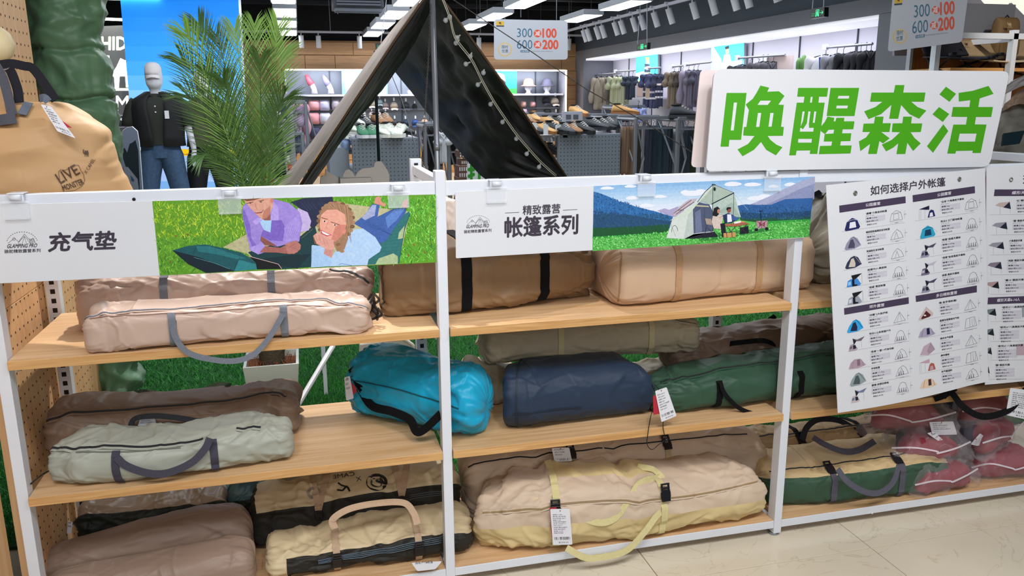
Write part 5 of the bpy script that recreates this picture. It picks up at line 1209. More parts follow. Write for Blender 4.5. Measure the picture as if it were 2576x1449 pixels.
# ================================================================== swing tags
def swing_tag(label, quad, Y, lines, red=None, string=None, seed=0, bars=True, parent=None):
    B = yplane(Y)
    o = MB().slab([B.px(x, y) for x, y in rounded(quad, 3, 3)], (0, .0012, 0)).build('swing_tag', mat('tag_card', '#dfe0e8', .5), None)
    tag(o, label, 'tag')
    P = Print(B); (x0, y0), (x1, y1), (x2, y2), (x3, y3) = quad; r = random.Random(seed)
    def q(u_, v): return (x0 * (1 - u_) * (1 - v) + x1 * u_ * (1 - v) + x2 * u_ * v + x3 * (1 - u_) * v, y0 * (1 - u_) * (1 - v) + y1 * u_ * (1 - v) + y2 * u_ * v + y3 * (1 - u_) * v)
    for i in range(lines):
        v = .14 + .56 * i / lines; u0 = .1; t_ = r.choice(['品名:户外帐篷', '货号:133AP17', '颜色:米白色', '材质:棉布面料', '规格:3-4人', '等级:合格品', '执行标准:GB/T'])
        L = r.uniform(.4, .75); a, b = q(u0, v + .03), q(u0 + L, v + .03); P.text(t_, a[0], a[1], b[0], b[1], max(1.6, abs(q(0, .56 / lines)[1] - q(0, 0)[1]) * .6), '#3a3a46', res=1)
    if bars:
        for k in range(26):
            if r.random() < .72: u_ = .1 + k * .031; P.poly([q(u_, .78), q(u_ + .014 + .01 * r.random(), .78), q(u_ + .014, .86), q(u_, .86)], '#22222c')
        a, b = q(.3, .95), q(.8, .95); P.text('¥1399.00', a[0], a[1], b[0], b[1], 3.5, '#4a3a40', res=1)
    P.ell(*q(.5, .05), 1.3, 1.6, '#8a2030', 2, n=10)
    P.build('printed_text', o)
    if red: MB().slab([yplane(Y + .003).px(x, y) for x, y in red], (0, .001, 0)).build('red_card', mat('red_card', '#b02538', .5), o)
    if string: MB().tube(catmull(pxs(string), 6), .0008, 5).build('tag_string', DARK, o)
    return o
swing_tag('white swing tag with barcode hanging from the navy drawstring bag', [(1648, 984), (1677, 974), (1702, 1046), (1664, 1062)], -.025, 7, [(1643, 998), (1652, 990), (1664, 1040), (1644, 1044)], [(1646, 968, .04), (1655, 975, -.02), (1658, 984, -.024)], 3)
swing_tag('long white swing tag on the cream cotton bag with yellow cream straps', [(1384, 1281), (1433, 1280), (1440, 1370), (1391, 1371)], -.03, 11, [(1383, 1278), (1400, 1276), (1404, 1350), (1388, 1352)], [(1396, 1268, .0), (1408, 1283, -.03)], 5)
swing_tag('white swing tag hanging over the rear sand cotton bag', [(1388, 1128), (1432, 1126), (1439, 1160), (1395, 1161)], .20, 3, None, None, 6)
swing_tag('small white tag tucked under the dark handle on the cocoa brown bag', [(353, 1052), (388, 1049), (396, 1074), (345, 1076)], .215, 3, None, None, 7, bars=False)
swing_tag('large white swing tag hanging below the canopy tarp poster', [(2542, 976), (2620, 986), (2612, 1062), (2530, 1044)], -.05, 8, None, [(2560, 960, -.04), (2575, 980, -.05)], 8)
swing_tag('white swing tag with a red card on the teal bag', [(866, 950), (880, 946), (890, 1002), (871, 1008)], .32, 3, [(872, 948), (895, 975), (898, 985), (884, 998)], [(890, 945, .33), (878, 950, .32)], 9, bars=False)
swing_tag('white label card on the uppermost clear pouch', [(2338, 1062), (2398, 1060), (2408, 1093), (2346, 1095)], .085, 4, None, None, 10, bars=False)
swing_tag('white label card lying on a clear pouch low in the heap', [(2332, 1090), (2350, 1086), (2384, 1118), (2388, 1128)], .07, 3, None, None, 11, bars=False)
swing_tag('blue grey label card between the clear pouches', [(2442, 1118), (2466, 1090), (2486, 1106), (2460, 1122)], .06, 3, None, None, 12, bars=False)
swing_tag('small white tag hanging beside the pegboard on the bottom shelf', [(171, 1312), (183, 1314), (180, 1342), (168, 1342)], .36, 2, None, None, 13, bars=False)
swing_tag('white leaflet with a black ring emblem sticking out under the front cream and black bag', [(1035, 1416), (1112, 1412), (1095, 1432), (1050, 1437)], -.012, 1, None, None, 14, bars=False)
# ================================================================== room shell
def wallbox(name, lo, hi, m_): return tag(MB().box(lo, hi).build(name, m_), kind='structure')
BLK = mat('black_ceiling_paint', '#101217', .9); SLATE = mat('slate_fascia', '#39424e', .7); MIDG = mat('mid_grey_fascia', '#6d6f78', .6); PALEG = mat('pale_grey_panel', '#b4b4c0', .5)
PERF = mat('perforated_grey_steel', '#848b97', .45, .2); WOODW = wood_mat('oak_wall_cladding', '#a9835c', '#8d6844', .5, 'X', .6)
WARMW = wood_mat('warm_oak_drawer', '#d8a366', '#bd8445', .6, 'X', .5)
wallbox('ceiling', (-9, -7, 4.1), (11, 17, 4.25), BLK)
wallbox('wall_back', (-9, 16.02, 0), (11, 16.2, 4.1), BLK)
wallbox('wall_right', (10.5, -7, 0), (10.65, 16.2, 4.1), PALEG)
wallbox('wall_left', (-9, -7, 0), (-8.85, 16.2, 4.1), PALEG)
wallbox('wall_front', (-9, -7, 0), (11, -6.85, 4.1), PALEG)
# ceiling services
ce_ = empty('ceiling_duct', 'dark ventilation duct and steel grid under the black ceiling', 'duct', (3, 10, 3.6))
for i, (x, y0, y1) in enumerate(((-1.5, 2, 15.5), (3.2, 3, 15.5), (5.0, 3, 15.5))): MB().box((x, y0, 3.55), (x + .7, y1, 3.95)).build('duct_run', mat('duct_dark', '#22252c', .6, .3), ce_)
for y in (6, 7.5, 9, 10.5, 12, 13.5, 15): MB().box((-8, y, 3.42), (10, y + .12, 3.5)).build('cross_beam', mat('beam_dark', '#1d2026', .7), ce_)
for x in (-2.6, -.4, 1.5, 2.6, 4.5, 6.4):
    for y in (8.2, 11.4, 14.6): MB().tube([(x, y, 2.9), (x, y, 4.1)], .008, 6).build('hanger_rod', MIDG, ce_)
va = at(900, 22, 9)
v_ = empty('air_conditioner', 'dark slatted air conditioning cassette hanging under the ceiling', 'air conditioner', tuple(va))
MB().box(tuple(va + Vector((-.32, -.2, .0))), tuple(va + Vector((.32, .4, .2)))).build('casing', mat('vent_casing', '#3a3d46', .6), v_, bevel=.01)
for k in range(5): MB().box(tuple(va + Vector((-.28, -.22, .02 + .035 * k))), tuple(va + Vector((.28, -.2, .04 + .035 * k)))).build('slat', mat('vent_slat', '#565a66', .5), v_)
for k in range(3): MB().box(tuple(va + Vector((-.3, -.22 + .12 * k, -.05))), tuple(va + Vector((.3, -.17 + .12 * k, -.02)))).build('slat', MATS['vent_slat'], v_)
# ceiling light panels
LITE = mat('light_diffuser', '#ffffff', .5, emit='#f6fbff', estr=9.0); LSIDE = mat('light_housing', '#9a9ea6', .5)
proto = None; k_ = 0
rown = {0: 'first', 1: 'second', 2: 'third', 3: 'fourth'}
yn = {0: 'beside the wooden end wall', 1: 'second from the wooden end wall', 2: 'third from the wooden end wall', 3: 'fourth from the wooden end wall', 4: 'fifth from the wooden end wall'}
for ci, X in enumerate((.70, 2.34, 3.95, 5.42)):
    for ri, Y in enumerate((14.75, 12.85, 11.0, 9.1, 7.2)):
        lab = 'white light panel, %s row from the blue display, %s' % (rown[ci], yn[ri])
        if proto is None:
            proto = empty('ceiling_light', lab, 'ceiling light', (X, Y, 2.85), 'hanging ceiling light panels')
            h_ = MB().box((X - .17, Y - .62, 2.86), (X + .17, Y + .62, 2.945)).build('housing', LSIDE, proto, bevel=.004)
            MB().box((X - .15, Y - .6, 2.85), (X + .15, Y + .6, 2.862)).build('diffuser', LITE, proto)
            MB().tube([(X, Y - .5, 2.94), (X, Y - .5, 4.1)], .006, 6).build('drop_cable', DARK, proto); MB().tube([(X, Y + .5, 2.94), (X, Y + .5, 4.1)], .006, 6).build('drop_cable', DARK, proto)
        else: copy_tree(proto, None, lab, None, (X, Y, 2.85))
for X, Y in ((-.55, 6.6), (-.75, 8.6)): copy_tree(proto, None, 'hanging white light panel beside the blue display, %s' % ('nearer one' if Y < 7 else 'one further back'), None, (X - .55, Y, 2.75), PI / 2)
# ------------------------------------------------------------------ back wall: oak cladding and lit niche
bx0, bx1, bz = at(718, 178, 15.5).x, at(1422, 178, 15.5).x, 2.18
ww_ = tag(MB().box((-8, 15.9, 0), (bx0 - .05, 16.02, 2.8)).box((bx1 + .05, 15.9, 0), (7.05, 16.02, 2.8)).box((bx0 - .06, 15.9, bz + .02), (bx1 + .06, 16.02, 2.8)).build('wall_cladding', WOODW), kind='structure')
rr = random.Random(2); z = bz + .03
rowz = 0
while z < 2.78:
    x = -4 + (rowz % 2) * .35
    while x < 6.9:
        L = rr.choice((.62, 1.24, 1.9)); MB().box((x, 15.86 + rr.uniform(0, .02), z), (min(x + L, 7.0) - .012, 15.9, min(z + .30, 2.78) - .012)).build('panel', WOODW, ww_, bevel=.003, seg=1); x += L
    z += .305; rowz += 1
for i in range(7): MB().box((bx1 + .06, 15.87, .02 + i * .31), (7.0, 15.9, .02 + (i + 1) * .31 - .012)).build('panel', WOODW, ww_, bevel=.003, seg=1)
ni = empty('lit_wall_niche', 'long lit grey perforated wall niche with hats and caps at the end of the store', 'wall display', (3.6, 15.9, 0))
MB().box((bx0, 16.0, .3), (bx1, 16.02, bz)).build('back_panel', PERF, ni)
MB().box((bx0, 15.5, bz), (bx1, 16.02, bz + .03)).build('soffit', PALEG, ni); MB().box((bx0 - .03, 15.5, .2), (bx0, 16.02, bz)).build('side_panel', PALEG, ni); MB().box((bx1, 15.5, .2), (bx1 + .03, 16.02, bz)).build('side_panel', PALEG, ni)
LED = mat('warm_led_strip', '#ffffff', .5, emit='#ffd9a8', estr=5)
MB().box((bx0, 15.47, bz - .005), (bx1 + .03, 15.5, bz + .02)).build('led_strip', LED, ni); MB().box((bx1, 15.47, .9), (bx1 + .03, 15.5, bz)).build('led_strip', LED, ni)
for px in (830, 890, 1010, 1080, 1350, 1405): X = at(px, 200, 15.9).x; MB().box((X - .012, 15.97, .4), (X + .012, 15.995, bz)).build('rail', mat('niche_rail', '#50555f', .5), ni)
z0 = at(1000, 237, 15.7).z
MB().box((bx0 + .02, 15.55, z0 - .04), (bx1 - .02, 16.0, z0)).build('shelf', PALEG, ni)
for y in (277, 318, 352): zz = at(1000, y, 15.8).z; MB().box((bx0 + .02, 15.85, zz), (bx1 - .02, 16.0, zz + .03)).build('shelf', mat('niche_ledge', '#7c828e', .5), ni)
MB().box((bx0, 15.45, .0), (bx1, 15.98, .62)).build('drawer_base', WARMW, ni)
for x in np.arange(bx0, bx1 - .5, .9):
    for zz in (.06, .34): MB().box((x + .01, 15.43, zz), (x + .89, 15.45, zz + .26)).build('drawer_front', WARMW, ni, bevel=.004)
area_light('niche_light', (3.6, 15.3, 2.1), 5.5, 60, (.86, .9, 1), (3.6, 16.2, 1.4), .2)
def lightbox(name, label, P, polys, cat='light box', base='#49b8f0', thick=.04, estr=1.6, txt=None, quad=None, B=None):
    o = MB().slab([B.px(x, y) for x, y in quad], -B.n * thick).build(name, mat('lightbox_frame', '#8a8f99', .4), None); tag(o, label, cat)
    Pr = Print(B); Pr.poly(quad, base, 1)
    for q, c, k in polys: Pr.poly(q, c, k)
    if txt: txt(Pr)
    Pr.build('backlit_print', o, emit=estr)
    return o
Bb = yplane(15.6)
lightbox('poster_lightbox', 'pale cyan backlit poster in the hat niche beside the black tent wing', None, [([(865, 195), (890, 185), (905, 236), (870, 236)], '#7fdcf8', 2), ([(876, 205), (886, 195), (898, 236), (880, 236)], '#e8a0c0', 3)], base='#5fd0f6', quad=[(859, 178), (908, 178), (903, 239), (861, 239)], B=Bb, txt=lambda P: P.text('LIGHT COOL', 864, 184, 898, 184, 4, '#e8fbff', res=1))
lightbox('poster_lightbox', 'pale cyan backlit poster seen through the tent opening in the hat niche', None, [([(925, 200), (972, 195), (972, 238), (930, 238)], '#8fe4fa', 2)], base='#5fd0f6', quad=[(905, 178), (975, 178), (975, 239), (905, 239)], B=yplane(15.64))
lightbox('poster_lightbox', 'green backlit poster of a person in a cream sun hat', None, [([(1228, 180), (1300, 180), (1300, 205), (1240, 205)], '#18a0a8', 2), ([(1222, 225), (1300, 222), (1300, 238), (1226, 238)], '#2fae3c', 2),
     ([(1236, 200), (1240, 185), (1254, 183), (1268, 188), (1272, 205), (1262, 198), (1250, 190)], '#e9e6c8', 4), ([(1246, 192), (1262, 196), (1264, 210), (1252, 218), (1245, 205)], '#e8c0ae', 3), ([(1262, 196), (1272, 206), (1272, 216), (1262, 212)], '#2c2422', 3.5), ([(1252, 218), (1274, 216), (1282, 238), (1248, 238)], '#d8ddd0', 4)],
     base='#1fae9c', quad=[(1216, 178), (1300, 178), (1300, 238), (1222, 238)], B=Bb)
# ------------------------------------------------------------------ small things
def cap_bm(c, s, up=0.0, sidex=1):
    c = Vector(c); b = MB()
    pr = [(.10, 0), (.10, .03), (.093, .07), (.07, .105), (.035, .125), (.004, .13)]
    b.lathe([(r * s, z * s) for r, z in pr], 14, tuple(c), sy=1.1)
    return b
def cap(label, px, py, Y, wpx, col, drop=True, group='caps on the niche wall'):
    p = at(px, py, Y); d = (p - CAM).length; s = wpx / FPX * d / .2
    M_ = mat('cap_' + col, col, .8)
    b = MB().lathe([(r * s, z * s) for r, z in [(.10, 0), (.10, .03), (.093, .07), (.07, .105), (.035, .125), (.004, .13)]], 14, (0, 0, 0), M=Matrix.Translation(p + Vector((0, 0, -.06 * s))) @ Matrix.Rotation(-.5, 4, 'X'))
    o = b.build('cap', M_, None, smooth=True); tag(o, label, 'cap', group)
    q = p + Vector((0, -.10 * s, -.085 * s))
    rows = []
    for i in range(5):
        v = i / 4; rows.append([q + Vector(((u - .5) * .19 * s * (1 - .25 * v), -.06 * s * v * (1 - (2 * u - 1) ** 2 * .5), -.04 * s * v - .02 * s * (2 * u - 1) ** 2)) for u in np.linspace(0, 1, 9)])
    mb = MB().grid(rows); mb.build('brim', M_, o, smooth=True)
    MB().box(tuple(p + Vector((-.02 * s, -.03, .09 * s))), tuple(p + Vector((.02 * s, .0, .17 * s)))).build('hang_tag', BOARDW, o)
    return o
caps = [(930, 247, 16, '#cfc2b8', 'beige'), (918, 262, 15, '#b8b2b8', 'lilac grey'), (936, 258, 19, '#d8cfc0', 'cream'), (955, 255, 15, '#a9c6d2', 'pale blue'), (969, 263, 16, '#a79a9a', 'mauve grey'), (991, 263, 19, '#cfc3b4', 'ivory'), (1021, 264, 19, '#3c3f49', 'charcoal'), (1043, 266, 13, '#23242a', 'small ink black'),
        (993, 307, 18, '#44434a', 'dark grey'), (1020, 308, 19, '#24384e', 'navy'), (1045, 307, 18, '#2f4a86', 'royal blue'), (1068, 305, 17, '#d3aa90', 'peach'), (1047, 345, 18, '#3b3038', 'plum'),
        (1374, 250, 20, '#2c2c38', 'black'), (1396, 252, 20, '#cfc6ba', 'off-white'), (1398, 290, 17, '#cf9c90', 'salmon'), (914, 284, 12, '#dde2ee', 'white'), (935, 286, 14, '#e6dada', 'pinkish white'), (953, 286, 13, '#d8cdd0', 'pale grey'), (970, 288, 16, '#d6b8bc', 'rose')]
for px, py, wp, c, nm in caps: cap('%s cap hanging on the niche wall %s' % (nm, 'below another' if py > 280 else 'in the upper row'), px, py, 15.75, wp, c)
def sun_hat(label, px, py, col, Y=15.7, sc=1.0, head=True):
    p = at(px, py, Y); b = empty('sun_hat_on_head_form', label, 'hat', tuple(p)); M_ = mat('hat_' + col, col, .8)
    MB().lathe([(.17 * sc, -.02), (.19 * sc, -.035), (.12 * sc, .0), (.115 * sc, .06), (.10 * sc, .11), (.05 * sc, .14), (.005, .145)], 18, tuple(p)).build('sun_hat', M_, b, smooth=True)
    if head: MB().lathe([(.10, -.21), (.09, -.2), (.045, -.17), (.05, -.13), (.08, -.1), (.088, -.04), (.08, .03), (.03, .08)], 16, tuple(p)).build('head_form', mat('white_gloss', '#d7d7e0', .3), b, smooth=True)
sun_hat('salmon sun hat with neck flap on a white head form in the niche', 1329, 213, '#c99a86'); sun_hat('grey purple bucket hat on a white head form in the niche', 1376, 213, '#5a5a70')
for px, c, nm in ((784, '#c05a6a', 'pink'), (826, '#8b87b4', 'lilac')):   # arm sleeves on arm forms
    p = [at(px + dx, y, 15.7) for dx, y in ((-14, 188), (-8, 200), (0, 213), (6, 224), (7, 236))]
    o = MB().tube(p, [.028, .05, .06, .055, .07], 12).build('arm_form', mat('arm_form_' + c, '#c9c6d4', .4), None, smooth=True); tag(o, '%s sun sleeve on a white arm form in the niche' % nm, 'arm form')
    MB().tube([a + Vector((0, -.01, 0)) for a in p[:3]], [.034, .058, .068], 12).build('sleeve', mat('sleeve_' + c, c, .6), o, smooth=True)
p = at(1040, 236, 15.7); o = MB().tube([p + Vector((-.12, -.04, .03)), p + Vector((.0, 0, .05)), p + Vector((.1, 0, .06))], [.04, .06, .07], 12).tube([p + Vector((.09, 0, .04)), p + Vector((.07, 0, .22)), p + Vector((0.02, 0, .3))], [.07, .06, .055], 12).build('foot_form', mat('white_gloss', '#d7d7e0', .3), None, smooth=True); tag(o, 'white foot form on the niche shelf beside the tent wing', 'foot form')
def puff(name, label, cat, px, py, Y, wpx, hpx, col, group=None, th=.12):
    p = at(px, py, Y); d = (p - CAM).length / FPX; W, H = wpx * d, hpx * d
    rows = []
    for j in range(13):
        v = j / 12; ww = W / 2 * (1 - abs(2 * v - 1) ** 5 * .25)
        rows.append([p + Vector((ww * math.cos(a) * (1 + .04 * math.sin(a * 5 + v * 9)), th * math.sin(a) * (1 - (2 * v - 1) ** 4), H * (.5 - v))) for a in np.linspace(0, 2 * PI, 20, endpoint=False)])
    b = MB().grid(rows, closed=True); n_ = len(b.v); b.f += [tuple(range(19, -1, -1)), tuple(range(n_ - 20, n_))]; b.c += [None, None]
    o = b.build(name, mat('cloth_' + col, col, .75, bump=.4, bscale=12), None, smooth=True); return tag(o, label, cat, group)
for px, py, w_, h_, c, nm in ((790, 265, 27, 24, '#d79aa0', 'coral pink folded pack on a hook, upper row'), (816, 265, 25, 25, '#b3b0cc', 'lilac folded pack on a hook, upper row'), (845, 264, 20, 24, '#a49aa8', 'mauve folded pack half behind the tent strip'), (789, 298, 28, 27, '#d2929a', 'coral pink folded pack on a hook, lower row'), (818, 298, 26, 26, '#c2c4d6', 'white folded pack on a hook, lower row'), (793, 334, 26, 28, '#3a3f5c', 'ink blue small backpack below the pink packs')):
    puff('folded_pack', nm, 'bag', px, py, 15.7, w_, h_, c)
for px, py, w_, h_, c, nm in ((1248, 255, 16, 22, '#6a6a80', 'grey scarf ring on the niche wall'), (1317, 262, 12, 14, '#c79a90', 'pink mask on the niche wall'), (1340, 262, 13, 13, '#d2a0a4', 'rose mask on the niche wall'), (1316, 282, 20, 16, '#b9a4b8', 'small boxed item with a portrait print'), (1342, 284, 14, 14, '#6d5038', 'small brown pouch in the niche'), (1377, 281, 18, 12, '#1e2024', 'pair of black gloves on the ledge')):
    puff('hanging_accessory', nm, 'accessory', px, py, 15.75, w_, h_, c)
# ------------------------------------------------------------------ track rails and spots
def spotcan(label, p, tilt, s=1.0):
    global SP
    p = Vector(p)
    o = empty('track_spot', label, 'spot light', tuple(p), 'white track spots')
    MB().box(tuple(p + Vector((-.06, -.02, .05))), tuple(p + Vector((.06, .02, .08)))).build('adapter', PALEG, o); MB().tube([p + Vector((0, 0, .05)), p + Vector((0, 0, -.02))], .012, 6).build('stem', PALEG, o)
    d = Vector(tilt).normalized(); a = p + Vector((0, 0, -.01)); MB().tube([a, a + d * .2 * s], .042 * s, 14).build('can', mat('spot_white', '#b9bcc4', .4), o, smooth=False)
    return o
rb = empty('lighting_track', 'white lighting track running along the wooden end wall', 'light track', (3, 15.3, 2.92)); MB().box((-1, 15.2, 2.90), (7.3, 15.24, 2.94)).build('track', PALEG, rb)
for px, nm in ((758, 'beside the palm tips'), (801, 'second from the palm tips'), (904, 'over the cyan posters'), (1205, 'beside the tent peak'), (1432, 'behind the promotion board')): q = at(px, 100, 15.2); spotcan('white track spot on the end wall track %s' % nm, (q.x, 15.2, 2.86), (0, .15, -1), 1.2)
tr = empty('lighting_track', 'white lighting track receding along the menswear wall', 'light track', (6.1, 10, 2.92)); MB().box((6.18, 3.5, 2.90), (6.22, 15.2, 2.94)).build('track', PALEG, tr)
words_ = ['nearest the exit sign', 'beside it', 'next along', 'fourth along', 'fifth along', 'sixth along', 'seventh along', 'eighth along', 'ninth along', 'tenth along', 'eleventh along', 'twelfth along']
for i, (px, py) in enumerate(((1466, 108), (1476, 105), (1498, 101), (1512, 98), (1544, 90), (1560, 86), (1590, 78), (1610, 72), (1643, 65), (1680, 54), (1740, 40), (1787, 28), (1840, 25), (1872, 14), (1942, 2))):
    X = 6.2; q = atx(px, py, X); q.z = 2.87; spotcan('white track spot over the menswear wall, number counted from the corner', (X, q.y, 2.87), (.35, -.05, -1), 1.15)
i_ = 0
ordn = ['first', 'second', 'third', 'fourth', 'fifth', 'sixth', 'seventh', 'eighth', 'ninth', 'tenth', 'eleventh', 'twelfth', 'thirteenth', 'fourteenth', 'fifteenth']
for o in list(COL.objects):
    if o.get('label', '').endswith('number counted from the corner'):
        o['label'] = 'white track spot over the menswear wall, %s from the wooden corner' % ordn[i_]; i_ += 1
# ------------------------------------------------------------------ menswear wall on the right
mw = empty('menswear_wall', 'long grey wall bay with lit white recess for menswear', 'wall display', (7.2, 10, 0))
y0, y1 = 5.65, 15.35
MB().box((7.0, 4.6, 2.62), (7.15, 16.0, 3.35)).build('slate_fascia', SLATE, mw); MB().box((6.99, 4.6, 2.44), (7.12, 16.0, 2.62)).build('grey_fascia', MIDG, mw)
MB().box((7.0, y1, 0), (7.75, 16.0, 2.44)).build('end_pier', MIDG, mw); MB().box((7.0, 4.6, 0), (7.75, y0, 2.44)).build('end_pier', MIDG, mw)
MB().box((7.7, y0, 0), (7.75, y1, 2.5)).build('recess_back', mat('lilac_grey_panel', '#c3c2d0', .5), mw)
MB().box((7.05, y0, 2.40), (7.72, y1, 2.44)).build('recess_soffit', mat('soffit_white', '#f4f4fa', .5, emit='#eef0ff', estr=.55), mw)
for y in np.arange(6.9, 15, 1.25): MB().box((7.685, y, .4), (7.70, y + .02, 2.4)).build('panel_joint', mat('joint_dark', '#3c3e48', .6), mw)
area_light('menswear_light', (7.22, 10.5, 2.38), 9, 50, (.93, .94, 1), (7.5, 10.5, 1.0), .12)
for a, b, z in ((13.2, 15.2, 1.22), (9.0, 12.6, 1.2), (6.0, 8.6, 1.1)): MB().box((7.15, a, z), (7.7, b, z + .03)).build('shelf', PALEG, mw)
MB().box((7.2, 11.9, 1.55), (7.7, 13.0, 1.58)).build('shelf', PALEG, mw)
Bx = Board((7.62, 5, 0), (7.62, 8, 0), (7.62, 5, 2))
lightbox('poster_lightbox', 'blue backlit poster of a person in a striped polo and cap', None, [([(1600, 185), (1622, 178), (1600, 208)], '#dff2fa', 2), ([(1600, 203), (1655, 200), (1655, 205), (1600, 208)], '#d8dc3a', 2),
    ([(1622, 160), (1634, 162), (1638, 200), (1620, 200)], '#27364a', 3), ([(1622, 168), (1636, 168), (1636, 174), (1621, 174)], '#c8d8a0', 4), ([(1620, 182), (1637, 182), (1637, 187), (1620, 187)], '#c8d8a0', 4), ([(1625, 146), (1633, 146), (1634, 160), (1625, 160)], '#c89a80', 4), ([(1624, 144), (1634, 144), (1633, 149), (1624, 149)], '#d6cc4a', 5)],
    base='#3ba4e6', quad=[(1600, 141), (1655, 132), (1655, 206), (1599, 208)], B=Bx)
lightbox('poster_lightbox', 'blue backlit poster of a person in a white T-shirt', None, [([(1790, 110), (1815, 150), (1812, 176), (1788, 178)], '#c8ecf6', 2), ([(1790, 160), (1870, 150), (1870, 178), (1788, 178)], '#8fd0f2', 2),
    ([(1822, 138), (1836, 136), (1840, 156), (1838, 178), (1819, 178), (1818, 156)], '#d9e4ee', 3), ([(1825, 120), (1833, 118), (1834, 134), (1826, 136)], '#c08a70', 4), ([(1824, 118), (1834, 115), (1834, 122), (1825, 124)], '#1c1a20', 5)],
    base='#39a2e8', quad=[(1789, 108), (1872, 97), (1872, 180), (1787, 180)], B=Bx)
def garment(name, label, cat, top, H, W, yaw, col, kind='tee', T=.09, hook=True, group=None, stripes=None, Hs=None):
    """hanging garment: one pleated body, sleeves, and its hanger"""
    top = Vector(top); M_ = mat('cloth_' + col, col, .8, bump=.35, bscale=14)
    R = Matrix.Rotation(yaw, 3, 'Z'); tr_ = lambda x, y, z: top + R @ Vector((x, y, z))
    o = empty(name, label, cat, tuple(top), group); sd = abs(hash(label)) % 97 if False else (int(W * 1000) + int(H * 777)) % 97
    rows = []; n = 13
    for j in range(n):
        v = j / (n - 1)
        if kind == 'pants': hw = W / 2 * (.8 + .1 * v); tt = T * (.8 - .2 * v)
        else: hw = W / 2 * ((.35 + .65 * min(1, v / .09)) if v < .09 else (1.0 if v < .2 else .92 + .06 * v)) * (.78 if kind != 'robe' else .7); tt = T * (.5 + .5 * min(1, v * 3))
        z = -H * v - (.04 if kind != 'pants' else 0)
        rows.append([tr_(hw * math.cos(a) * (1 + .03 * math.sin(a * 3 + sd)), (tt * math.sin(a)) * (1 + .22 * math.cos(a * 9 + sd + v)), z + (.0 if j < n - 1 else .012 * math.sin(a * 6))) for a in np.linspace(0, 2 * PI, 36, endpoint=False)])
    b = MB().grid(rows, closed=True); b.f += [tuple(range(len(b.v) - 36, len(b.v))), tuple(range(35, -1, -1))]; b.c += [None, None]
    b.build('trouser_body' if kind == 'pants' else 'garment_body', M_, o, smooth=True)
    if kind in ('tee', 'coat', 'robe'):
        sl = {'tee': .38, 'coat': .8, 'robe': .55}[kind] * H
        for s_ in (-1, 1):
            p = [tr_(s_ * W * .34, 0, -.05), tr_(s_ * W * .46, -.02, -.05 - sl * .45), tr_(s_ * W * .5, -.04, -.05 - sl)]
            MB().tube(catmull(p, 5), [.05 + .018 * math.sin(i) for i in range(11)], 12).build('sleeve', M_, o, smooth=True)
        MB().tube([tr_(-.05, -T * .5, -.03), tr_(0, -T * 1.02, -.12), tr_(.05, -T * .5, -.03)], .009, 6).build('collar', M_, o, smooth=True)
    if kind == 'pants':
        MB().box((-.01, -.01, 0), (.01, .01, 0)).build('x', M_, o) if False else None
    if stripes:
        for f, cc in stripes:
            z = -H * f - .04; rw = [tr_(W / 2 * .78 * .97 * math.cos(a) * 1.03, T * 1.14 * math.sin(a), z) for a in np.linspace(0, 2 * PI, 24, endpoint=False)]; rw2 = [q + Vector((0, 0, -.035)) for q in rw]
            MB().grid([rw, rw2], closed=True).build('stripe', mat('cloth_' + cc, cc, .8), o, smooth=True)
    if hook:
        MB().tube(catmull([tr_(0, 0, -.03), tr_(0, 0, .03), tr_(.015, 0, .055), tr_(.0, 0, .07)], 4) + [tr_(-.012, 0, .06)], .0035, 5).tube([tr_(-W * .3, 0, -.06), tr_(0, 0, -.025), tr_(W * .3, 0, -.06)], .01, 6).build('hanger', DARK, o)
    return o
def gar_wall(label, px, ytop, ybot, wpx, col, kind='tee', X=7.3, yaw=.5, **k):
    p = atx(px, ytop, X); d = (p - CAM).length / FPX; H = p.z - atx(px, ybot, X).z
    return garment('hanging_garment', label, 'clothing', p, H, wpx * d * 1.15, yaw, col, kind, **k)
GL = [(1492, 192, 272, 20, '#31384c', 'coat', 'ink grey'), (1502, 192, 270, 16, '#3b4156', 'coat', 'blue grey'), (1512, 190, 270, 40, '#8c8478', 'coat', 'stone'), (1528, 190, 268, 24, '#857c70', 'coat', 'taupe'), (1540, 190, 262, 22, '#5c5750', 'coat', 'dark taupe'),
      (1552, 188, 270, 38, '#9ea386', 'tee', 'sage'), (1563, 188, 268, 30, '#a6a98c', 'tee', 'light sage'), (1572, 190, 262, 26, '#a2a68a', 'tee', 'moss'), (1582, 188, 245, 20, '#2b3447', 'tee', 'navy'), (1592, 188, 240, 16, '#283041', 'tee', 'deep navy'),
      (1634, 182, 264, 34, '#33395a', 'tee', 'striped navy'), (1648, 182, 266, 26, '#3f4668', 'tee', 'striped blue'), (1660, 182, 262, 22, '#2c3148', 'tee', 'striped ink'),
      (1697, 176, 266, 36, '#77695c', 'tee', 'brown'), (1708, 176, 268, 28, '#5f554a', 'tee', 'dark brown'), (1718, 176, 270, 22, '#3b3631', 'tee', 'black brown'), (1733, 172, 273, 32, '#7e7688', 'coat', 'mauve'), (1746, 172, 262, 28, '#5d5a6a', 'tee', 'purple grey'), (1756, 172, 250, 22, '#444353', 'tee', 'slate')]
for i, (px, a, b, w_, c, k, nm) in enumerate(GL):
    gar_wall('%s %s hanging on the menswear wall' % (nm, 'jacket' if k == 'coat' else 'T-shirt'), px, a, b, w_, c, k, X=7.28, yaw=-.55, group='clothes on the menswear wall', T=.07, stripes=[(.28, '#d8cfc8'), (.5, '#b8b4c0'), (.68, '#c9c5cc')] if nm.startswith('striped') else None)
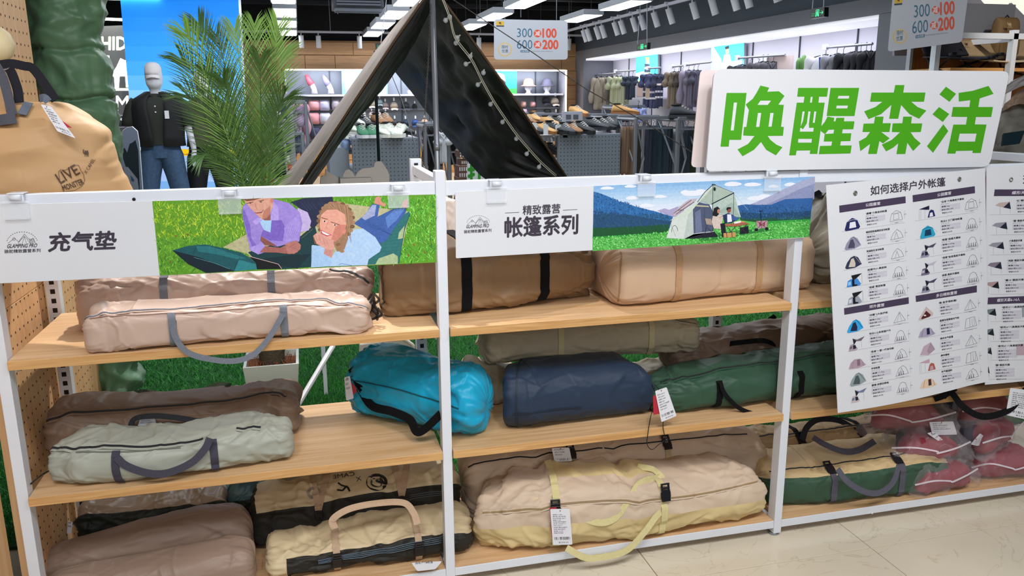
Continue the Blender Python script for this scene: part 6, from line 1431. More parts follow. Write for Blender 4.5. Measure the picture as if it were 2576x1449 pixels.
GR_ = [(1868, 158, 230, 60, '#24262f', 'coat', 'black'), (1888, 157, 230, 50, '#32333c', 'coat', 'charcoal'), (1908, 160, 230, 44, '#2c2d36', 'coat', 'dark'), (1920, 150, 230, 60, '#4b4a54', 'coat', 'grey'), (1932, 150, 230, 52, '#55545e', 'coat', 'smoke'), (1946, 150, 230, 48, '#4a4952', 'coat', 'iron grey'),
       (2078, 132, 230, 76, '#dcdde6', 'coat', 'white and blue'), (2106, 130, 230, 52, '#8f909c', 'coat', 'light grey'), (2122, 130, 230, 40, '#777883', 'coat', 'mid grey'), (2152, 124, 230, 74, '#23242d', 'coat', 'black and white'), (2166, 124, 230, 52, '#3a3a44', 'coat', 'graphite'), (2180, 122, 230, 46, '#2a2b33', 'coat', 'jet'), (2192, 122, 230, 40, '#1d1e26', 'coat', 'deep black')]
for px, a, b, w_, c, k, nm in GR_:
    o = gar_wall('%s jacket hanging above the slogan board' % nm, px, a, b, w_, c, k, X=7.28, yaw=-.75, group='jackets above the slogan board', T=.06)
    if nm in ('white and blue', 'black and white'):
        p = atx(px, a, 7.28); R = Matrix.Rotation(-.75, 3, 'Z'); cc = '#2f4a8c' if 'blue' in nm else '#d9d9e2'
        MB().add([p + R @ Vector(q) for q in ((-.07, -.085, -.06), (.07, -.085, -.06), (.04, -.10, -.5), (-.02, -.10, -.5))], [(0, 1, 2, 3)]).build('shirt_front', mat('cloth_' + cc, cc, .8), o)
for a, b, z in (((1495, 188), (1560, 184), 0), ((1548, 180), (1598, 177), 0), ((1630, 172), (1662, 170), 0), ((1690, 168), (1745, 162), 0), ((1725, 163), (1790, 156), 0), ((1855, 146), (1975, 138), 0), ((2076, 120), (2195, 110), 0)):
    p, q = atx(*a, 7.28), atx(*b, 7.28); MB().tube([p, q], .016, 8).build('hanging_rail', mat('rail_grey', '#8f929e', .4, .4), mw); MB().box(tuple(p - Vector((.02, .04, .03))), tuple(p + Vector((.02, .04, .04)))).build('price_holder', BOARDW, mw)
pb = atx(1960, 165, 7.35)
o = MB().box(tuple(pb + Vector((-.05, -.35, -.15))), tuple(pb + Vector((0, .25, .12)))).build('leaflet_display', mat('pinkish_print', '#cbb8b8', .6), None); tag(o, 'pinkish printed leaflet stand beside the potted cactus', 'leaflet stand')
pc_ = atx(2015, 172, 7.3); o = empty('potted_cactus', 'small striped green cactus in a pot on the menswear shelf', 'cactus', tuple(pc_))
for dy, h in ((-.05, .17), (.05, .14)): MB().lathe([(.02, -.05), (.04, 0), (.042, h * .6), (.02, h * .95), (.002, h)], 12, tuple(pc_ + Vector((0, dy, 0)))).build('stem', mat('cactus_green', '#4f7a3c', .6), o, smooth=True)
MB().lathe([(.05, -.12), (.07, -.03), (.06, -.03)], 12, tuple(pc_)).build('pot', BOARDW, o, smooth=True)
for px, py, Yx, c, nm in ((1620, 228, 7.35, '#b9a29c', 'pinkish boxed shoe display on the menswear shelf'), (1640, 234, 7.3, '#b09a88', 'tan shoe on the menswear shelf')):
    p = atx(px, py, Yx); o = MB().box(tuple(p + Vector((-.1, -.16, -.12))), tuple(p + Vector((0, .16, .14)))).build('boxed_display', mat('cloth_' + c, c, .7), None, bevel=.02); tag(o, nm, 'box')
# ------------------------------------------------------------------ hanging exit signs
XG = '#2fe08a'
def exit_sign(label, quad, B, arrow=1, wires=None):
    o = MB().slab([B.px(x, y) for x, y in quad], -B.n * .05).build('exit_sign', mat('exit_black', '#07120c', .3), None); tag(o, label, 'exit sign')
    P = Print(B); (x0, y0), (x1, y1), (x2, y2), (x3, y3) = quad
    q = lambda u, v: (x0 * (1 - u) * (1 - v) + x1 * u * (1 - v) + x2 * u * v + x3 * (1 - u) * v, y0 * (1 - u) * (1 - v) + y1 * u * (1 - v) + y2 * u * v + y3 * (1 - u) * v)
    w_ = abs(x1 - x0)
    P.line([q(.38, .85), q(.38, .15), q(.6, .15), q(.6, .85)], w_ * .028, XG, 2)
    P.poly([q(.46, .3), q(.53, .3), q(.55, .55), q(.6, .85), q(.54, .85), q(.5, .62), q(.44, .85), q(.39, .82), q(.46, .55), q(.41, .5)], XG, 3); P.ell(*q(.51, .22), w_ * .028, w_ * .03, XG, 3, n=10)
    P.line([q(.68, .5), q(.9, .5)], w_ * .03, XG, 2); P.line([q(.82, .32), q(.91, .5), q(.82, .68)], w_ * .03, XG, 2)
    a, b = q(.08, .55), q(.32, .55); P.text('安全出口', a[0], a[1], b[0], b[1], w_ * .09, '#1c8a54', res=1); a, b = q(.08, .75), q(.32, .75); P.text('EXIT', a[0], a[1], b[0], b[1], w_ * .08, '#1c8a54', res=1)
    P.build('glowing_symbol', o, emit=1.3)
    MB().add([B.px(x, y, -.5) for x, y in (q(0, .96), q(1, .96), q(1, 1.02), q(0, 1.02))], [(0, 1, 2, 3)]).build('sign_rim', STEEL, o)
    for (xa, ya, xb, yb) in wires or []: e_ = B.px(xb, yb); e_.z = 4.1; MB().tube([B.px(xa, ya), e_], .006, 5).build('wire', STEEL, o)
    return o
By = yplane(9.5); Bx5 = Board((5.9, 3, 0), (5.9, 9, 0), (5.9, 3, 2))
exit_sign('green lit exit sign behind the black tent peak', [(944, 108), (990, 109), (990, 126), (946, 125)], By, wires=[(958, 108, 1010, 0)])
exit_sign('green lit exit sign hanging nearest the wooden end wall on the menswear side', [(1602, 111), (1629, 107), (1628, 124), (1602, 128)], Bx5, wires=[(1604, 112, 1618, 60), (1628, 108, 1620, 60)])
exit_sign('green lit exit sign hanging above the slogan board', [(2041, 24), (2074, 18), (2073, 42), (2038, 48)], Bx5, wires=[(2044, 22, 2050, -10), (2072, 18, 2070, -10)])
# ------------------------------------------------------------------ promotion boards
def promo(label, quad, B, wires):
    o = board('promotion_board', label, B, quad, 9, .008, mat('promo_white', '#c6c7d2', .5))
    P = Print(B); (x0, y0), (x1, y1), (x2, y2), (x3, y3) = quad
    q = lambda u, v: (x0 * (1 - u) * (1 - v) + x1 * u * (1 - v) + x2 * u * v + x3 * (1 - u) * v, y0 * (1 - u) * (1 - v) + y1 * u * (1 - v) + y2 * u * v + y3 * (1 - u) * v)
    hh = abs(y3 - y0)
    def T(t, u0, u1, v, h, c, b=0, lean=0): a, e = q(u0, v), q(u1, v); P.text(t, a[0], a[1], e[0], e[1], h * hh, c, bold=b, lean=lean, res=3)
    T('300', .31, .52, .44, .22, '#3f6f8c', .0); T('600', .31, .52, .73, .22, '#3f6f8c', .0); T('100', .66, .845, .44, .22, '#e8573c', .03); T('200', .66, .87, .73, .22, '#e8573c', .03)
    w_ = abs(x1 - x0)
    for v in (.34, .62):
        c = q(.59, v); P.ell(c[0], c[1], w_ * .052, w_ * .052, '#e8573c', 1.5, n=26); a, e = q(.555, v + .06), q(.625, v + .06); P.text('减', a[0], a[1], e[0], e[1], .12 * hh, '#f3eef0', bold=.01)
    P.poly([q(.36, .765), q(.48, .765), q(.48, .82), q(.36, .82)], '#2f6d8e', 1.5); T('以此类推', .37, .47, .812, .04, '#e6e6ee', .004)
    T('备注:部分商品除外,具体以店内公示为准', .49, .79, .80, .022, '#6c6c78')
    P.build('price_lettering', o); P = Print(B)
    pts = []; c = q(.145, .75)
    for k in range(40): r_ = w_ * (.105 if k % 2 else .085); pts.append((c[0] + r_ * math.cos(2 * PI * k / 40), c[1] + r_ * math.sin(2 * PI * k / 40)))
    P.poly(pts, '#e3c27a', 1.5); P.ell(c[0], c[1], w_ * .078, w_ * .078, '#c9c9d2', 2, n=26)
    T('限时', .105, .19, .73, .085, '#24506a', .008); T('优惠', .105, .19, .83, .085, '#24506a', .008)
    P.build('printed_badge', o); P = Print(B)
    P.poly([q(.03, .05), q(.135, .05), q(.135, .15), q(.03, .15)], '#e6b93c', 1.5); P.poly([q(.03, .155), q(.135, .155), q(.135, .185), q(.03, .185)], '#3a3e46', 1.5)
    cx, cy = q(.082, .1); camel(P, cx, cy, w_ * .02, '#4a3a22', 2)
    P.build('printed_logo', o)
    for (xa, ya, xb, yb) in wires: e_ = B.px(xa, ya); MB().tube([e_, Vector((e_.x, e_.y, 4.1))], .003, 5).build('wire', STEEL, o)
    return o
def camel(P, x, y, s, col, k=2):
    q = lambda pts: [(x + a * s, y + b * s) for a, b in pts]
    P.poly(q([(-1, -1.0), (-.72, -1.05), (-.62, -.9), (-.72, -.3), (-.55, -.15), (-.35, -.7), (-.15, -.8), (.05, -.45), (.25, -.8), (.45, -.75), (.62, -.3), (.7, .2), (.6, .25), (.62, 1), (.48, 1), (.42, .35), (.3, .3), (.2, 1), (.05, 1), (.1, .3), (-.3, .3), (-.3, 1), (-.45, 1), (-.45, .3), (-.62, .15), (-.85, .0), (-.95, -.4), (-.9, -.8)]), col, k)
Bp = yplane(6.2)
promo('white hanging promotion board with orange prices next to the tent peak', [(1243, 48), (1428, 52), (1428, 150), (1243, 150)], Bp, [(1270, 48, 1270, -20), (1400, 50, 1400, -20)])
a_ = at(2242, -12, 3.7); b_ = at(2448, -40, 3.3); c_ = at(2232, 128, 3.7)
promo('white hanging promotion board with orange prices above the slogan board', [(2246, -12), (2438, -28), (2420, 106), (2233, 130)], Board(a_, b_, c_), [(2262, -12, 0, 0), (2420, -24, 0, 0)])
# ================================================================== green quilted sleeping bag hanging behind the pegboard
PUFF = fab('moss_green_nylon', '#56795c', .40, bump=.35)
def column_bag(name, label, cat, ring, M_, seed, nv=72, sub=10, wr=1.0, seams=()):
    """ring: list of (centre, rx, ry) from the base up; returns object"""
    C = catmull([Vector(r[0]) for r in ring], sub); A = catmull([Vector((r[1], r[2], 0)) for r in ring], sub)
    n = len(C); th = np.linspace(0, 2 * PI, nv, endpoint=False)
    P = np.array([[(c.x + a.x * math.cos(t), c.y + a.y * math.sin(t), c.z) for t in th] for c, a in zip(C, A)])
    U = P[..., 2]; T_ = np.repeat(th[None], n, 0); rad = np.stack([np.cos(T_), np.sin(T_), 0 * T_], -1)
    s2 = np.where(T_ > PI, 2 * PI - T_, T_) * .16
    d = wr * (.006 * vnoise(U * 7, s2 * 20, seed) + .10 * (creases(s2, U, seed, 9, 7.0) - .03) + .05 * (creases(s2 + 2, U, seed + 9, 8, 16.0) - .012))
    d += folds(s2, U, .5, 2.0, seed + 3, 130, .0062 * wr, (), .004, .010)
    for z, dep in seams: d -= dep * np.exp(-((U - z + .008 * np.sin(T_ * 3)) / .010) ** 2) - dep * .25 * np.cos(T_ * 24) * np.exp(-np.abs(U - z) / .05) * .4
    P = P + rad * d[..., None]
    b = MB().grid([[Vector(v) for v in r] for r in P], closed=True); N_ = len(b.v); b.f += [tuple(range(nv - 1, -1, -1)), tuple(range(N_ - nv, N_))]; b.c += [None, None]
    o = b.build(name, M_, None, smooth=True); return tag(o, label, cat), P
pring = []
for py, l, r in ((1010, 262, 338), (960, 262, 342), (900, 252, 326), (840, 246, 334), (780, 236, 326), (700, 224, 322), (600, 200, 300), (520, 186, 284), (470, 170, 277), (400, 160, 280), (330, 148, 281), (270, 134, 278), (246, 128, 272), (225, 120, 276), (180, 108, 272), (130, 96, 262), (92, 86, 240), (50, 80, 246), (0, 68, 238), (-60, 60, 228)):
    c_ = at((l + r) / 2, py, 1.18); pring.append(((c_.x, 1.18, c_.z), (r - l) / 2 / FPX * (c_ - CAM).dot(CR.col[1]), .11))
pring.insert(0, ((pring[0][0][0], 1.18, .02), .06, .08))
g_, _ = column_bag('sleeping_bag', 'tall puffy moss green sleeping bag hanging behind the pegboard panel', 'sleeping bag',
pring, PUFF, 301, seams=((1.565, .020), (1.745, .016), (1.02, .018), (.62, .02), (.36, .02)), wr=1.0)
# ------------------------------------------------------------------ tan carry bag hanging at the pegboard
TANB = fab('camel_tan_canvas', '#ba956b', .55, bump=.2)
cxp = lambda px, py, Y=.24: at(px, py, Y)
base = cxp(66, 484); r0 = cxp(268, 484).x - base.x
rings = []
for py, hw, dy in ((500, 203, .10), (484, 200, .13), (450, 192, .14), (410, 180, .14), (370, 166, .13), (335, 148, .12), (305, 120, .10), (280, 90, .08), (262, 62, .05), (256, 40, .03)):
    cx_ = 66 if py > 300 else 66 + (300 - py) * .15
    c = cxp(cx_, py); rings.append(((c.x, .24, c.z), hw / FPX * 2.72, dy))
tb_, TP = column_bag('carry_bag', 'camel tan canvas carry bag with grey handles hanging at the pegboard', 'bag', rings, TANB, 311, wr=.55, sub=8)
HG = web('slate_grey_webbing', '#555763'); HB = web('near_black_webbing', '#26272f')
band(tb_, pxs([(140, 252, .17), (108, 205, .2), (82, 172, .24), (60, 166, .25), (30, 160, .25), (0, 163, .25)]), .024, HB, nrm=(0, -1, .2))
band(tb_, pxs([(48, 258, .17), (44, 225, .19), (30, 185, .22), (22, 172, .24)]), .024, HB, nrm=(0, -1, .2))
band(tb_, pxs([(30, 290, .12), (22, 250, .15), (8, 200, .18), (-10, 165, .2)]), .024, HG, nrm=(0, -1, .2))
band(tb_, pxs([(-15, 305, .12), (15, 300, .11), (40, 297, .11)]), .028, HG, 'handle_wrap', nrm=(0, -1, .2))
band(tb_, pxs([(55, 288, .13), (64, 272, .15), (72, 258, .17)]), .022, mat('slate_tab', '#5c6676', .7), 'webbing_tab', nrm=(0, -1, .2))
band(tb_, pxs([(100, 248, .16), (112, 246, .15), (122, 256, .15)]), .02, mat('slate_tab', '#5c6676', .7), 'webbing_tab', nrm=(0, -1, .2))
MB().tube(pxs([(0, 180, .24), (14, 176, .24), (26, 172, .24)]), .003, 6).build('hook', STEEL, tb_)
# print on the carry bag follows its front
class Skin:
    """lets Print drop picture positions onto a curved skin by ray casting"""
    def __init__(s, obj):
        from mathutils.bvhtree import BVHTree
        me = obj.data; s.t = BVHTree.FromPolygons([tuple(v.co) for v in me.vertices], [tuple(p.vertices) for p in me.polygons]); s.last = None
        s.off = obj.matrix_world.translation.copy()
    def px(s, x, y, k=0):
        d = ray(x, y).normalized(); h = s.t.ray_cast(CAM, d)
        if h[0] is None:
            return s.last if s.last is not None else CAM + d * 2.5
        n = h[1] if h[1].dot(d) < 0 else -h[1]
        s.last = h[0] - d * (.003 + .0003 * k); return s.last
class Skin2(Print):
    def text(s, txt, x0, y0, x1, y1, h, col, k=2, bold=0.0, lean=0.0, res=2):
        V, Fc, bb = glyphs(txt, bold, res); P_ = []
        L = math.hypot(x1 - x0, y1 - y0); ex = ((x1 - x0) / (bb[2] - bb[0]), (y1 - y0) / (bb[2] - bb[0])); ny = ((y1 - y0) / L, -(x1 - x0) / L)
        for x, y in V:
            a = x - bb[0]; b = (y - bb[1]) / (bb[3] - bb[1]) * h
            P_.append(s.B.px(x0 + ex[0] * a + ny[0] * b + lean * b / h, y0 + ex[1] * a + ny[1] * b, k))
        s.mb.add(P_, Fc, col); return s
sk_ = Skin(tb_); P = Skin2(sk_)
for dx, dy in ((0, 0), (.6, .3), (.3, .7)): P.text('LIVE', 152 + dx, 462 + dy, 202 + dx, 436 + dy, 26, '#4a3220', lean=-3); P.text('MONSTER', 161 + dx, 480 + dy, 212 + dx, 462 + dy, 14, '#4a3220', lean=-2)
out = [(147, 432), (152, 427), (165, 428), (178, 420), (186, 414), (198, 416), (204, 430), (210, 438), (213, 455), (206, 468), (190, 478), (160, 484), (156, 470), (150, 455)]
P.line(out, 1.2, '#5a3e28', 1, closed=True); P.text('X CAMEL', 218, 438, 240, 402, 9, '#4a3220'); camel(P, 217, 385, 9, '#4a3220')
P.build('printed_logo', tb_)
swing_tag('paper swing tag with red card on the camel tan carry bag', [(102, 262), (128, 268), (190, 348), (144, 330)], .085, 6, [(112, 268), (130, 285), (182, 322), (165, 320)], None, 21, bars=True)
P = Skin2(Skin(ca_.parts['body']))
P.ell(948, 1213, 27, 22, '#1c1a1c', 1, n=30); P.ell(948, 1213, 19, 15, '#c9b794', 1.6, n=26); P.ell(948, 1213, 16, 12.5, '#1c1a1c', 2.2, n=24)
P.text('AWAKEN THE WILD', 930, 1198, 966, 1196, 4, '#d9cba8', k=3, res=1); P.ring(948, 1213, 9, 7, 2, '#d9cba8', 3, n=16)
P.text('X', 910, 1208, 897, 1211, -11, '#2a2624'); P.text('CAME', 893, 1196, 838, 1205, -10, '#2a2624'); P.line([(848, 1232), (862, 1234), (872, 1222), (880, 1236), (876, 1226), (858, 1220), (850, 1214)], 4, '#1c1a1c', 2)
P.ring(790, 1240, 15, 12, 7, '#8f887c', 1, n=20)
P.build('printed_logo', ca_.root)
P = Skin2(Skin(ce.parts['body'])); P.poly([(1482, 1186), (1490, 1181), (1512, 1182), (1524, 1188), (1536, 1184), (1538, 1188), (1524, 1192), (1500, 1190), (1490, 1192)], '#6a2f2a', 1.5); P.build('printed_logo', ce.root)
cp = at(-14, 112, .30)
o = MB().lathe([(.002, .052), (.024, .046), (.042, .03), (.052, .0), (.043, -.03), (.024, -.046), (.002, -.052)], 28, tuple(cp), sy=.8).build('hanging_pouch', fab('cream_pouch_cloth', '#d9caa2', .6), None, smooth=True); tag(o, 'round cream pouch hanging high on the pegboard', 'pouch')
# ================================================================== palm in a white planter
pc = Vector((.625, 1.32, 0)); pa = empty('potted_palm', 'tall artificial palm with dark green fronds in a square white planter', 'palm', tuple(pc))
b = MB(); h0, t0, hi = .10, .118, .42
o4 = lambda r, z: [(pc.x - r, pc.y - r, z), (pc.x + r, pc.y - r, z), (pc.x + r, pc.y + r, z), (pc.x - r, pc.y + r, z)]
rg_ = [o4(h0 - .02, .012), o4(t0, hi), o4(t0 - .012, hi), o4(t0 - .014, hi - .05)]
b.grid([[Vector(p) for p in r] for r in rg_], closed=True); b.add(rg_[0], [(3, 2, 1, 0)])
b.build('planter', mat('planter_white', '#c9cec9', .4), pa)
MB().add(o4(t0 - .013, hi - .03), [(0, 1, 2, 3)]).build('soil', mat('coir', '#7d5540', .9, bump=1, bscale=80), pa)
fb = MB(); rr = random.Random(9)
for i in range(160):
    a = rr.uniform(0, 2 * PI); r = rr.uniform(.05, .10); p = Vector((pc.x + r * math.cos(a), pc.y + r * math.sin(a), hi - .03)); fb.tube([p, p + Vector((rr.uniform(-.02, .02), rr.uniform(-.02, .02), rr.uniform(.01, .04)))], .0012, 4)
f_ = fb.build('coir_fibre', mat('coir_fibre', '#9a6242', .9), pa); f_['kind'] = 'stuff'
tb2 = MB(); rows = []
for j in range(40):
    z = hi - .05 + j * .019; r = .055 - .018 * j / 40
    rows.append([Vector((pc.x + (r + .010 * abs(math.sin(4 * a + (j % 2) * PI / 2)) * (.6 + .4 * math.sin(j * 1.57))) * math.cos(a) + j * .0003, pc.y + (r + .010 * abs(math.sin(4 * a + (j % 2) * PI / 2))) * math.sin(a), z)) for a in np.linspace(0, 2 * PI, 32, endpoint=False)])
tb2.grid(rows, closed=True).build('stem', mat('palm_bark', '#4d4434', .85, bump=.8, bscale=60), pa, smooth=True)
LEAF = mat('palm_leaf', '#4a7038', .45, vary=.3, vscale=5); LEAFL = mat('palm_leaf_light', '#86b154', .42, vary=.2, vscale=5)
spot_light('mannequin_fill_spot', (.2, 4.6, 3.1), (-.4, 7.0, 1.4), 160, 60, .6, COOL, .1)  # added spot, brightens the mannequins before the blue display
tips = [((466, 78), 1.10, 1, .3), ((500, 60), 1.22, 0, .25), ((545, 90), 1.45, 0, .1), ((590, 75), 1.32, 1, -.1), ((640, 62), 1.5, 1, -.2), ((700, 66), 1.25, 1, -.3), ((458, 150), 1.2, 0, .5), ((470, 240), 1.3, 0, .6), ((715, 130), 1.38, 1, -.5),
        ((712, 250), 1.25, 0, -.6), ((520, 170), 1.55, 0, .3), ((655, 150), 1.15, 0, -.2), ((560, 200), 1.08, 0, .2), ((505, 400), 1.2, 0, .8)]
for (tp, Yt, light, bend) in tips:
    T_ = at(tp[0], tp[1], Yt); S_ = Vector((pc.x + (T_.x - pc.x) * .08, pc.y, .98)); mid = S_.lerp(T_, .5) + Vector((-bend * .02, 0, .05 + .10 * abs(bend)))
    pth = catmull([S_, S_.lerp(mid, .5) + Vector((0, 0, .04)), mid, T_.lerp(mid, .35) + Vector((0, 0, .03)), T_], 9); n = len(pth)
    fr = MB(); fr.tube(pth, [.0045 * (1 - .75 * i / n) for i in range(n)], 5)
    L_ = (T_ - S_).length
    for i in range(4, n):
        for sub in ((0, .5) if i % 2 else (0,)):
            f = (i + sub) / n
            if f > 1: continue
            p = pth[i] if sub == 0 else pth[i].lerp(pth[min(i + 1, n - 1)], .5); tg = (pth[min(i + 1, n - 1)] - pth[i - 1]).normalized()
            sd = tg.cross(Vector((0, 1, .2))).normalized()
            ll = (.05 + .13 * math.sin(PI * min(1, f * .9 + .08)) ** .7) * min(1, L_ / .6)
            for s_ in (-1, 1):
                d = (sd * s_ * (.62 - .25 * f) + tg * (.75 + .3 * f) + Vector((0, rr.uniform(-.25, .25), -.12 - rr.uniform(0, .12)))).normalized()
                wv = d.cross(Vector((0, 1, 0))).normalized() * .0021; e1 = p + d * ll * .5 + Vector((0, 0, .004)); e2 = p + d * ll + Vector((0, 0, -ll * .10))
                k = len(fr.v); fr.add([p - wv * .6, p + wv * .6, e1 + wv, e2, e1 - wv], [(0, 1, 2, 4), (4, 2, 3)])
    fr.build('frond', LEAFL if light else LEAF, pa, recalc=False)
# ================================================================== black awning tent
tn = empty('awning_tent', 'black lined awning tent with a beige edge, open towards the shelving', 'tent', (1.4, 1.3, 0))
BT = mat('black_coated_fabric', '#14171a', .55, bump=.3, bscale=7, spec=.35, sheen=.1); BG = mat('greige_tent_cloth', '#b5a79e', .7, bump=.25, bscale=9); PIP = mat('brown_piping', '#54402f', .7)
def cloth(name, label, loop, M_, parent, seed, th=.004, fold=.012, rows=34, cols=34):
    """coons-like sheet over four boundary polylines given as (picture x, y, depth)"""
    top, rightE, bot, leftE = [[at(*q) for q in e] for e in loop]
    def ev(e, t):
        n = len(e) - 1; f = t * n; i = min(int(f), n - 1); return e[i].lerp(e[i + 1], f - i)
    top, rightE, bot, leftE = [catmull(e, 8) if len(e) > 2 else e for e in (top, rightE, bot, leftE)]
    G_ = []
    c00, c10, c01, c11 = top[0], top[-1], bot[0], bot[-1]
    for j in range(rows + 1):
        v = j / rows; r = []
        for i in range(cols + 1):
            u = i / cols
            p = ev(top, u) * (1 - v) + ev(bot, u) * v + ev(leftE, v) * (1 - u) + ev(rightE, v) * u - (c00 * (1 - u) * (1 - v) + c10 * u * (1 - v) + c01 * (1 - u) * v + c11 * u * v)
            r.append(p)
        G_.append(r)
    A = np.array([[tuple(p) for p in r] for r in G_]); du = np.gradient(A, axis=1); dv = np.gradient(A, axis=0); N = np.cross(du, dv); N /= np.linalg.norm(N, axis=2, keepdims=True) + 1e-12
    U, V = np.meshgrid(np.linspace(0, 1, cols + 1), np.linspace(0, 1, rows + 1)); edge = np.minimum(1, 8 * U * (1 - U)) * np.minimum(1, 8 * V * (1 - V) + .2)
    dsp = (vnoise(U * 4 + seed, V * 9, seed) * fold + (creases(U * 1.2, V * 1.2, seed, 10, 4.0, 1.0) - .06) * fold * 5) * edge
    A = A + N * dsp[..., None]; A2 = A - N * th
    b = MB().grid([[Vector(q) for q in r] for r in A]); b.grid([[Vector(q) for q in r[::-1]] for r in A2])
    for a, c in ((A[0][::-1], A2[0][::-1]), (A[-1], A2[-1]), (A[:, 0], A2[:, 0]), (A[:, -1][::-1], A2[:, -1][::-1])): b.grid([[Vector(q) for q in a], [Vector(q) for q in c]])
    o = b.build(name, M_, parent, smooth=True, recalc=False)
    if label: o['label'] = label
    return o
# outer wing descending to the far stake, with the lower edge hanging free
cloth('wing_panel', 'black underside of the wing', [[(1100, -14, 1.32), (1180, 95, 1.38), (1300, 262, 1.47), (1428, 452, 1.6)], [(1428, 452, 1.6), (1428, 470, 1.62)], [(985, 168, 3.9), (1088, 300, 3.0), (1150, 378, 2.3), (1245, 462, 1.75), (1428, 470, 1.62)], [(1100, -14, 1.32), (1060, 40, 2.2), (1020, 110, 3.1), (985, 168, 3.9)]], BT, tn, 5, fold=.016)
cloth('inner_panel', 'black lining of the near wing', [[(1078, -14, 1.30), (1000, 100, 1.38), (880, 282, 1.5), (752, 480, 1.68)], [(752, 480, 1.68), (775, 482, 1.9)], [(1096, 0, 1.45), (1040, 110, 2.2), (985, 195, 2.6), (940, 250, 2.4), (870, 330, 2.2), (775, 482, 1.9)], [(1078, -14, 1.30), (1096, 0, 1.45)]], BT, tn, 9, fold=.006)
cloth('outer_panel', 'greige outer cloth of the near wing', [[(1064, -6, 1.31), (1000, 85, 1.37), (880, 268, 1.48), (738, 480, 1.66)], [(738, 480, 1.66), (690, 480, 2.0)], [(944, 130, 4.2), (880, 222, 3.4), (790, 350, 2.6), (690, 480, 2.0)], [(1064, -6, 1.31), (1000, 60, 2.8), (944, 130, 4.2)]], BG, tn, 13, fold=.004)
cloth('rear_panel', 'greige rear cloth at the far peak', [[(944, 126, 4.2), (972, 128, 4.0)], [(972, 128, 4.0), (985, 168, 3.9)], [(900, 222, 4.3), (940, 215, 4.1), (985, 168, 3.9)], [(944, 126, 4.2), (900, 222, 4.3)]], BG, tn, 14, fold=.003, rows=12, cols=12)
MB().tube(pxs([(1074, -14, 1.295), (998, 94, 1.365), (878, 276, 1.485), (746, 480, 1.665)]), .0055, 8).build('edge_piping', PIP, tn, smooth=True)
MB().tube(pxs([(1104, -14, 1.315), (1184, 95, 1.375), (1304, 262, 1.465), (1432, 456, 1.595)]), .0055, 8).build('edge_piping', PIP, tn, smooth=True)
POLE = mat('pole_grey', '#8b8f98', .35, .5)
a_, b_ = at(1087, -16, 1.30), at(1104, 445, 1.30); b_.z = .012; b_.x = at(1104, 445, 1.30).x
MB().tube([a_, b_], .0125, 14).build('front_pole', POLE, tn, smooth=True)
for f in (.32, .62): q = a_.lerp(b_, f); MB().tube([q, q + (b_ - a_).normalized() * .03], .0145, 14).build('pole_joint', POLE, tn, smooth=True)
a2, b2 = at(946, 235, 4.2), at(953, 420, 4.2); b2.z = .012; MB().tube([at(944, 128, 4.2), a2, b2], .0125, 10).build('rear_pole', mat('pole_dark', '#16242a', .4), tn, smooth=True)
# ropes, chain, eyelets
MB().tube(pxs([(1132, -6, 1.25), (1300, 105, 1.1), (1476, 225, .95), (1610, 300, .85), (1760, 395, .75)]), .0022, 6).build('guy_rope', mat('spotted_rope', '#3a3634', .8, vary=.9, vscale=140), tn)
MB().tube(pxs([(985, 188, 3.9), (1010, 250, 3.6), (1045, 370, 3.0), (1062, 420, 2.6)]), .003, 5).build('guy_rope', DARK, tn)
ch = MB(); P0 = catmull(pxs([(1084, 10, 1.28), (1078, 140, 1.28), (1070, 270, 1.28), (1063, 400, 1.28), (1068, 425, 1.28)]), 26); CHM = mat('chain_steel', '#a39d98', .3, .9)
for i in range(0, len(P0) - 1, 1):
    p, q = P0[i], P0[i + 1]; t = (q - p).normalized(); s_ = Vector((1, 0, 0)) if i % 2 else Vector((0, 1, 0)); c = (p + q) / 2; ln = (q - p).length * .62
    ch.tube([c + t * ln * math.sin(a) + s_ * .0035 * math.cos(a) for a in np.linspace(0, 2 * PI, 9)], .0011, 4, False)
ch.build('hanging_chain', CHM, tn)
# string lights: cable and one lamp each
cbl = pxs([(1108, -12, 1.26), (1130, 45, 1.28), (1145, 98, 1.30), (1185, 152, 1.33), (1212, 205, 1.36), (1240, 255, 1.38), (1270, 300, 1.41), (1300, 342, 1.44), (1328, 375, 1.47), (1362, 412, 1.5), (1398, 444, 1.54)])
sl = empty('string_light', 'white cable of clear globe bulbs pinned along the tent edge', 'string light', tuple(cbl[3])); WC = mat('white_cable', '#b9b7a8', .6)
MB().tube(catmull(cbl, 6), .0022, 6).build('cable', WC, sl, smooth=True); MB().tube(catmull([c + Vector((.004, -.002, .006)) for c in cbl], 6), .0018, 6).build('cable', WC, sl, smooth=True)
BULB = mat('clear_bulb', '#dfe6ec', .06, alpha=.42, spec=.9)
for (x, y, ax, ay) in ((1121, 51, 1130, 42), (1131, 43, 1136, 50), (1150, 95, 1158, 88), (1147, 108, 1156, 100), (1183, 142, 1187, 132), (1172, 161, 1184, 156), (1216, 183, 1218, 174), (1202, 213, 1212, 205), (1234, 262, 1241, 254), (1264, 307, 1270, 299), (1299, 349, 1300, 340), (1325, 387, 1331, 378), (1356, 420, 1361, 410)):
    Yb = 1.27 + (y / 445) * .25; p, q = at(x, y, Yb), at(ax, ay, Yb)
    o = MB().lathe([(.0005, -.0115), (.006, -.010), (.0108, -.004), (.0112, .002), (.0085, .0075), (.004, .0105)], 14, tuple(p)).build('bulb', BULB, sl, smooth=True); MB().tube([q, p.lerp(q, .35)], [.0028, .0045], 8).build('bulb_holder', WC, o, smooth=True)
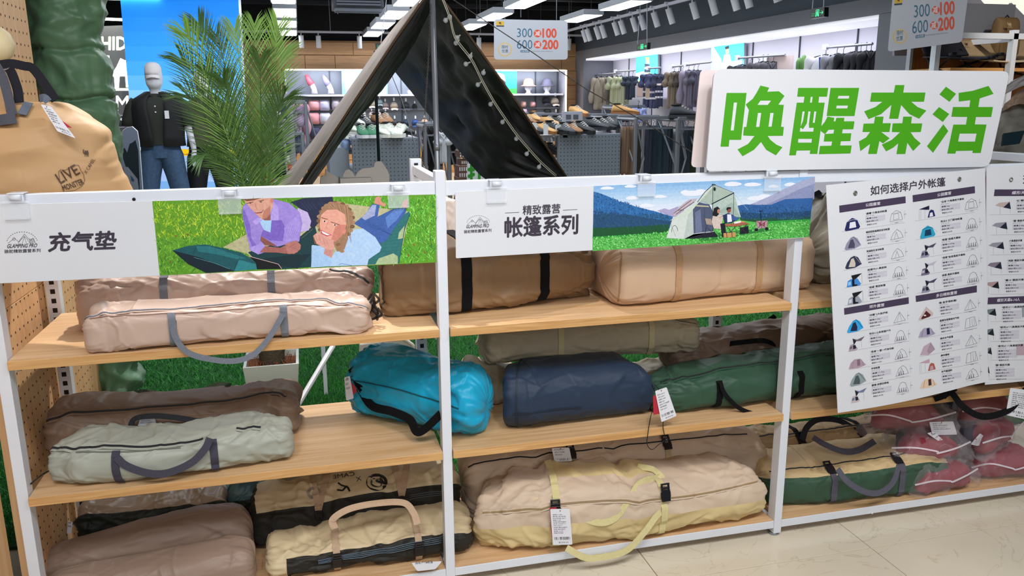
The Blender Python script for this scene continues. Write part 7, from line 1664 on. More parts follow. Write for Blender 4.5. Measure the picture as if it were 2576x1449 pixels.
# ================================================================== blue backlit display and mannequins
BL = yplane(8.5); qd = [(300, -30), (598, -30), (628, 480), (346, 480)]
bo = MB().slab([BL.px(x, y) for x, y in ((300, -30), (598, -30), (626, 520), (350, 520))], (0, .5, 0)).build('blue_lightbox', mat('lightbox_side', '#b8c4e2', .4, emit='#a9c2f4', estr=.35), None); tag(bo, 'tall blue backlit display box with a sky and yellow tube print', 'light box')
P = Print(BL); stops = ['#1683ee', '#1886f0', '#1d8bf2', '#2290f3', '#2a95f2', '#3b9df3', '#57abf5', '#79bbf6', '#9bcaf8']
def bx_(y): return (300 + (y + 30) * (46 / 510), 598 + (y + 30) * (28 / 510))
ys = np.linspace(-30, 300, len(stops) + 1)
for i, c in enumerate(stops): l0, r0_ = bx_(ys[i]); l1, r1 = bx_(ys[i + 1] + .5); P.poly([(l0, ys[i]), (r0_, ys[i]), (r1, ys[i + 1] + .5), (l1, ys[i + 1] + .5)], c, 1)
l0, r0_ = bx_(300); l1, r1 = bx_(520); P.poly([(l0, 300), (r0_, 300), (r1, 520), (l1, 520)], '#a9c6fa', 1)
P.poly([(400, 240), (bx_(240)[1], 262), (bx_(300)[1], 305), (bx_(300)[0], 305), (330, 262)], '#8fc3f8', 1.5)
P.poly([(bx_(455)[0], 455), (bx_(458)[1], 458), (bx_(520)[1], 520), (bx_(520)[0], 520)], '#7db2ee', 2)
P.line([(352, 384), (620, 383)], 17, '#f2c414', 3); P.line([(455, 268), (500, 270), (540, 280)], 19, '#f2c414', 3); P.line([(552, 380), (572, 500)], 18, '#f2c414', 4); P.line([(445, 460), (452, 500)], 8, '#f2c414', 3); P.line([(352, 389), (620, 388)], 4, '#d79a10', 3.5)
P.build('backlit_print', bo, emit=.75)
SKINW = mat('mannequin_white', '#c4c4cc', .35)
def mannequin(label, px, ytop, Y, outfit, seed, yaw=0.0):
    top = at(px, ytop, Y); H = 1.86; s = H / 1.86; c = Vector((top.x, Y, top.z - H)); R = Matrix.Rotation(yaw, 3, 'Z'); W_ = lambda x, y, z: c + R @ Vector((x * 1.13, y * 1.1, z if z > 1.62 else z * 1.035 if z < 1.5 else 1.5525 + (z - 1.5) * .5625))
    root = empty('mannequin', label, 'mannequin', tuple(c))
    b = MB(); El = lambda z, rx, ry, dx=0, dy=0, n=20: [W_(dx + rx * math.cos(a), dy + ry * math.sin(a), z) for a in np.linspace(0, 2 * PI, n, endpoint=False)]
    def loft(rings): 
        n_ = len(rings[0]); k = len(b.v); b.grid(rings, closed=True); b.f += [tuple(k + i for i in range(n_ - 1, -1, -1)), tuple(len(b.v) - n_ + i for i in range(n_))]; b.c += [None, None]
    loft([El(z, rx, ry, 0, dy) for z, rx, ry, dy in ((1.44, .06, .06, .01), (1.5, .052, .055, .0), (1.56, .05, .056, -.005), (1.60, .06, .08, -.01), (1.64, .074, .096, -.01), (1.70, .08, .104, 0), (1.77, .08, .102, 0), (1.82, .062, .08, 0), (1.85, .025, .03, 0))])
    loft([El(z, rx, ry) for z, rx, ry in ((.82, .15, .11), (.95, .165, .115), (1.08, .145, .10), (1.2, .165, .115), (1.36, .19, .12), (1.43, .17, .09), (1.47, .09, .07))])
    for s_ in (-1, 1):
        hx = s_ * (.30 if seed == 1 else .26)
        p = [W_(s_ * .185, 0, 1.39), W_(s_ * .245, .01, 1.25), W_(s_ * .275, .0, 1.10), W_(s_ * .30, -.03, .96), W_(s_ * .31, -.05, .86)]
        b.tube(p, [.056, .048, .040, .034, .026], 12)
        b.tube([W_(s_ * .30, -.05, .87), W_(s_ * .305, -.06, .82), W_(s_ * .30, -.065, .78)], [.026, .038, .034], 10)
        for k in range(4):
            fx = s_ * .30 + (k - 1.5) * .006; fy = -.065 + (k - 1.5) * .016; b.tube([W_(fx, fy, .79), W_(fx, fy - .01, .745 - .004 * (k % 2)), W_(fx - s_ * .008, fy - .016, .71 + .006 * abs(k - 1.5))], [.0095, .0085, .006], 6)
        b.tube([W_(s_ * .295, -.085, .83), W_(s_ * .275, -.11, .80), W_(s_ * .27, -.118, .77)], [.011, .0095, .007], 6)
        ft = s_ * .12
        loft([El(z, r, r * 1.05, s_ * dx, dy) for z, r, dx, dy in ((.03, .04, .17, -.02), (.12, .036, .165, 0), (.35, .055, .15, .01), (.5, .05, .135, -.005), (.7, .075, .11, 0), (.86, .088, .09, 0))])
        b.tube([W_(s_ * .17, .03, .035), W_(s_ * .175, -.08, .03), W_(s_ * .18, -.17, .02)], [.035, .04, .018], 10)
    me = b.mesh('body'); o = link('body', me, SKINW, root); md = o.modifiers.new('r', 'REMESH'); md.mode = 'VOXEL'; md.voxel_size = .009; md.use_smooth_shade = True
    sm_ = o.modifiers.new('s', 'CORRECTIVE_SMOOTH'); sm_.iterations = 4; sm_.use_only_smooth = True
    def cl(name, rings, M_): bb = MB().grid(rings, closed=True); return bb.build(name, M_, root, smooth=True)
    def fold(rings, amp, k, ph=0): return [[p + (p - sum(r, Vector()) / len(r)).normalized() * amp * math.sin(k * 2 * PI * i / len(r) + j * .9 + ph) for i, p in enumerate(r)] for j, r in enumerate(rings)]
    DEN = outfit['leg']
    for s_ in (-1, 1):
        cl('trouser_leg', fold([El(z, r, r * 1.08, s_ * dx, dy, 30) for z, r, dx, dy in ((.06, .085, .168, 0), (.12, .082, .166, 0), (.3, .09, .15, .0), (.48, .092, .14, -.01), (.62, .1, .122, 0), (.76, .112, .1, 0), (.85, .118, .085, 0), (.9, .115, .07, 0))], .003, 5), DEN)
    cl('trouser_waist', [El(z, rx, ry, 0, 0, 30) for z, rx, ry in ((.82, .175, .13), (.9, .185, .135), (1.0, .175, .125), (1.04, .165, .12))], DEN)
    sh_ = outfit['shirt']; cl('shirt', fold([El(z, rx, ry, 0, 0, 40) for z, rx, ry in ((.96, .20, .14), (1.05, .19, .135), (1.2, .195, .14), (1.34, .215, .14), (1.42, .20, .115), (1.46, .13, .085), (1.49, .075, .07))], .003, 7), sh_)
    for s_ in (-1, 1):
        MB().tube([W_(s_ * .17, 0, 1.41), W_(s_ * .22, .0, 1.33), W_(s_ * .26, 0, 1.22), W_(s_ * .272, -.005, 1.15 - outfit['slv'])], [.075, .078, .072, .07], 16).build('sleeve', sh_, root, smooth=True)
    MB().tube([W_(.075 * math.cos(a), -.0 + .075 * math.sin(a) - .012, 1.50 - .03 * (math.sin(a) < -.6)) for a in np.linspace(-PI / 2 + .35, 1.5 * PI - .35, 16)], .014, 8).build('collar', sh_, root, smooth=True)
    if outfit.get('vest'):
        rows = []
        for z, rx, ry in ((.94, .225, .165), (1.05, .22, .16), (1.2, .225, .16), (1.33, .24, .155), (1.41, .225, .13), (1.46, .15, .10), (1.50, .09, .085)):
            gap = .20 + .35 * max(0, (z - 1.0)) if z > 1.0 else .2
            rows.append([W_(rx * math.cos(a), ry * math.sin(a) * 1.0 + .004 * math.sin(9 * a), z) for a in np.linspace(-PI / 2 + gap, 1.5 * PI - gap, 40)])
        vb = MB().grid(rows); o2 = vb.build('vest', mat('vest_black', '#0b0b0f', .75, bump=.3, bscale=20), root, smooth=True, recalc=False); sd = o2.modifiers.new('s', 'SOLIDIFY'); sd.thickness = .012; sd.offset = 1
        tq = W_(.10, -.165, 1.28); MB().box(tuple(tq + Vector((-.022, -.004, -.05))), tuple(tq + Vector((.022, 0, .035)))).build('swing_tag', BOARDW, root); MB().tube([tq + Vector((0, 0, .035)), tq + Vector((-.02, .02, .11))], .0015, 5).build('tag_string', DARK, root)
        for z in (1.36, 1.30): MB().lathe([(.008, -.002), (.008, .002)], 10, M=Matrix.Translation(W_(0, -.148, z)) @ Matrix.Rotation(PI / 2, 4, 'X')).build('button', BOARDW, root)
    if outfit.get('cap'):
        K = mat('cap_white', '#c9c3c6', .7); cc = W_(0, -.004, 1.74)
        o3 = MB().lathe([(.098, 0), (.098, .03), (.094, .08), (.075, .115), (.04, .132), (.004, .136)], 22, tuple(cc), sx=.9, sy=1.12).build('cap', K, root, smooth=True)
        rows = []
        for i in range(6):
            v = i / 5; rows.append([cc + R @ Vector((.088 * math.sin(a) * (1 - .12 * v), -.10 * math.cos(a) * (1 + .62 * v), .006 - .035 * v - .02 * (math.sin(a)) ** 2)) for a in np.linspace(-1.35, 1.35, 15)])
        MB().grid(rows).build('brim', K, o3, smooth=True)
    MB().lathe([(.16, 0), (.16, .01), (.02, .014)], 24, tuple(c + Vector((0, 0.0, 0)))).lathe([(.3, -c.z), (.3, 0)], 24, tuple(c)).build('base_plate', STEEL, root, smooth=True)
    return root
mannequin('white mannequin in a white cap, black vest and blue jeans before the blue display', 383, 160, 7.5, {'leg': mat('denim_blue', '#37506e', .8, vary=.2, vscale=30, bump=.3, bscale=60), 'shirt': mat('polo_black_olive', '#22251f', .8), 'vest': True, 'cap': True, 'slv': .0}, 1, .05)
mannequin('mannequin in an olive shirt and black trousers behind the palm', 505, 172, 7.7, {'leg': mat('trouser_black', '#0d0e14', .8), 'shirt': mat('shirt_olive', '#565443', .8), 'slv': .12}, 2, .1)
# ------------------------------------------------------------------ brand wall with glowing letters behind the puffy bag
Bc = yplane(9.0)
cw = MB().slab([Bc.px(x, y) for x, y in ((150, 70), (352, 62), (352, 330), (150, 330))], (0, .3, 0)).build('sign_wall', mat('sign_wall_grey', '#777570', .6), None); tag(cw, 'grey wall with glowing white emblem and letters behind the puffy bag', 'sign wall')
P = Print(Bc); GW_ = '#f4fbe4'
P.text('SHIDA', 236, 126, 345, 125, 33, '#e6f4b8', k=3, bold=.03); P.text('CAMEL', 225, 279, 372, 278, 38, '#f4f8f0', k=3, bold=.01)
q = lambda pts: [(245 + x, 130 + y) for x, y in pts]
P.poly(q([(18, 8), (30, 10), (32, 28), (40, 50), (48, 38), (58, 16), (70, 22), (78, 16), (88, 24), (96, 48), (92, 62), (86, 58), (80, 90), (72, 90), (70, 62), (56, 62), (54, 92), (44, 92), (42, 64), (28, 52), (20, 34), (10, 22)]), GW_, 3)
P.poly(q([(5, 92), (98, 92), (98, 98), (5, 98)]), GW_, 3)
P.build('glowing_letters', cw, emit=3.0)
MB().slab([Bc.px(x, y) for x, y in ((230, 44), (308, 47), (308, 53), (230, 50))], (0, -.05, 0)).build('light_bar', mat('light_bar', '#ffffff', .5, emit='#fbffe8', estr=6), cw)
wu = MB().slab([Bc.px(x, y) for x, y in ((150, 330), (356, 330), (356, 520), (150, 520))], (0, .3, 0)).build('wood_counter', WARMW, None); tag(wu, 'warm oak counter front below the glowing emblem wall', 'counter')
mo = MB().slab([yplane(8.6).px(x, y) for x, y in rounded([(289, 289), (345, 289), (345, 321), (289, 321)], 3)], (0, .05, 0)).build('monitor', mat('monitor_rim', '#c9cacf', .4), None); tag(mo, 'small screen with white arrow shapes on the counter', 'screen')
P = Print(yplane(8.59)); P.poly([(292, 292), (345, 292), (345, 318), (292, 318)], '#23262c', 1); P.poly([(297, 300), (318, 292), (330, 293), (312, 299), (324, 304), (345, 298), (345, 305), (318, 308)], '#d5d8de', 2); P.poly([(312, 304), (345, 304), (345, 322), (314, 322)], '#5a4f9a', 2.5); P.poly([(318, 309), (345, 308), (345, 313), (318, 313)], '#c7c2e6', 3); P.build('screen_image', mo, emit=.4)
MB().slab([yplane(8.58).px(x, y) for x, y in ((270, 336), (306, 336), (306, 344), (270, 344))], (0, .02, 0)).build('eyewear_rack', BOARDW, mo)
# wavy edged tent photo board
Bw = yplane(3.4)
shp = [(230, 372), (255, 384), (272, 390), (284, 388), (296, 380), (301, 362), (303, 345), (308, 328), (318, 320), (332, 318), (345, 330), (350, 360), (384, 830), (264, 830)]
wb = MB().slab([Bw.px(x, y) for x, y in shp], (0, .03, 0)).build('photo_cutout_board', mat('cutout_edge', '#d8dbe0', .5), None, bevel=.002); tag(wb, 'wavy edged board printed with tents and pines beside the puffy bag', 'sign')
P = Print(Bw); P.poly([(x + (1.5 if x < 300 else .8), y + 1.5) for x, y in shp[:10]] + shp[10:], '#8a98b4', 1)
P.poly([(308, 375), (314, 372), (320, 384), (326, 362), (334, 358), (341, 352), (348, 380), (352, 480), (320, 430), (310, 400)], '#1c2c38', 2); P.poly([(238, 415), (262, 418), (290, 425), (288, 434), (270, 436), (238, 428)], '#3d6a90', 2)
P.poly([(240, 445), (275, 440), (310, 420), (332, 470), (336, 520), (240, 520)], '#6c6070', 3); P.poly([(310, 420), (322, 420), (346, 450), (350, 480), (350, 520), (334, 520)], '#9aa0b8', 3.2); P.poly([(240, 460), (280, 445), (304, 470), (300, 520), (240, 520)], '#23333f', 3.4); P.ell(316, 474, 13, 16, '#8a7c80', 4); P.ell(316, 478, 9, 12, '#2a2c3a', 4.5); P.poly([(328, 440), (338, 452), (336, 458), (330, 455)], '#4a5a78', 4)
P.build('printed_photo', wb)
# ================================================================== shoe display tables
PG = mat('peg_grey_steel', '#6f7783', .5, .15)
def gondola(label, xl, xr, yt, Y, dep, zt=None):
    a, b = at(xl, yt, Y), at(xr, yt, Y); zt = a.z; o = empty('shoe_table', label, 'display table', ((a.x + b.x) / 2, Y, 0))
    MB().box((a.x, Y, .02), (b.x, Y + .03, zt)).build('perforated_panel', PG, o, bevel=.01)
    hb_ = MB(); nx = int((b.x - a.x) / .045); nz_ = int((zt - .35) / .045)
    for i in range(nx):
        for j in range(nz_):
            cx_, cz_ = a.x + .03 + i * .045, .38 + j * .045; hb_.add([(cx_ + .008 * math.cos(2 * PI * k / 6), Y - .0006, cz_ + .008 * math.sin(2 * PI * k / 6)) for k in range(6)], [tuple(range(6))])
    k_ = hb_.build('panel_holes', mat('hole_dark', '#3b414b', .8), o); k_['kind'] = 'stuff'
    MB().box((a.x, Y + .03, zt - .03), (b.x, Y + dep, zt - .005)).build('table_shelf', PALEG, o)
    MB().box((a.x, Y + .03, zt - .42), (b.x, Y + dep, zt - .40)).build('table_shelf', PALEG, o)
    for x in (a.x, b.x - .03): MB().box((x, Y + dep - .03, 0), (x + .03, Y + dep, zt)).build('table_leg', MIDG, o); MB().box((x, Y + .03, 0.02), (x + .02, Y + .06, zt)).build('table_leg', MIDG, o)
    return o, a, b, zt
t1, A1, B1_, ZT1 = gondola('grey perforated steel shoe table behind the tent opening', 884, 1052, 348, 7.3, 1.6)
t2, A2, B2_, ZT2 = gondola('grey perforated steel shoe table beyond the tent stake', 1405, 1562, 338, 7.3, 1.6)
MB().box((A1.x - .25, 7.6, .3), (A1.x - .02, 8.9, ZT1 - .12)).build('side_bin', PERF, t1); MB().box((A2.x - .75, 7.55, ZT2 - .05), (A2.x, 8.9, ZT2 - .02)).build('side_shelf', PALEG, t2); MB().box((A2.x - .75, 7.55, ZT2 - .62), (A2.x, 8.9, ZT2 - .59)).build('side_shelf', PALEG, t2)
def shoe_parts(p, yaw, col, sole, s=1.0, lace='#d8d8d0', name='shoe', label='', group=None):
    R = Matrix.Translation(p) @ Matrix.Rotation(yaw, 4, 'Z') @ Matrix.Scale(s, 4)
    M_ = mat('cloth_' + col, col, .7)
    rows = []
    for x, w_, h_, lift in ((-.135, .02, .055, .0), (-.12, .036, .10, 0), (-.09, .04, .105, 0), (-.04, .042, .095, 0), (.0, .044, .078, 0), (.05, .048, .062, 0), (.095, .046, .05, 0), (.13, .034, .038, 0), (.145, .012, .026, 0)):
        rows.append([R @ Vector((x, w_ * math.cos(a), .022 + (h_ - .022) * (.5 + .5 * math.sin(a)) * (1.0))) for a in np.linspace(0, 2 * PI, 12, endpoint=False)])
    b = MB().grid(rows, closed=True); b.f += [tuple(range(11, -1, -1)), tuple(range(len(b.v) - 12, len(b.v)))]; b.c += [None, None]
    o = b.build(name, M_, None, smooth=True); tag(o, label, 'shoe', group)
    out = [(-.14, .02), (-.13, .04), (-.05, .043), (.04, .05), (.11, .044), (.148, .02), (.152, 0), (.148, -.02), (.11, -.044), (.04, -.05), (-.05, -.043), (-.13, -.04), (-.14, -.02)]
    MB().slab([R @ Vector((x, y, 0)) for x, y in out], (0, 0, .026 * s)).build('sole', mat('cloth_' + sole, sole, .6), o)
    MB().lathe([(.03, 0), (.034, .008), (.024, .012)], 12, M=R @ Matrix.Translation((-.085, 0, .1)) @ Matrix.Scale(1.25, 4, (1, 0, 0))).build('collar', mat('shoe_lining', '#1c1c20', .9), o, smooth=True)
    lb = MB()
    for k in range(4): lb.tube([R @ Vector((-.03 + k * .022, -.022, .092 - .012 * k)), R @ Vector((-.025 + k * .022, .0, .102 - .012 * k)), R @ Vector((-.02 + k * .022, .022, .092 - .012 * k))], .003 * s, 4)
    lb.build('laces', mat('cloth_' + lace, lace, .7), o)
    return o
SC = [('#cfd4c8', '#e4e4dc', 'pale sage'), ('#2c2f33', '#15161a', 'black'), ('#8b5f3a', '#2b2220', 'brown'), ('#c79a62', '#8a5a34', 'tan suede'), ('#1e6a48', '#e0e2e8', 'green and grey'), ('#3d4046', '#22242a', 'charcoal')]
def shoe_px(label, px, py, Y, ci, yaw=-1.2, s=1.15, group=None, zf=None):
    p = at(px, py, Y)
    if zf is not None: p.z = zf
    c = SC[ci]; return shoe_parts(p, yaw, c[0], c[1], s, name='trainer' if ci in (0, 4) else 'shoe', label=label, group=group)
for px, py, Y, ci, yaw, s, nm in ((960, 342, 7.45, 0, -1.2, 1.5, 'outer one of a laced pair'), (985, 345, 7.42, 0, -1.25, 1.6, 'front edge, middle one'), (1004, 345, 7.42, 0, -1.9, 1.6, 'front edge beside the panel end'), (912, 346, 7.42, 4, -1.5, 1.45, 'with a green band'), (937, 346, 7.42, 4, -1.6, 1.45, 'nearer the pole'),
                           (886, 338, 7.6, 0, -1.0, 1.4, 'at the table corner'), (895, 325, 7.9, 1, -1.2, 1.3, 'in the second row'), (910, 318, 8.2, 0, -1.6, 1.3, 'in the rear row'), (925, 322, 8.1, 5, -1.1, 1.3, 'rear row, second from the furry pair'), (955, 318, 8.0, 2, -1.3, 1.5, 'furry, upright'), (972, 314, 8.2, 2, -1.5, 1.5, 'furry, behind'), (1020, 338, 7.6, 1, -1.2, 1.2, 'behind the laced pair'), (880, 362, 7.9, 0, -1.0, 1.2, 'in the side bin'), (872, 386, 8.0, 0, -.9, 1.2, 'lower in the side bin')):
    shoe_px('%s shoe on the table behind the tent opening, %s' % (SC[ci][2], nm), px, py, Y, ci, yaw, s, 'shoes on the first table', ZT1 if py > 340 and px > 890 else None)
for px, py, Y, ci, yaw, s, nm in ((1345, 333, 7.5, 1, -1.3, 1.35, 'with white tag at the shelf end'), (1372, 334, 7.45, 3, -1.2, 1.35, 'with white tag'), (1400, 334, 7.4, 1, -1.1, 1.5, 'large, with white tag'), (1425, 335, 7.35, 5, -1.4, 1.3, 'front, outer of a pair'), (1445, 335, 7.35, 2, -1.5, 1.3, 'front, inner of a pair'), (1470, 332, 7.45, 1, -1.3, 1.4, 'beside the framed card'), (1330, 315, 8.2, 2, -1.2, 1.3, 'rear row at the tent edge'), (1348, 308, 8.5, 3, -1.2, 1.2, 'rear row'), (1385, 318, 8.1, 3, -1.1, 1.3, 'second row'), (1410, 318, 8.1, 1, -1.2, 1.3, 'second row next to tan suede'),
                           (1455, 292, 9.2, 3, -1.3, 1.5, 'on the raised rear stand'), (1445, 322, 7.9, 2, -1.2, 1.2, 'second row beside the card'), (1500, 326, 7.6, 5, -1.1, 1.4, 'outer end, front row'), (1520, 326, 7.7, 1, -1.2, 1.4, 'outer end'), (1535, 320, 7.9, 5, -1.3, 1.3, 'outer end, rear'), (1378, 385, 7.8, 1, -1.2, 1.3, 'on the lower side shelf'), (1396, 388, 7.7, 5, -1.2, 1.3, 'lower side shelf, by the post'), (1572, 288, 8.6, 3, -.6, 1.4, 'on top of the clothes rack'), (1725, 297, 7.05, 5, -.6, 1.5, 'on top of the far clothes rack')):
    shoe_px('%s shoe on the table beyond the tent stake, %s' % (SC[ci][2], nm) if py > 300 else '%s shoe %s' % (SC[ci][2], nm), px, py, Y, ci, yaw, s, 'shoes on the second table', ZT2 if 330 < py < 340 else None)
for px, py, nm in ((1345, 322, 'black shoe at the shelf end'), (1373, 326, 'tan suede shoe'), (1403, 328, 'large black shoe'), (1422, 334, 'charcoal shoe')):
    p = at(px, py, 7.3); o = MB().box(tuple(p + Vector((-.03, 0, -.06))), tuple(p + Vector((.03, .003, .06)))).build('price_tag', BOARDW, None); tag(o, 'white price tag on the %s beyond the tent stake' % nm, 'tag', 'shoe price tags')
fc = at(1440, 312, 7.9); o = MB().box(tuple(fc + Vector((-.14, 0, -.14))), tuple(fc + Vector((.14, .02, .16)))).build('framed_card', mat('card_grey', '#9a9da6', .6), None, bevel=.005); tag(o, 'grey framed card with four small pictures among the shoes', 'sign')
for i in range(2):
    for j in range(2): MB().box(tuple(fc + Vector((-.09 + i * .1, -.003, -.02 + j * .08))), tuple(fc + Vector((-.02 + i * .1, .0, .04 + j * .08)))).build('card_picture', mat('card_dark', '#4a4c54', .6), o)
pr_ = empty('pack_rack', 'pale steel rack holding packs beside the palm', 'rack', (.6, 5.5, 0)); xa, xb = at(655, 300, 5.5).x, at(738, 300, 5.5).x
MB().box((xa, 5.5, 0), (xb, 5.54, 1.62)).build('rack_back', PALEG, pr_)
for zz in (.55, .85, 1.12, 1.38): MB().box((xa, 4.97, zz), (xb - .12, 5.5, zz + .015)).build('rack_shelf', PALEG, pr_)
# steel racks with hanging garments
RK = mat('rack_steel', '#737780', .4, .35)
def rack(label, x0, x1, yt, Y, dep=.5, zb=0.0, braces=True):
    a, b = at(x0, yt, Y), at(x1, yt, Y); z = (a.z + b.z) / 2; o = empty('clothes_rack', label, 'clothes rack', ((a.x + b.x) / 2, Y, 0)); r = .022
    for x in (a.x, b.x):
        for yy in (Y, Y + dep): MB().box((x - r, yy - r, 0), (x + r, yy + r, z)).build('post', RK, o, bevel=.008)
        MB().tube([(x, Y, z - .02), (x, Y + dep, z - .02)], r, 6).build('end_bar', RK, o)
        if braces: MB().tube([(x, Y, z - .03), (x + .12, Y, z - .5), (x, Y, z - .95)], .012, 6).build('brace', RK, o); MB().tube([(x, Y + dep, z), (x, Y, z - .6)], .012, 6).build('brace', RK, o)
    for yy in (Y, Y + dep): MB().box((a.x, yy - r, z - r), (b.x, yy + r, z + r)).build('top_bar', RK, o, bevel=.006); MB().box((a.x, yy - r * .6, z - .14), (b.x, yy + r * .6, z - .12)).build('lower_bar', RK, o)
    return o, a, b, z
for lb, x0, x1, yt, Y in (('grey steel clothes rack next to the shoe table beyond the tent stake', 1528, 1600, 292, 8.0), ('grey steel clothes rack of dark jeans beside the slogan board', 1600, 1708, 296, 7.2), ('grey steel clothes rack with light trousers meeting the slogan board', 1706, 1772, 298, 7.0), ('low grey steel rack between the two shoe tables', 1128, 1168, 356, 7.8), ('grey steel stand among the shoes under the hats', 1340, 1400, 288, 9.0), ('grey steel stand behind the framed card', 1412, 1520, 290, 9.2), ('grey steel rail holding a black coat behind the chain', 1068, 1150, 313, 7.75), ('grey steel rail holding the pink and lilac robes', 722, 768, 257, 8.9), ('short grey steel rail of shorts below the robes', 724, 760, 336, 8.5), ('tall grey steel rail holding two jackets beyond the jeans', 1556, 1622, 268, 8.65)):
    rack(lb, x0, x1, yt, Y, .6)
def gar_y(label, px, yt, yb, wpx, col, kind, Y, yaw=0, group=None, T=.08):
    p = at(px, yt, Y); d = (p - CAM).length / FPX; return garment('hanging_garment', label, 'clothing', p, p.z - at(px, yb, Y).z, wpx * d, yaw, col, kind, group=group, T=T)
for i, (px, yt, yb, w_, c, nm) in enumerate(((1573, 318, 438, 26, '#6d5646', 'brown'), (1588, 318, 438, 22, '#8a705c', 'light brown'), (1606, 320, 440, 18, '#39332f', 'espresso'), (1632, 316, 440, 20, '#262b3a', 'ink blue'), (1644, 316, 440, 22, '#20303f', 'petrol'), (1662, 316, 440, 34, '#26404c', 'dark teal'), (1682, 318, 440, 26, '#1f2c3a', 'navy'), (1700, 330, 440, 18, '#7d8794', 'pale grey'), (1716, 330, 440, 18, '#3d4854', 'slate'), (1730, 318, 440, 18, '#24303e', 'midnight'), (1746, 318, 440, 18, '#2b3a2c', 'forest'))):
    gar_y('%s trousers hanging on the steel racks beside the slogan board' % nm, px, yt, yb, w_, c, 'pants', 7.4 + .1 * (i % 3), 0, 'trousers on the steel racks')
gar_y('pale blue jacket hanging above the jeans rack', 1606, 266, 300, 26, '#8f9ccc', 'coat', 8.6); gar_y('navy jacket folded over the rear rack', 1572, 268, 298, 26, '#2a2c3a', 'coat', 8.8)
gar_y('black coat hanging behind the chain', 1085, 312, 430, 30, '#0f0f13', 'coat', 7.9); gar_y('white shirt hanging behind the tent pole', 1113, 325, 402, 26, '#b4b7be', 'tee', 7.7); gar_y('black trousers hanging under the black wing', 1142, 330, 412, 26, '#14141a', 'pants', 7.9); gar_y('tan folded trousers on the low rack', 1132, 388, 412, 16, '#a47f5c', 'pants', 8.2)
gar_y('lilac robe on a hanger beside the pink one', 744, 258, 350, 24, '#a893ae', 'robe', 9.0, -.4); gar_y('pink robe on a hanger near the niche', 756, 254, 388, 24, '#cf9aa6', 'robe', 9.2, -.3)
for i, (px, c, nm) in enumerate(((732, '#3a4050', 'ink'), (739, '#30374a', 'navy grey'), (746, '#525a72', 'blue grey'), (752, '#686c86', 'lavender grey'))): gar_y('%s shorts hanging below the robes' % nm, px, 336, 384, 12, c, 'pants', 8.6, -.3, 'shorts below the robes')
puff('cloth_bundle', 'pale blue cloth heap in the side bin of the shoe table', 'clothing', 870, 366, 7.7, 22, 30, '#7f95b8')
# column of pouch packs at the palm
for i, (px, py, nm) in enumerate(((697, 339, 'upper'), (702, 382, 'middle'), (705, 425, 'lower'))):
    p = at(px, py, 4.9); s_ = (p - CAM).length / FPX; o = empty('pouch_box', 'clear framed pack with a black garment inside, %s of the three beside the palm' % nm, 'pack', tuple(p), 'framed packs beside the palm')
    MB().box(tuple(p + Vector((-17 * s_, .02, -21 * s_))), tuple(p + Vector((17 * s_, .05, 21 * s_)))).build('frame', PALEG, o, bevel=.008)
    g2 = puff('folded_garment', None, None, px, py + 2, 4.88, 27, 34, '#1e242c', th=.03); g2.parent = o; g2.matrix_parent_inverse = parent_world(o).inverted()
    for k in ('label', 'category', 'group'):
        if k in g2: del g2[k]
    MB().slab([p + Vector(q) * 1.0 for q in ((-4 * s_, -.04, -2 * s_), (4 * s_, -.04, -4 * s_), (5 * s_, -.04, -15 * s_), (-3 * s_, -.04, -14 * s_))], (0, .004, 0)).build('swing_tag', BOARDW, o)
p = at(697, 275, 5.3); o = MB().box(tuple(p + Vector((-.10, 0, -.09))), tuple(p + Vector((.08, .1, .08)))).build('denim_pack', mat('cloth_#2c3f5c', '#2c3f5c', .7), None, bevel=.02); tag(o, 'folded dark denim pack with a white tag above the framed packs', 'pack')
MB().box(tuple(p + Vector((-.08, -.006, .05))), tuple(p + Vector((.08, 0, .085)))).build('pack_rim', PALEG, o); MB().box(tuple(p + Vector((-.005, -.01, -.07))), tuple(p + Vector((.03, -.004, .01)))).build('swing_tag', BOARDW, o)
p = at(690, 300, 5.2); o = MB().box(tuple(p + Vector((-.12, -.05, -.03))), tuple(p + Vector((.14, .2, .0)))).build('pack_stand', PALEG, None, bevel=.01); tag(o, 'pale grey stand top under the dark denim pack', 'stand')
p0, p1_ = at(658, 405, 4.8), at(690, 480, 4.8); o = MB().box((p0.x, 4.8, 0), (p1_.x, 5.1, p0.z)).build('red_cabinet', mat('red_cabinet', '#7a1220', .4), None, bevel=.006); tag(o, 'dark red cabinet with a small blue label beside the palm', 'cabinet')
q = at(669, 422, 4.795); MB().box(tuple(q + Vector((-.016, -.003, -.007))), tuple(q + Vector((.016, 0, .007)))).build('blue_label', mat('blue_label', '#2a4fd0', .4), o)
for px, py, c, nm in ((664, 340, '#a89aa0', 'pinkish'), (660, 385, '#c89a7c', 'peach')):
    p = at(px, py, 5.2); o = MB().box(tuple(p + Vector((-.03, 0, -.09))), tuple(p + Vector((.05, .1, .09)))).build('side_pack', mat('cloth_' + c, c, .6), None, bevel=.01); tag(o, '%s pack half hidden by the palm' % nm, 'pack')
for px, py, c, nm in ((724, 372, '#3a4148', 'dark socks on the pin rack'), (726, 425, '#a8282c', 'red packs on the pin rack'), (720, 400, '#c8c4be', 'pale cards on the pin rack')):
    puff('hook_pack', nm, 'pack', px, py, 5.4, 16, 22, c)
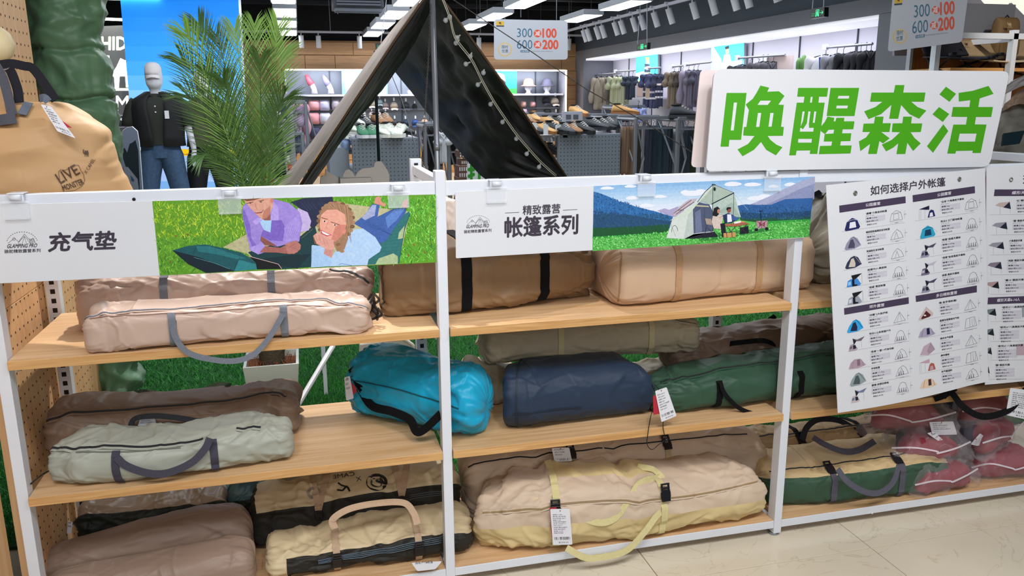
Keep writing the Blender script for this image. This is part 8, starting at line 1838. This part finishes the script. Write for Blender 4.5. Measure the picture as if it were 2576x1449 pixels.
# ---- cloud shaped white boards on a small table behind the shelving
CL = mat('cloud_board', '#b9b3ac', .5); Bk = yplane(1.95)
for nm, pts in (('pale cloud shaped board with a tall peak behind the first top rail', [(862, 470), (862, 440), (868, 428), (878, 425), (888, 434), (893, 444), (900, 432), (912, 424), (930, 422), (940, 420), (942, 410), (948, 406), (960, 406), (966, 414), (974, 426), (980, 440), (980, 470)]), ('small pale leaf shaped board beside the cloud board', [(804, 470), (806, 446), (812, 441), (818, 442), (818, 430), (820, 424), (826, 432), (834, 438), (844, 442), (852, 452), (854, 470)])):
    o = MB().slab([Bk.px(x, y) for x, y in pts], (0, .02, 0)).build('cloud_cutout', CL, None, bevel=.003); tag(o, nm, 'sign')
a_ = at(855, 449, 1.9); o = MB().box((a_.x, 1.9, a_.z - .06), (a_.x + .16, 2.05, a_.z)).build('display_block', CL, None, bevel=.003); tag(o, 'low pale block between the two cutout boards', 'block')
a_ = at(1000, 455, 1.9); o = MB().box((.82, 1.88, 1.0), (1.32, 2.3, 1.07)).build('cutout_shelf', CL, None, bevel=.004)
for x in (.85, 1.27): MB().box((x, 1.9, .012), (x + .02, 1.92, 1.0)).build('leg', WHITE, o); MB().box((x, 2.26, .012), (x + .02, 2.28, 1.0)).build('leg', WHITE, o)
tag(o, 'narrow pale shelf carrying the cutout boards behind the shelving', 'shelf')
# white strut standing on the turf, folding chair
o = MB().tube([at(838, 870, 1.0), at(740, 1035, .72)], .011, 8).build('strut_pole', WHITE, None); tag(o, 'slanting white metal strut standing on the turf beside the planter', 'pole')
cq = [at(905, 865, 1.0), at(1020, 850, 1.0), at(1045, 870, 1.0), at(1050, 960, 1.0), at(950, 1000, 1.0), at(900, 985, 1.0)]
o = MB().slab(cq, (0, .03, 0)).build('white_chair', mat('chair_white', '#c9ccc6', .5), None, bevel=.006); tag(o, 'white plastic chair back standing on the turf behind the teal bag', 'chair')
MB().tube(catmull(pxs([(1010, 850, .99), (1030, 862, .99), (1042, 880, .99), (1046, 960, .99)]), 6), .006, 8).build('edge_tube', mat('chair_rim', '#e6e4da', .4), o, smooth=True)
# bricks patterned crate and green lettered board under the tent wing
Bq = yplane(5.6); qd = [(1176, 412), (1202, 414), (1240, 440), (1240, 650), (1172, 650)]
o = MB().slab([Bq.px(x, y) for x, y in qd], (0, .02, 0)).build('floor_sign', BOARDW, None); tag(o, 'white floor sign with a green character under the black wing', 'sign')
P = Print(Bq); P.text('打', 1178, 462, 1214, 462, 48, '#2f8f26', bold=.05); P.build('green_lettering', o)
st_ = empty('patterned_box_stack', 'stack of brown and white lattice patterned boxes under the black wing', 'box', tuple(at(1160, 420, 6.2)))
for j, (x0, x1, y0_, y1_) in enumerate(((1155, 1182, 380, 396), (1160, 1180, 404, 424), (1154, 1176, 418, 448), (1153, 1184, 448, 620))):
    a_, b_ = at(x0, y0_, 6.2 - j * .05), at(x1, y1_, 6.2 - j * .05); MB().box((a_.x, a_.y, b_.z), (b_.x, a_.y + .25, a_.z)).build('box', mat('brown_box', '#5a3a2e', .7), st_)
    g3 = MB()
    for i in range(4):
        for k in range(2): xx = a_.x + (i + .3) * (b_.x - a_.x) / 4; zz = b_.z + (k + .2) * (a_.z - b_.z) / 2; g3.box((xx, a_.y - .003, zz), (xx + (b_.x - a_.x) / 9, a_.y, zz + (a_.z - b_.z) / 3.2))
    g3.build('white_lattice', BOARDW, st_)
# ================================================================== camping chair display on the far side
cd_ = empty('camping_display', 'perforated wood and white metal bay showing camping chairs', 'display shelving', (8.0, 4.2, 0))
YB = 4.5; x0_, x1_ = at(2285, 200, YB).x, at(2700, 200, YB).x + .4
MB().box((x0_, YB, .6), (x1_, YB + .02, at(2400, 88, YB).z)).build('perforated_board', wood_mat('orange_pegwood', '#b5763f', '#925a2c', .7, 'Z'), cd_)
MB().box((x0_ - .03, YB - .03, .6), (x0_, YB + .02, at(2300, 118, YB).z)).build('slotted_strip', PALEG, cd_)
zt_ = at(2440, 88, 3.9).z; MB().box((at(2420, 88, 3.9).x - .6, 3.9, zt_ - .03), (x1_, 3.95, zt_ + .02)).build('front_rail', WHITE, cd_)
for px in (2360, 2552):
    p = at(px, 130, 3.9); MB().box((p.x - .025, 3.9, 0), (p.x + .025, 3.96, zt_ + .05)).build('front_post', WHITE, cd_); MB().box((p.x - .02, 3.96, zt_ - .05), (p.x + .02, YB, zt_)).build('depth_tie', WHITE, cd_)
Bm_ = yplane(4.75)
o = MB().slab([Bm_.px(x, y) for x, y in ((2250, -60), (2440, -30), (2466, -2), (2496, 32), (2510, 26), (2516, 14), (2524, 22), (2534, 22), (2545, 7), (2580, 42), (2680, 120), (2680, 140), (2250, 140))], (0, .03, 0)).build('mountain_cutout', mat('mountain_grey', '#8f8f9b', .6), None); tag(o, 'grey mountain ridge cutout with light glowing behind it', 'sign')
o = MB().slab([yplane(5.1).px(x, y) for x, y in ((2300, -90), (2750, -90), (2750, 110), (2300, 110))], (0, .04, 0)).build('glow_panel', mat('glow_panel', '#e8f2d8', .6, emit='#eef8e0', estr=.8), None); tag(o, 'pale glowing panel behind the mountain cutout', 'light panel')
zs = at(2400, 175, YB - .1).z; MB().box((x0_, 3.98, zs - .03), (x1_, YB, zs)).build('display_shelf', WARMW, cd_)
def camp_chair(label, px, py, Y, s, col, seat):
    p = at(px, py, Y); r = empty('camping_chair', label, 'camping chair', tuple(p)); W_ = lambda x, y, z: p + Vector((x, y, z * .5)) * s
    Mb, Ms = mat('cloth_' + col, col, .7, bump=.3), mat('cloth_' + seat, seat, .6, bump=.3)
    rows = [[W_(x, -.35 + .38 * v + .05 * abs(x) , .02 + .03 * v + .05 * (x * 3) ** 2 - .02) for x in np.linspace(-.26, .26, 13)] for v in np.linspace(0, 1, 7)]
    rows2 = [[W_(x * (1 - .1 * v), .03 + .14 * v, .05 + .40 * v + .05 * (x * 3) ** 2 * (1 - v)) for x in np.linspace(-.26, .26, 13)] for v in np.linspace(0, 1, 9)]
    a = MB().grid(rows).build('seat', Ms, r, smooth=True); sd = a.modifiers.new('s', 'SOLIDIFY'); sd.thickness = .012
    a = MB().grid(rows2).build('backrest', Mb, r, smooth=True); sd = a.modifiers.new('s', 'SOLIDIFY'); sd.thickness = .012
    for sx in (-1, 1): MB().tube([W_(sx * .27, -.36, .07), W_(sx * .1, .0, -.16), W_(sx * .24, .2, -.30)], .011, 7).build('leg', DARK, r); MB().tube([W_(sx * .24, .17, .45), W_(sx * .2, .0, -.1), W_(sx * .26, -.3, -.30)], .011, 7).build('leg', DARK, r); MB().box(tuple(W_(sx * .27 - .03, -.38, .03)), tuple(W_(sx * .27 + .03, -.33, .10))).build('corner_pocket', DARK, r, bevel=.01)
    return r
camp_chair('folding chair with a sand coloured back printed with a small emblem', 2478, 158, 4.25, .95, '#9a8468', '#bfa98a'); camp_chair('dark navy folding chair in the camping bay beneath the promotion board', 2385, 150, 4.25, .95, '#1d1c26', '#232a3c'); camp_chair('folding chair half cut off at the picture edge', 2606, 158, 4.25, .95, '#a58f72', '#b9a284')
P = Print(yplane(4.22)); camel(P, 2431, 112, 5, '#3a2e24'); P.text('CAMEL', 2422, 120, 2440, 120, 2.4, '#3a2e24', res=1)
pk2 = at(2527, 96, 4.35); o = MB().grid([[pk2 + Vector((.135 * math.copysign(abs(math.cos(a)) ** .5, math.cos(a)) * (1 - .12 * max(0, v)), .07 * math.copysign(abs(math.sin(a)) ** .6, math.sin(a)) * math.sqrt(max(0, 1 - v ** 6)), .19 * v)) for a in np.linspace(0, 2 * PI, 28, endpoint=False)] for v in np.linspace(-1, 1, 15)], closed=True).build('backpack', mat('olive_brown_canvas', '#6a5233', .75, bump=.4, bscale=20), None, smooth=True); tag(o, 'olive brown backpack hanging on the wooden pegboard of the camping bay', 'backpack')
MB().box(tuple(pk2 + Vector((-.11, -.085, -.16))), tuple(pk2 + Vector((.11, -.05, .0)))).build('front_pocket', MATS['olive_brown_canvas'], o, bevel=.02); MB().tube([pk2 + Vector((-.03, 0, .18)), pk2 + Vector((0, 0, .21)), pk2 + Vector((.03, 0, .18))], .006, 6).build('grab_loop', DARK, o)
P2_ = Print(yplane(4.2)); camel(P2_, 2540, 62, 6, '#a9987a'); P2_.text('CAMEL', 2528, 70, 2548, 70, 2.2, '#a9987a', res=1); P2_.build('printed_logo', o)
P.build('printed_logo', [c for c in COL.objects if c.name.startswith('camping_chair')][0])
# grey tent with beige fly below the camping bay, and the low white frame in front of it
gt = empty('display_tent', 'grey and beige display tent beyond the slogan board', 'tent', (4.6, 1.6, 0)); GTC = mat('tent_grey_cloth', '#7f7c74', .7, bump=.4, bscale=10); BEI = mat('tent_beige_cloth', '#8d7563', .7, bump=.3, bscale=10); PAN = mat('pale_flap', '#a9a6a4', .6)
cloth('fly_panel', 'beige fly', [[(2528, 262, 1.9), (2576, 220, 1.9), (2700, 170, 1.9)], [(2700, 170, 1.9), (2700, 300, 1.8)], [(2520, 280, 1.85), (2576, 262, 1.82), (2700, 300, 1.8)], [(2528, 262, 1.9), (2520, 280, 1.85)]], BEI, gt, 21, rows=10, cols=14)
cloth('flap_panel', 'pale flap', [[(2530, 216, 1.8), (2576, 190, 1.8), (2700, 140, 1.8)], [(2700, 140, 1.8), (2700, 175, 1.8)], [(2524, 240, 1.8), (2576, 215, 1.8), (2700, 175, 1.8)], [(2530, 216, 1.8), (2524, 240, 1.8)]], PAN, gt, 22, rows=8, cols=10)
cloth('tent_wall', 'grey wall', [[(2480, 290, 1.95), (2520, 272, 1.9), (2576, 262, 1.9), (2700, 290, 1.9)], [(2700, 290, 1.9), (2700, 440, 1.6)], [(2440, 420, 1.7), (2520, 425, 1.65), (2700, 440, 1.6)], [(2480, 290, 1.95), (2440, 420, 1.7)]], GTC, gt, 23, rows=26, cols=26)
MB().slab([at(x, y, 1.55) for x, y in ((2524, 336), (2580, 328), (2566, 362), (2520, 368))], (0, .01, 0)).build('window', mat('tent_window_teal', '#1c3038', .3), gt, bevel=.004)
lf = tag(MB().slab([at(x, y, .75) for x, y in ((2440, 378), (2700, 392), (2700, 412), (2440, 400))], (0, .03, 0)).build('low_white_rail', WHITE, None, bevel=.003), 'white metal rail low behind the slogan board at the picture edge', 'rail')
for x_ in (2450, 2690): q = at(x_, 390, .76); MB().box((q.x - .012, .76, .012), (q.x + .012, .785, q.z)).build('post', WHITE, lf)
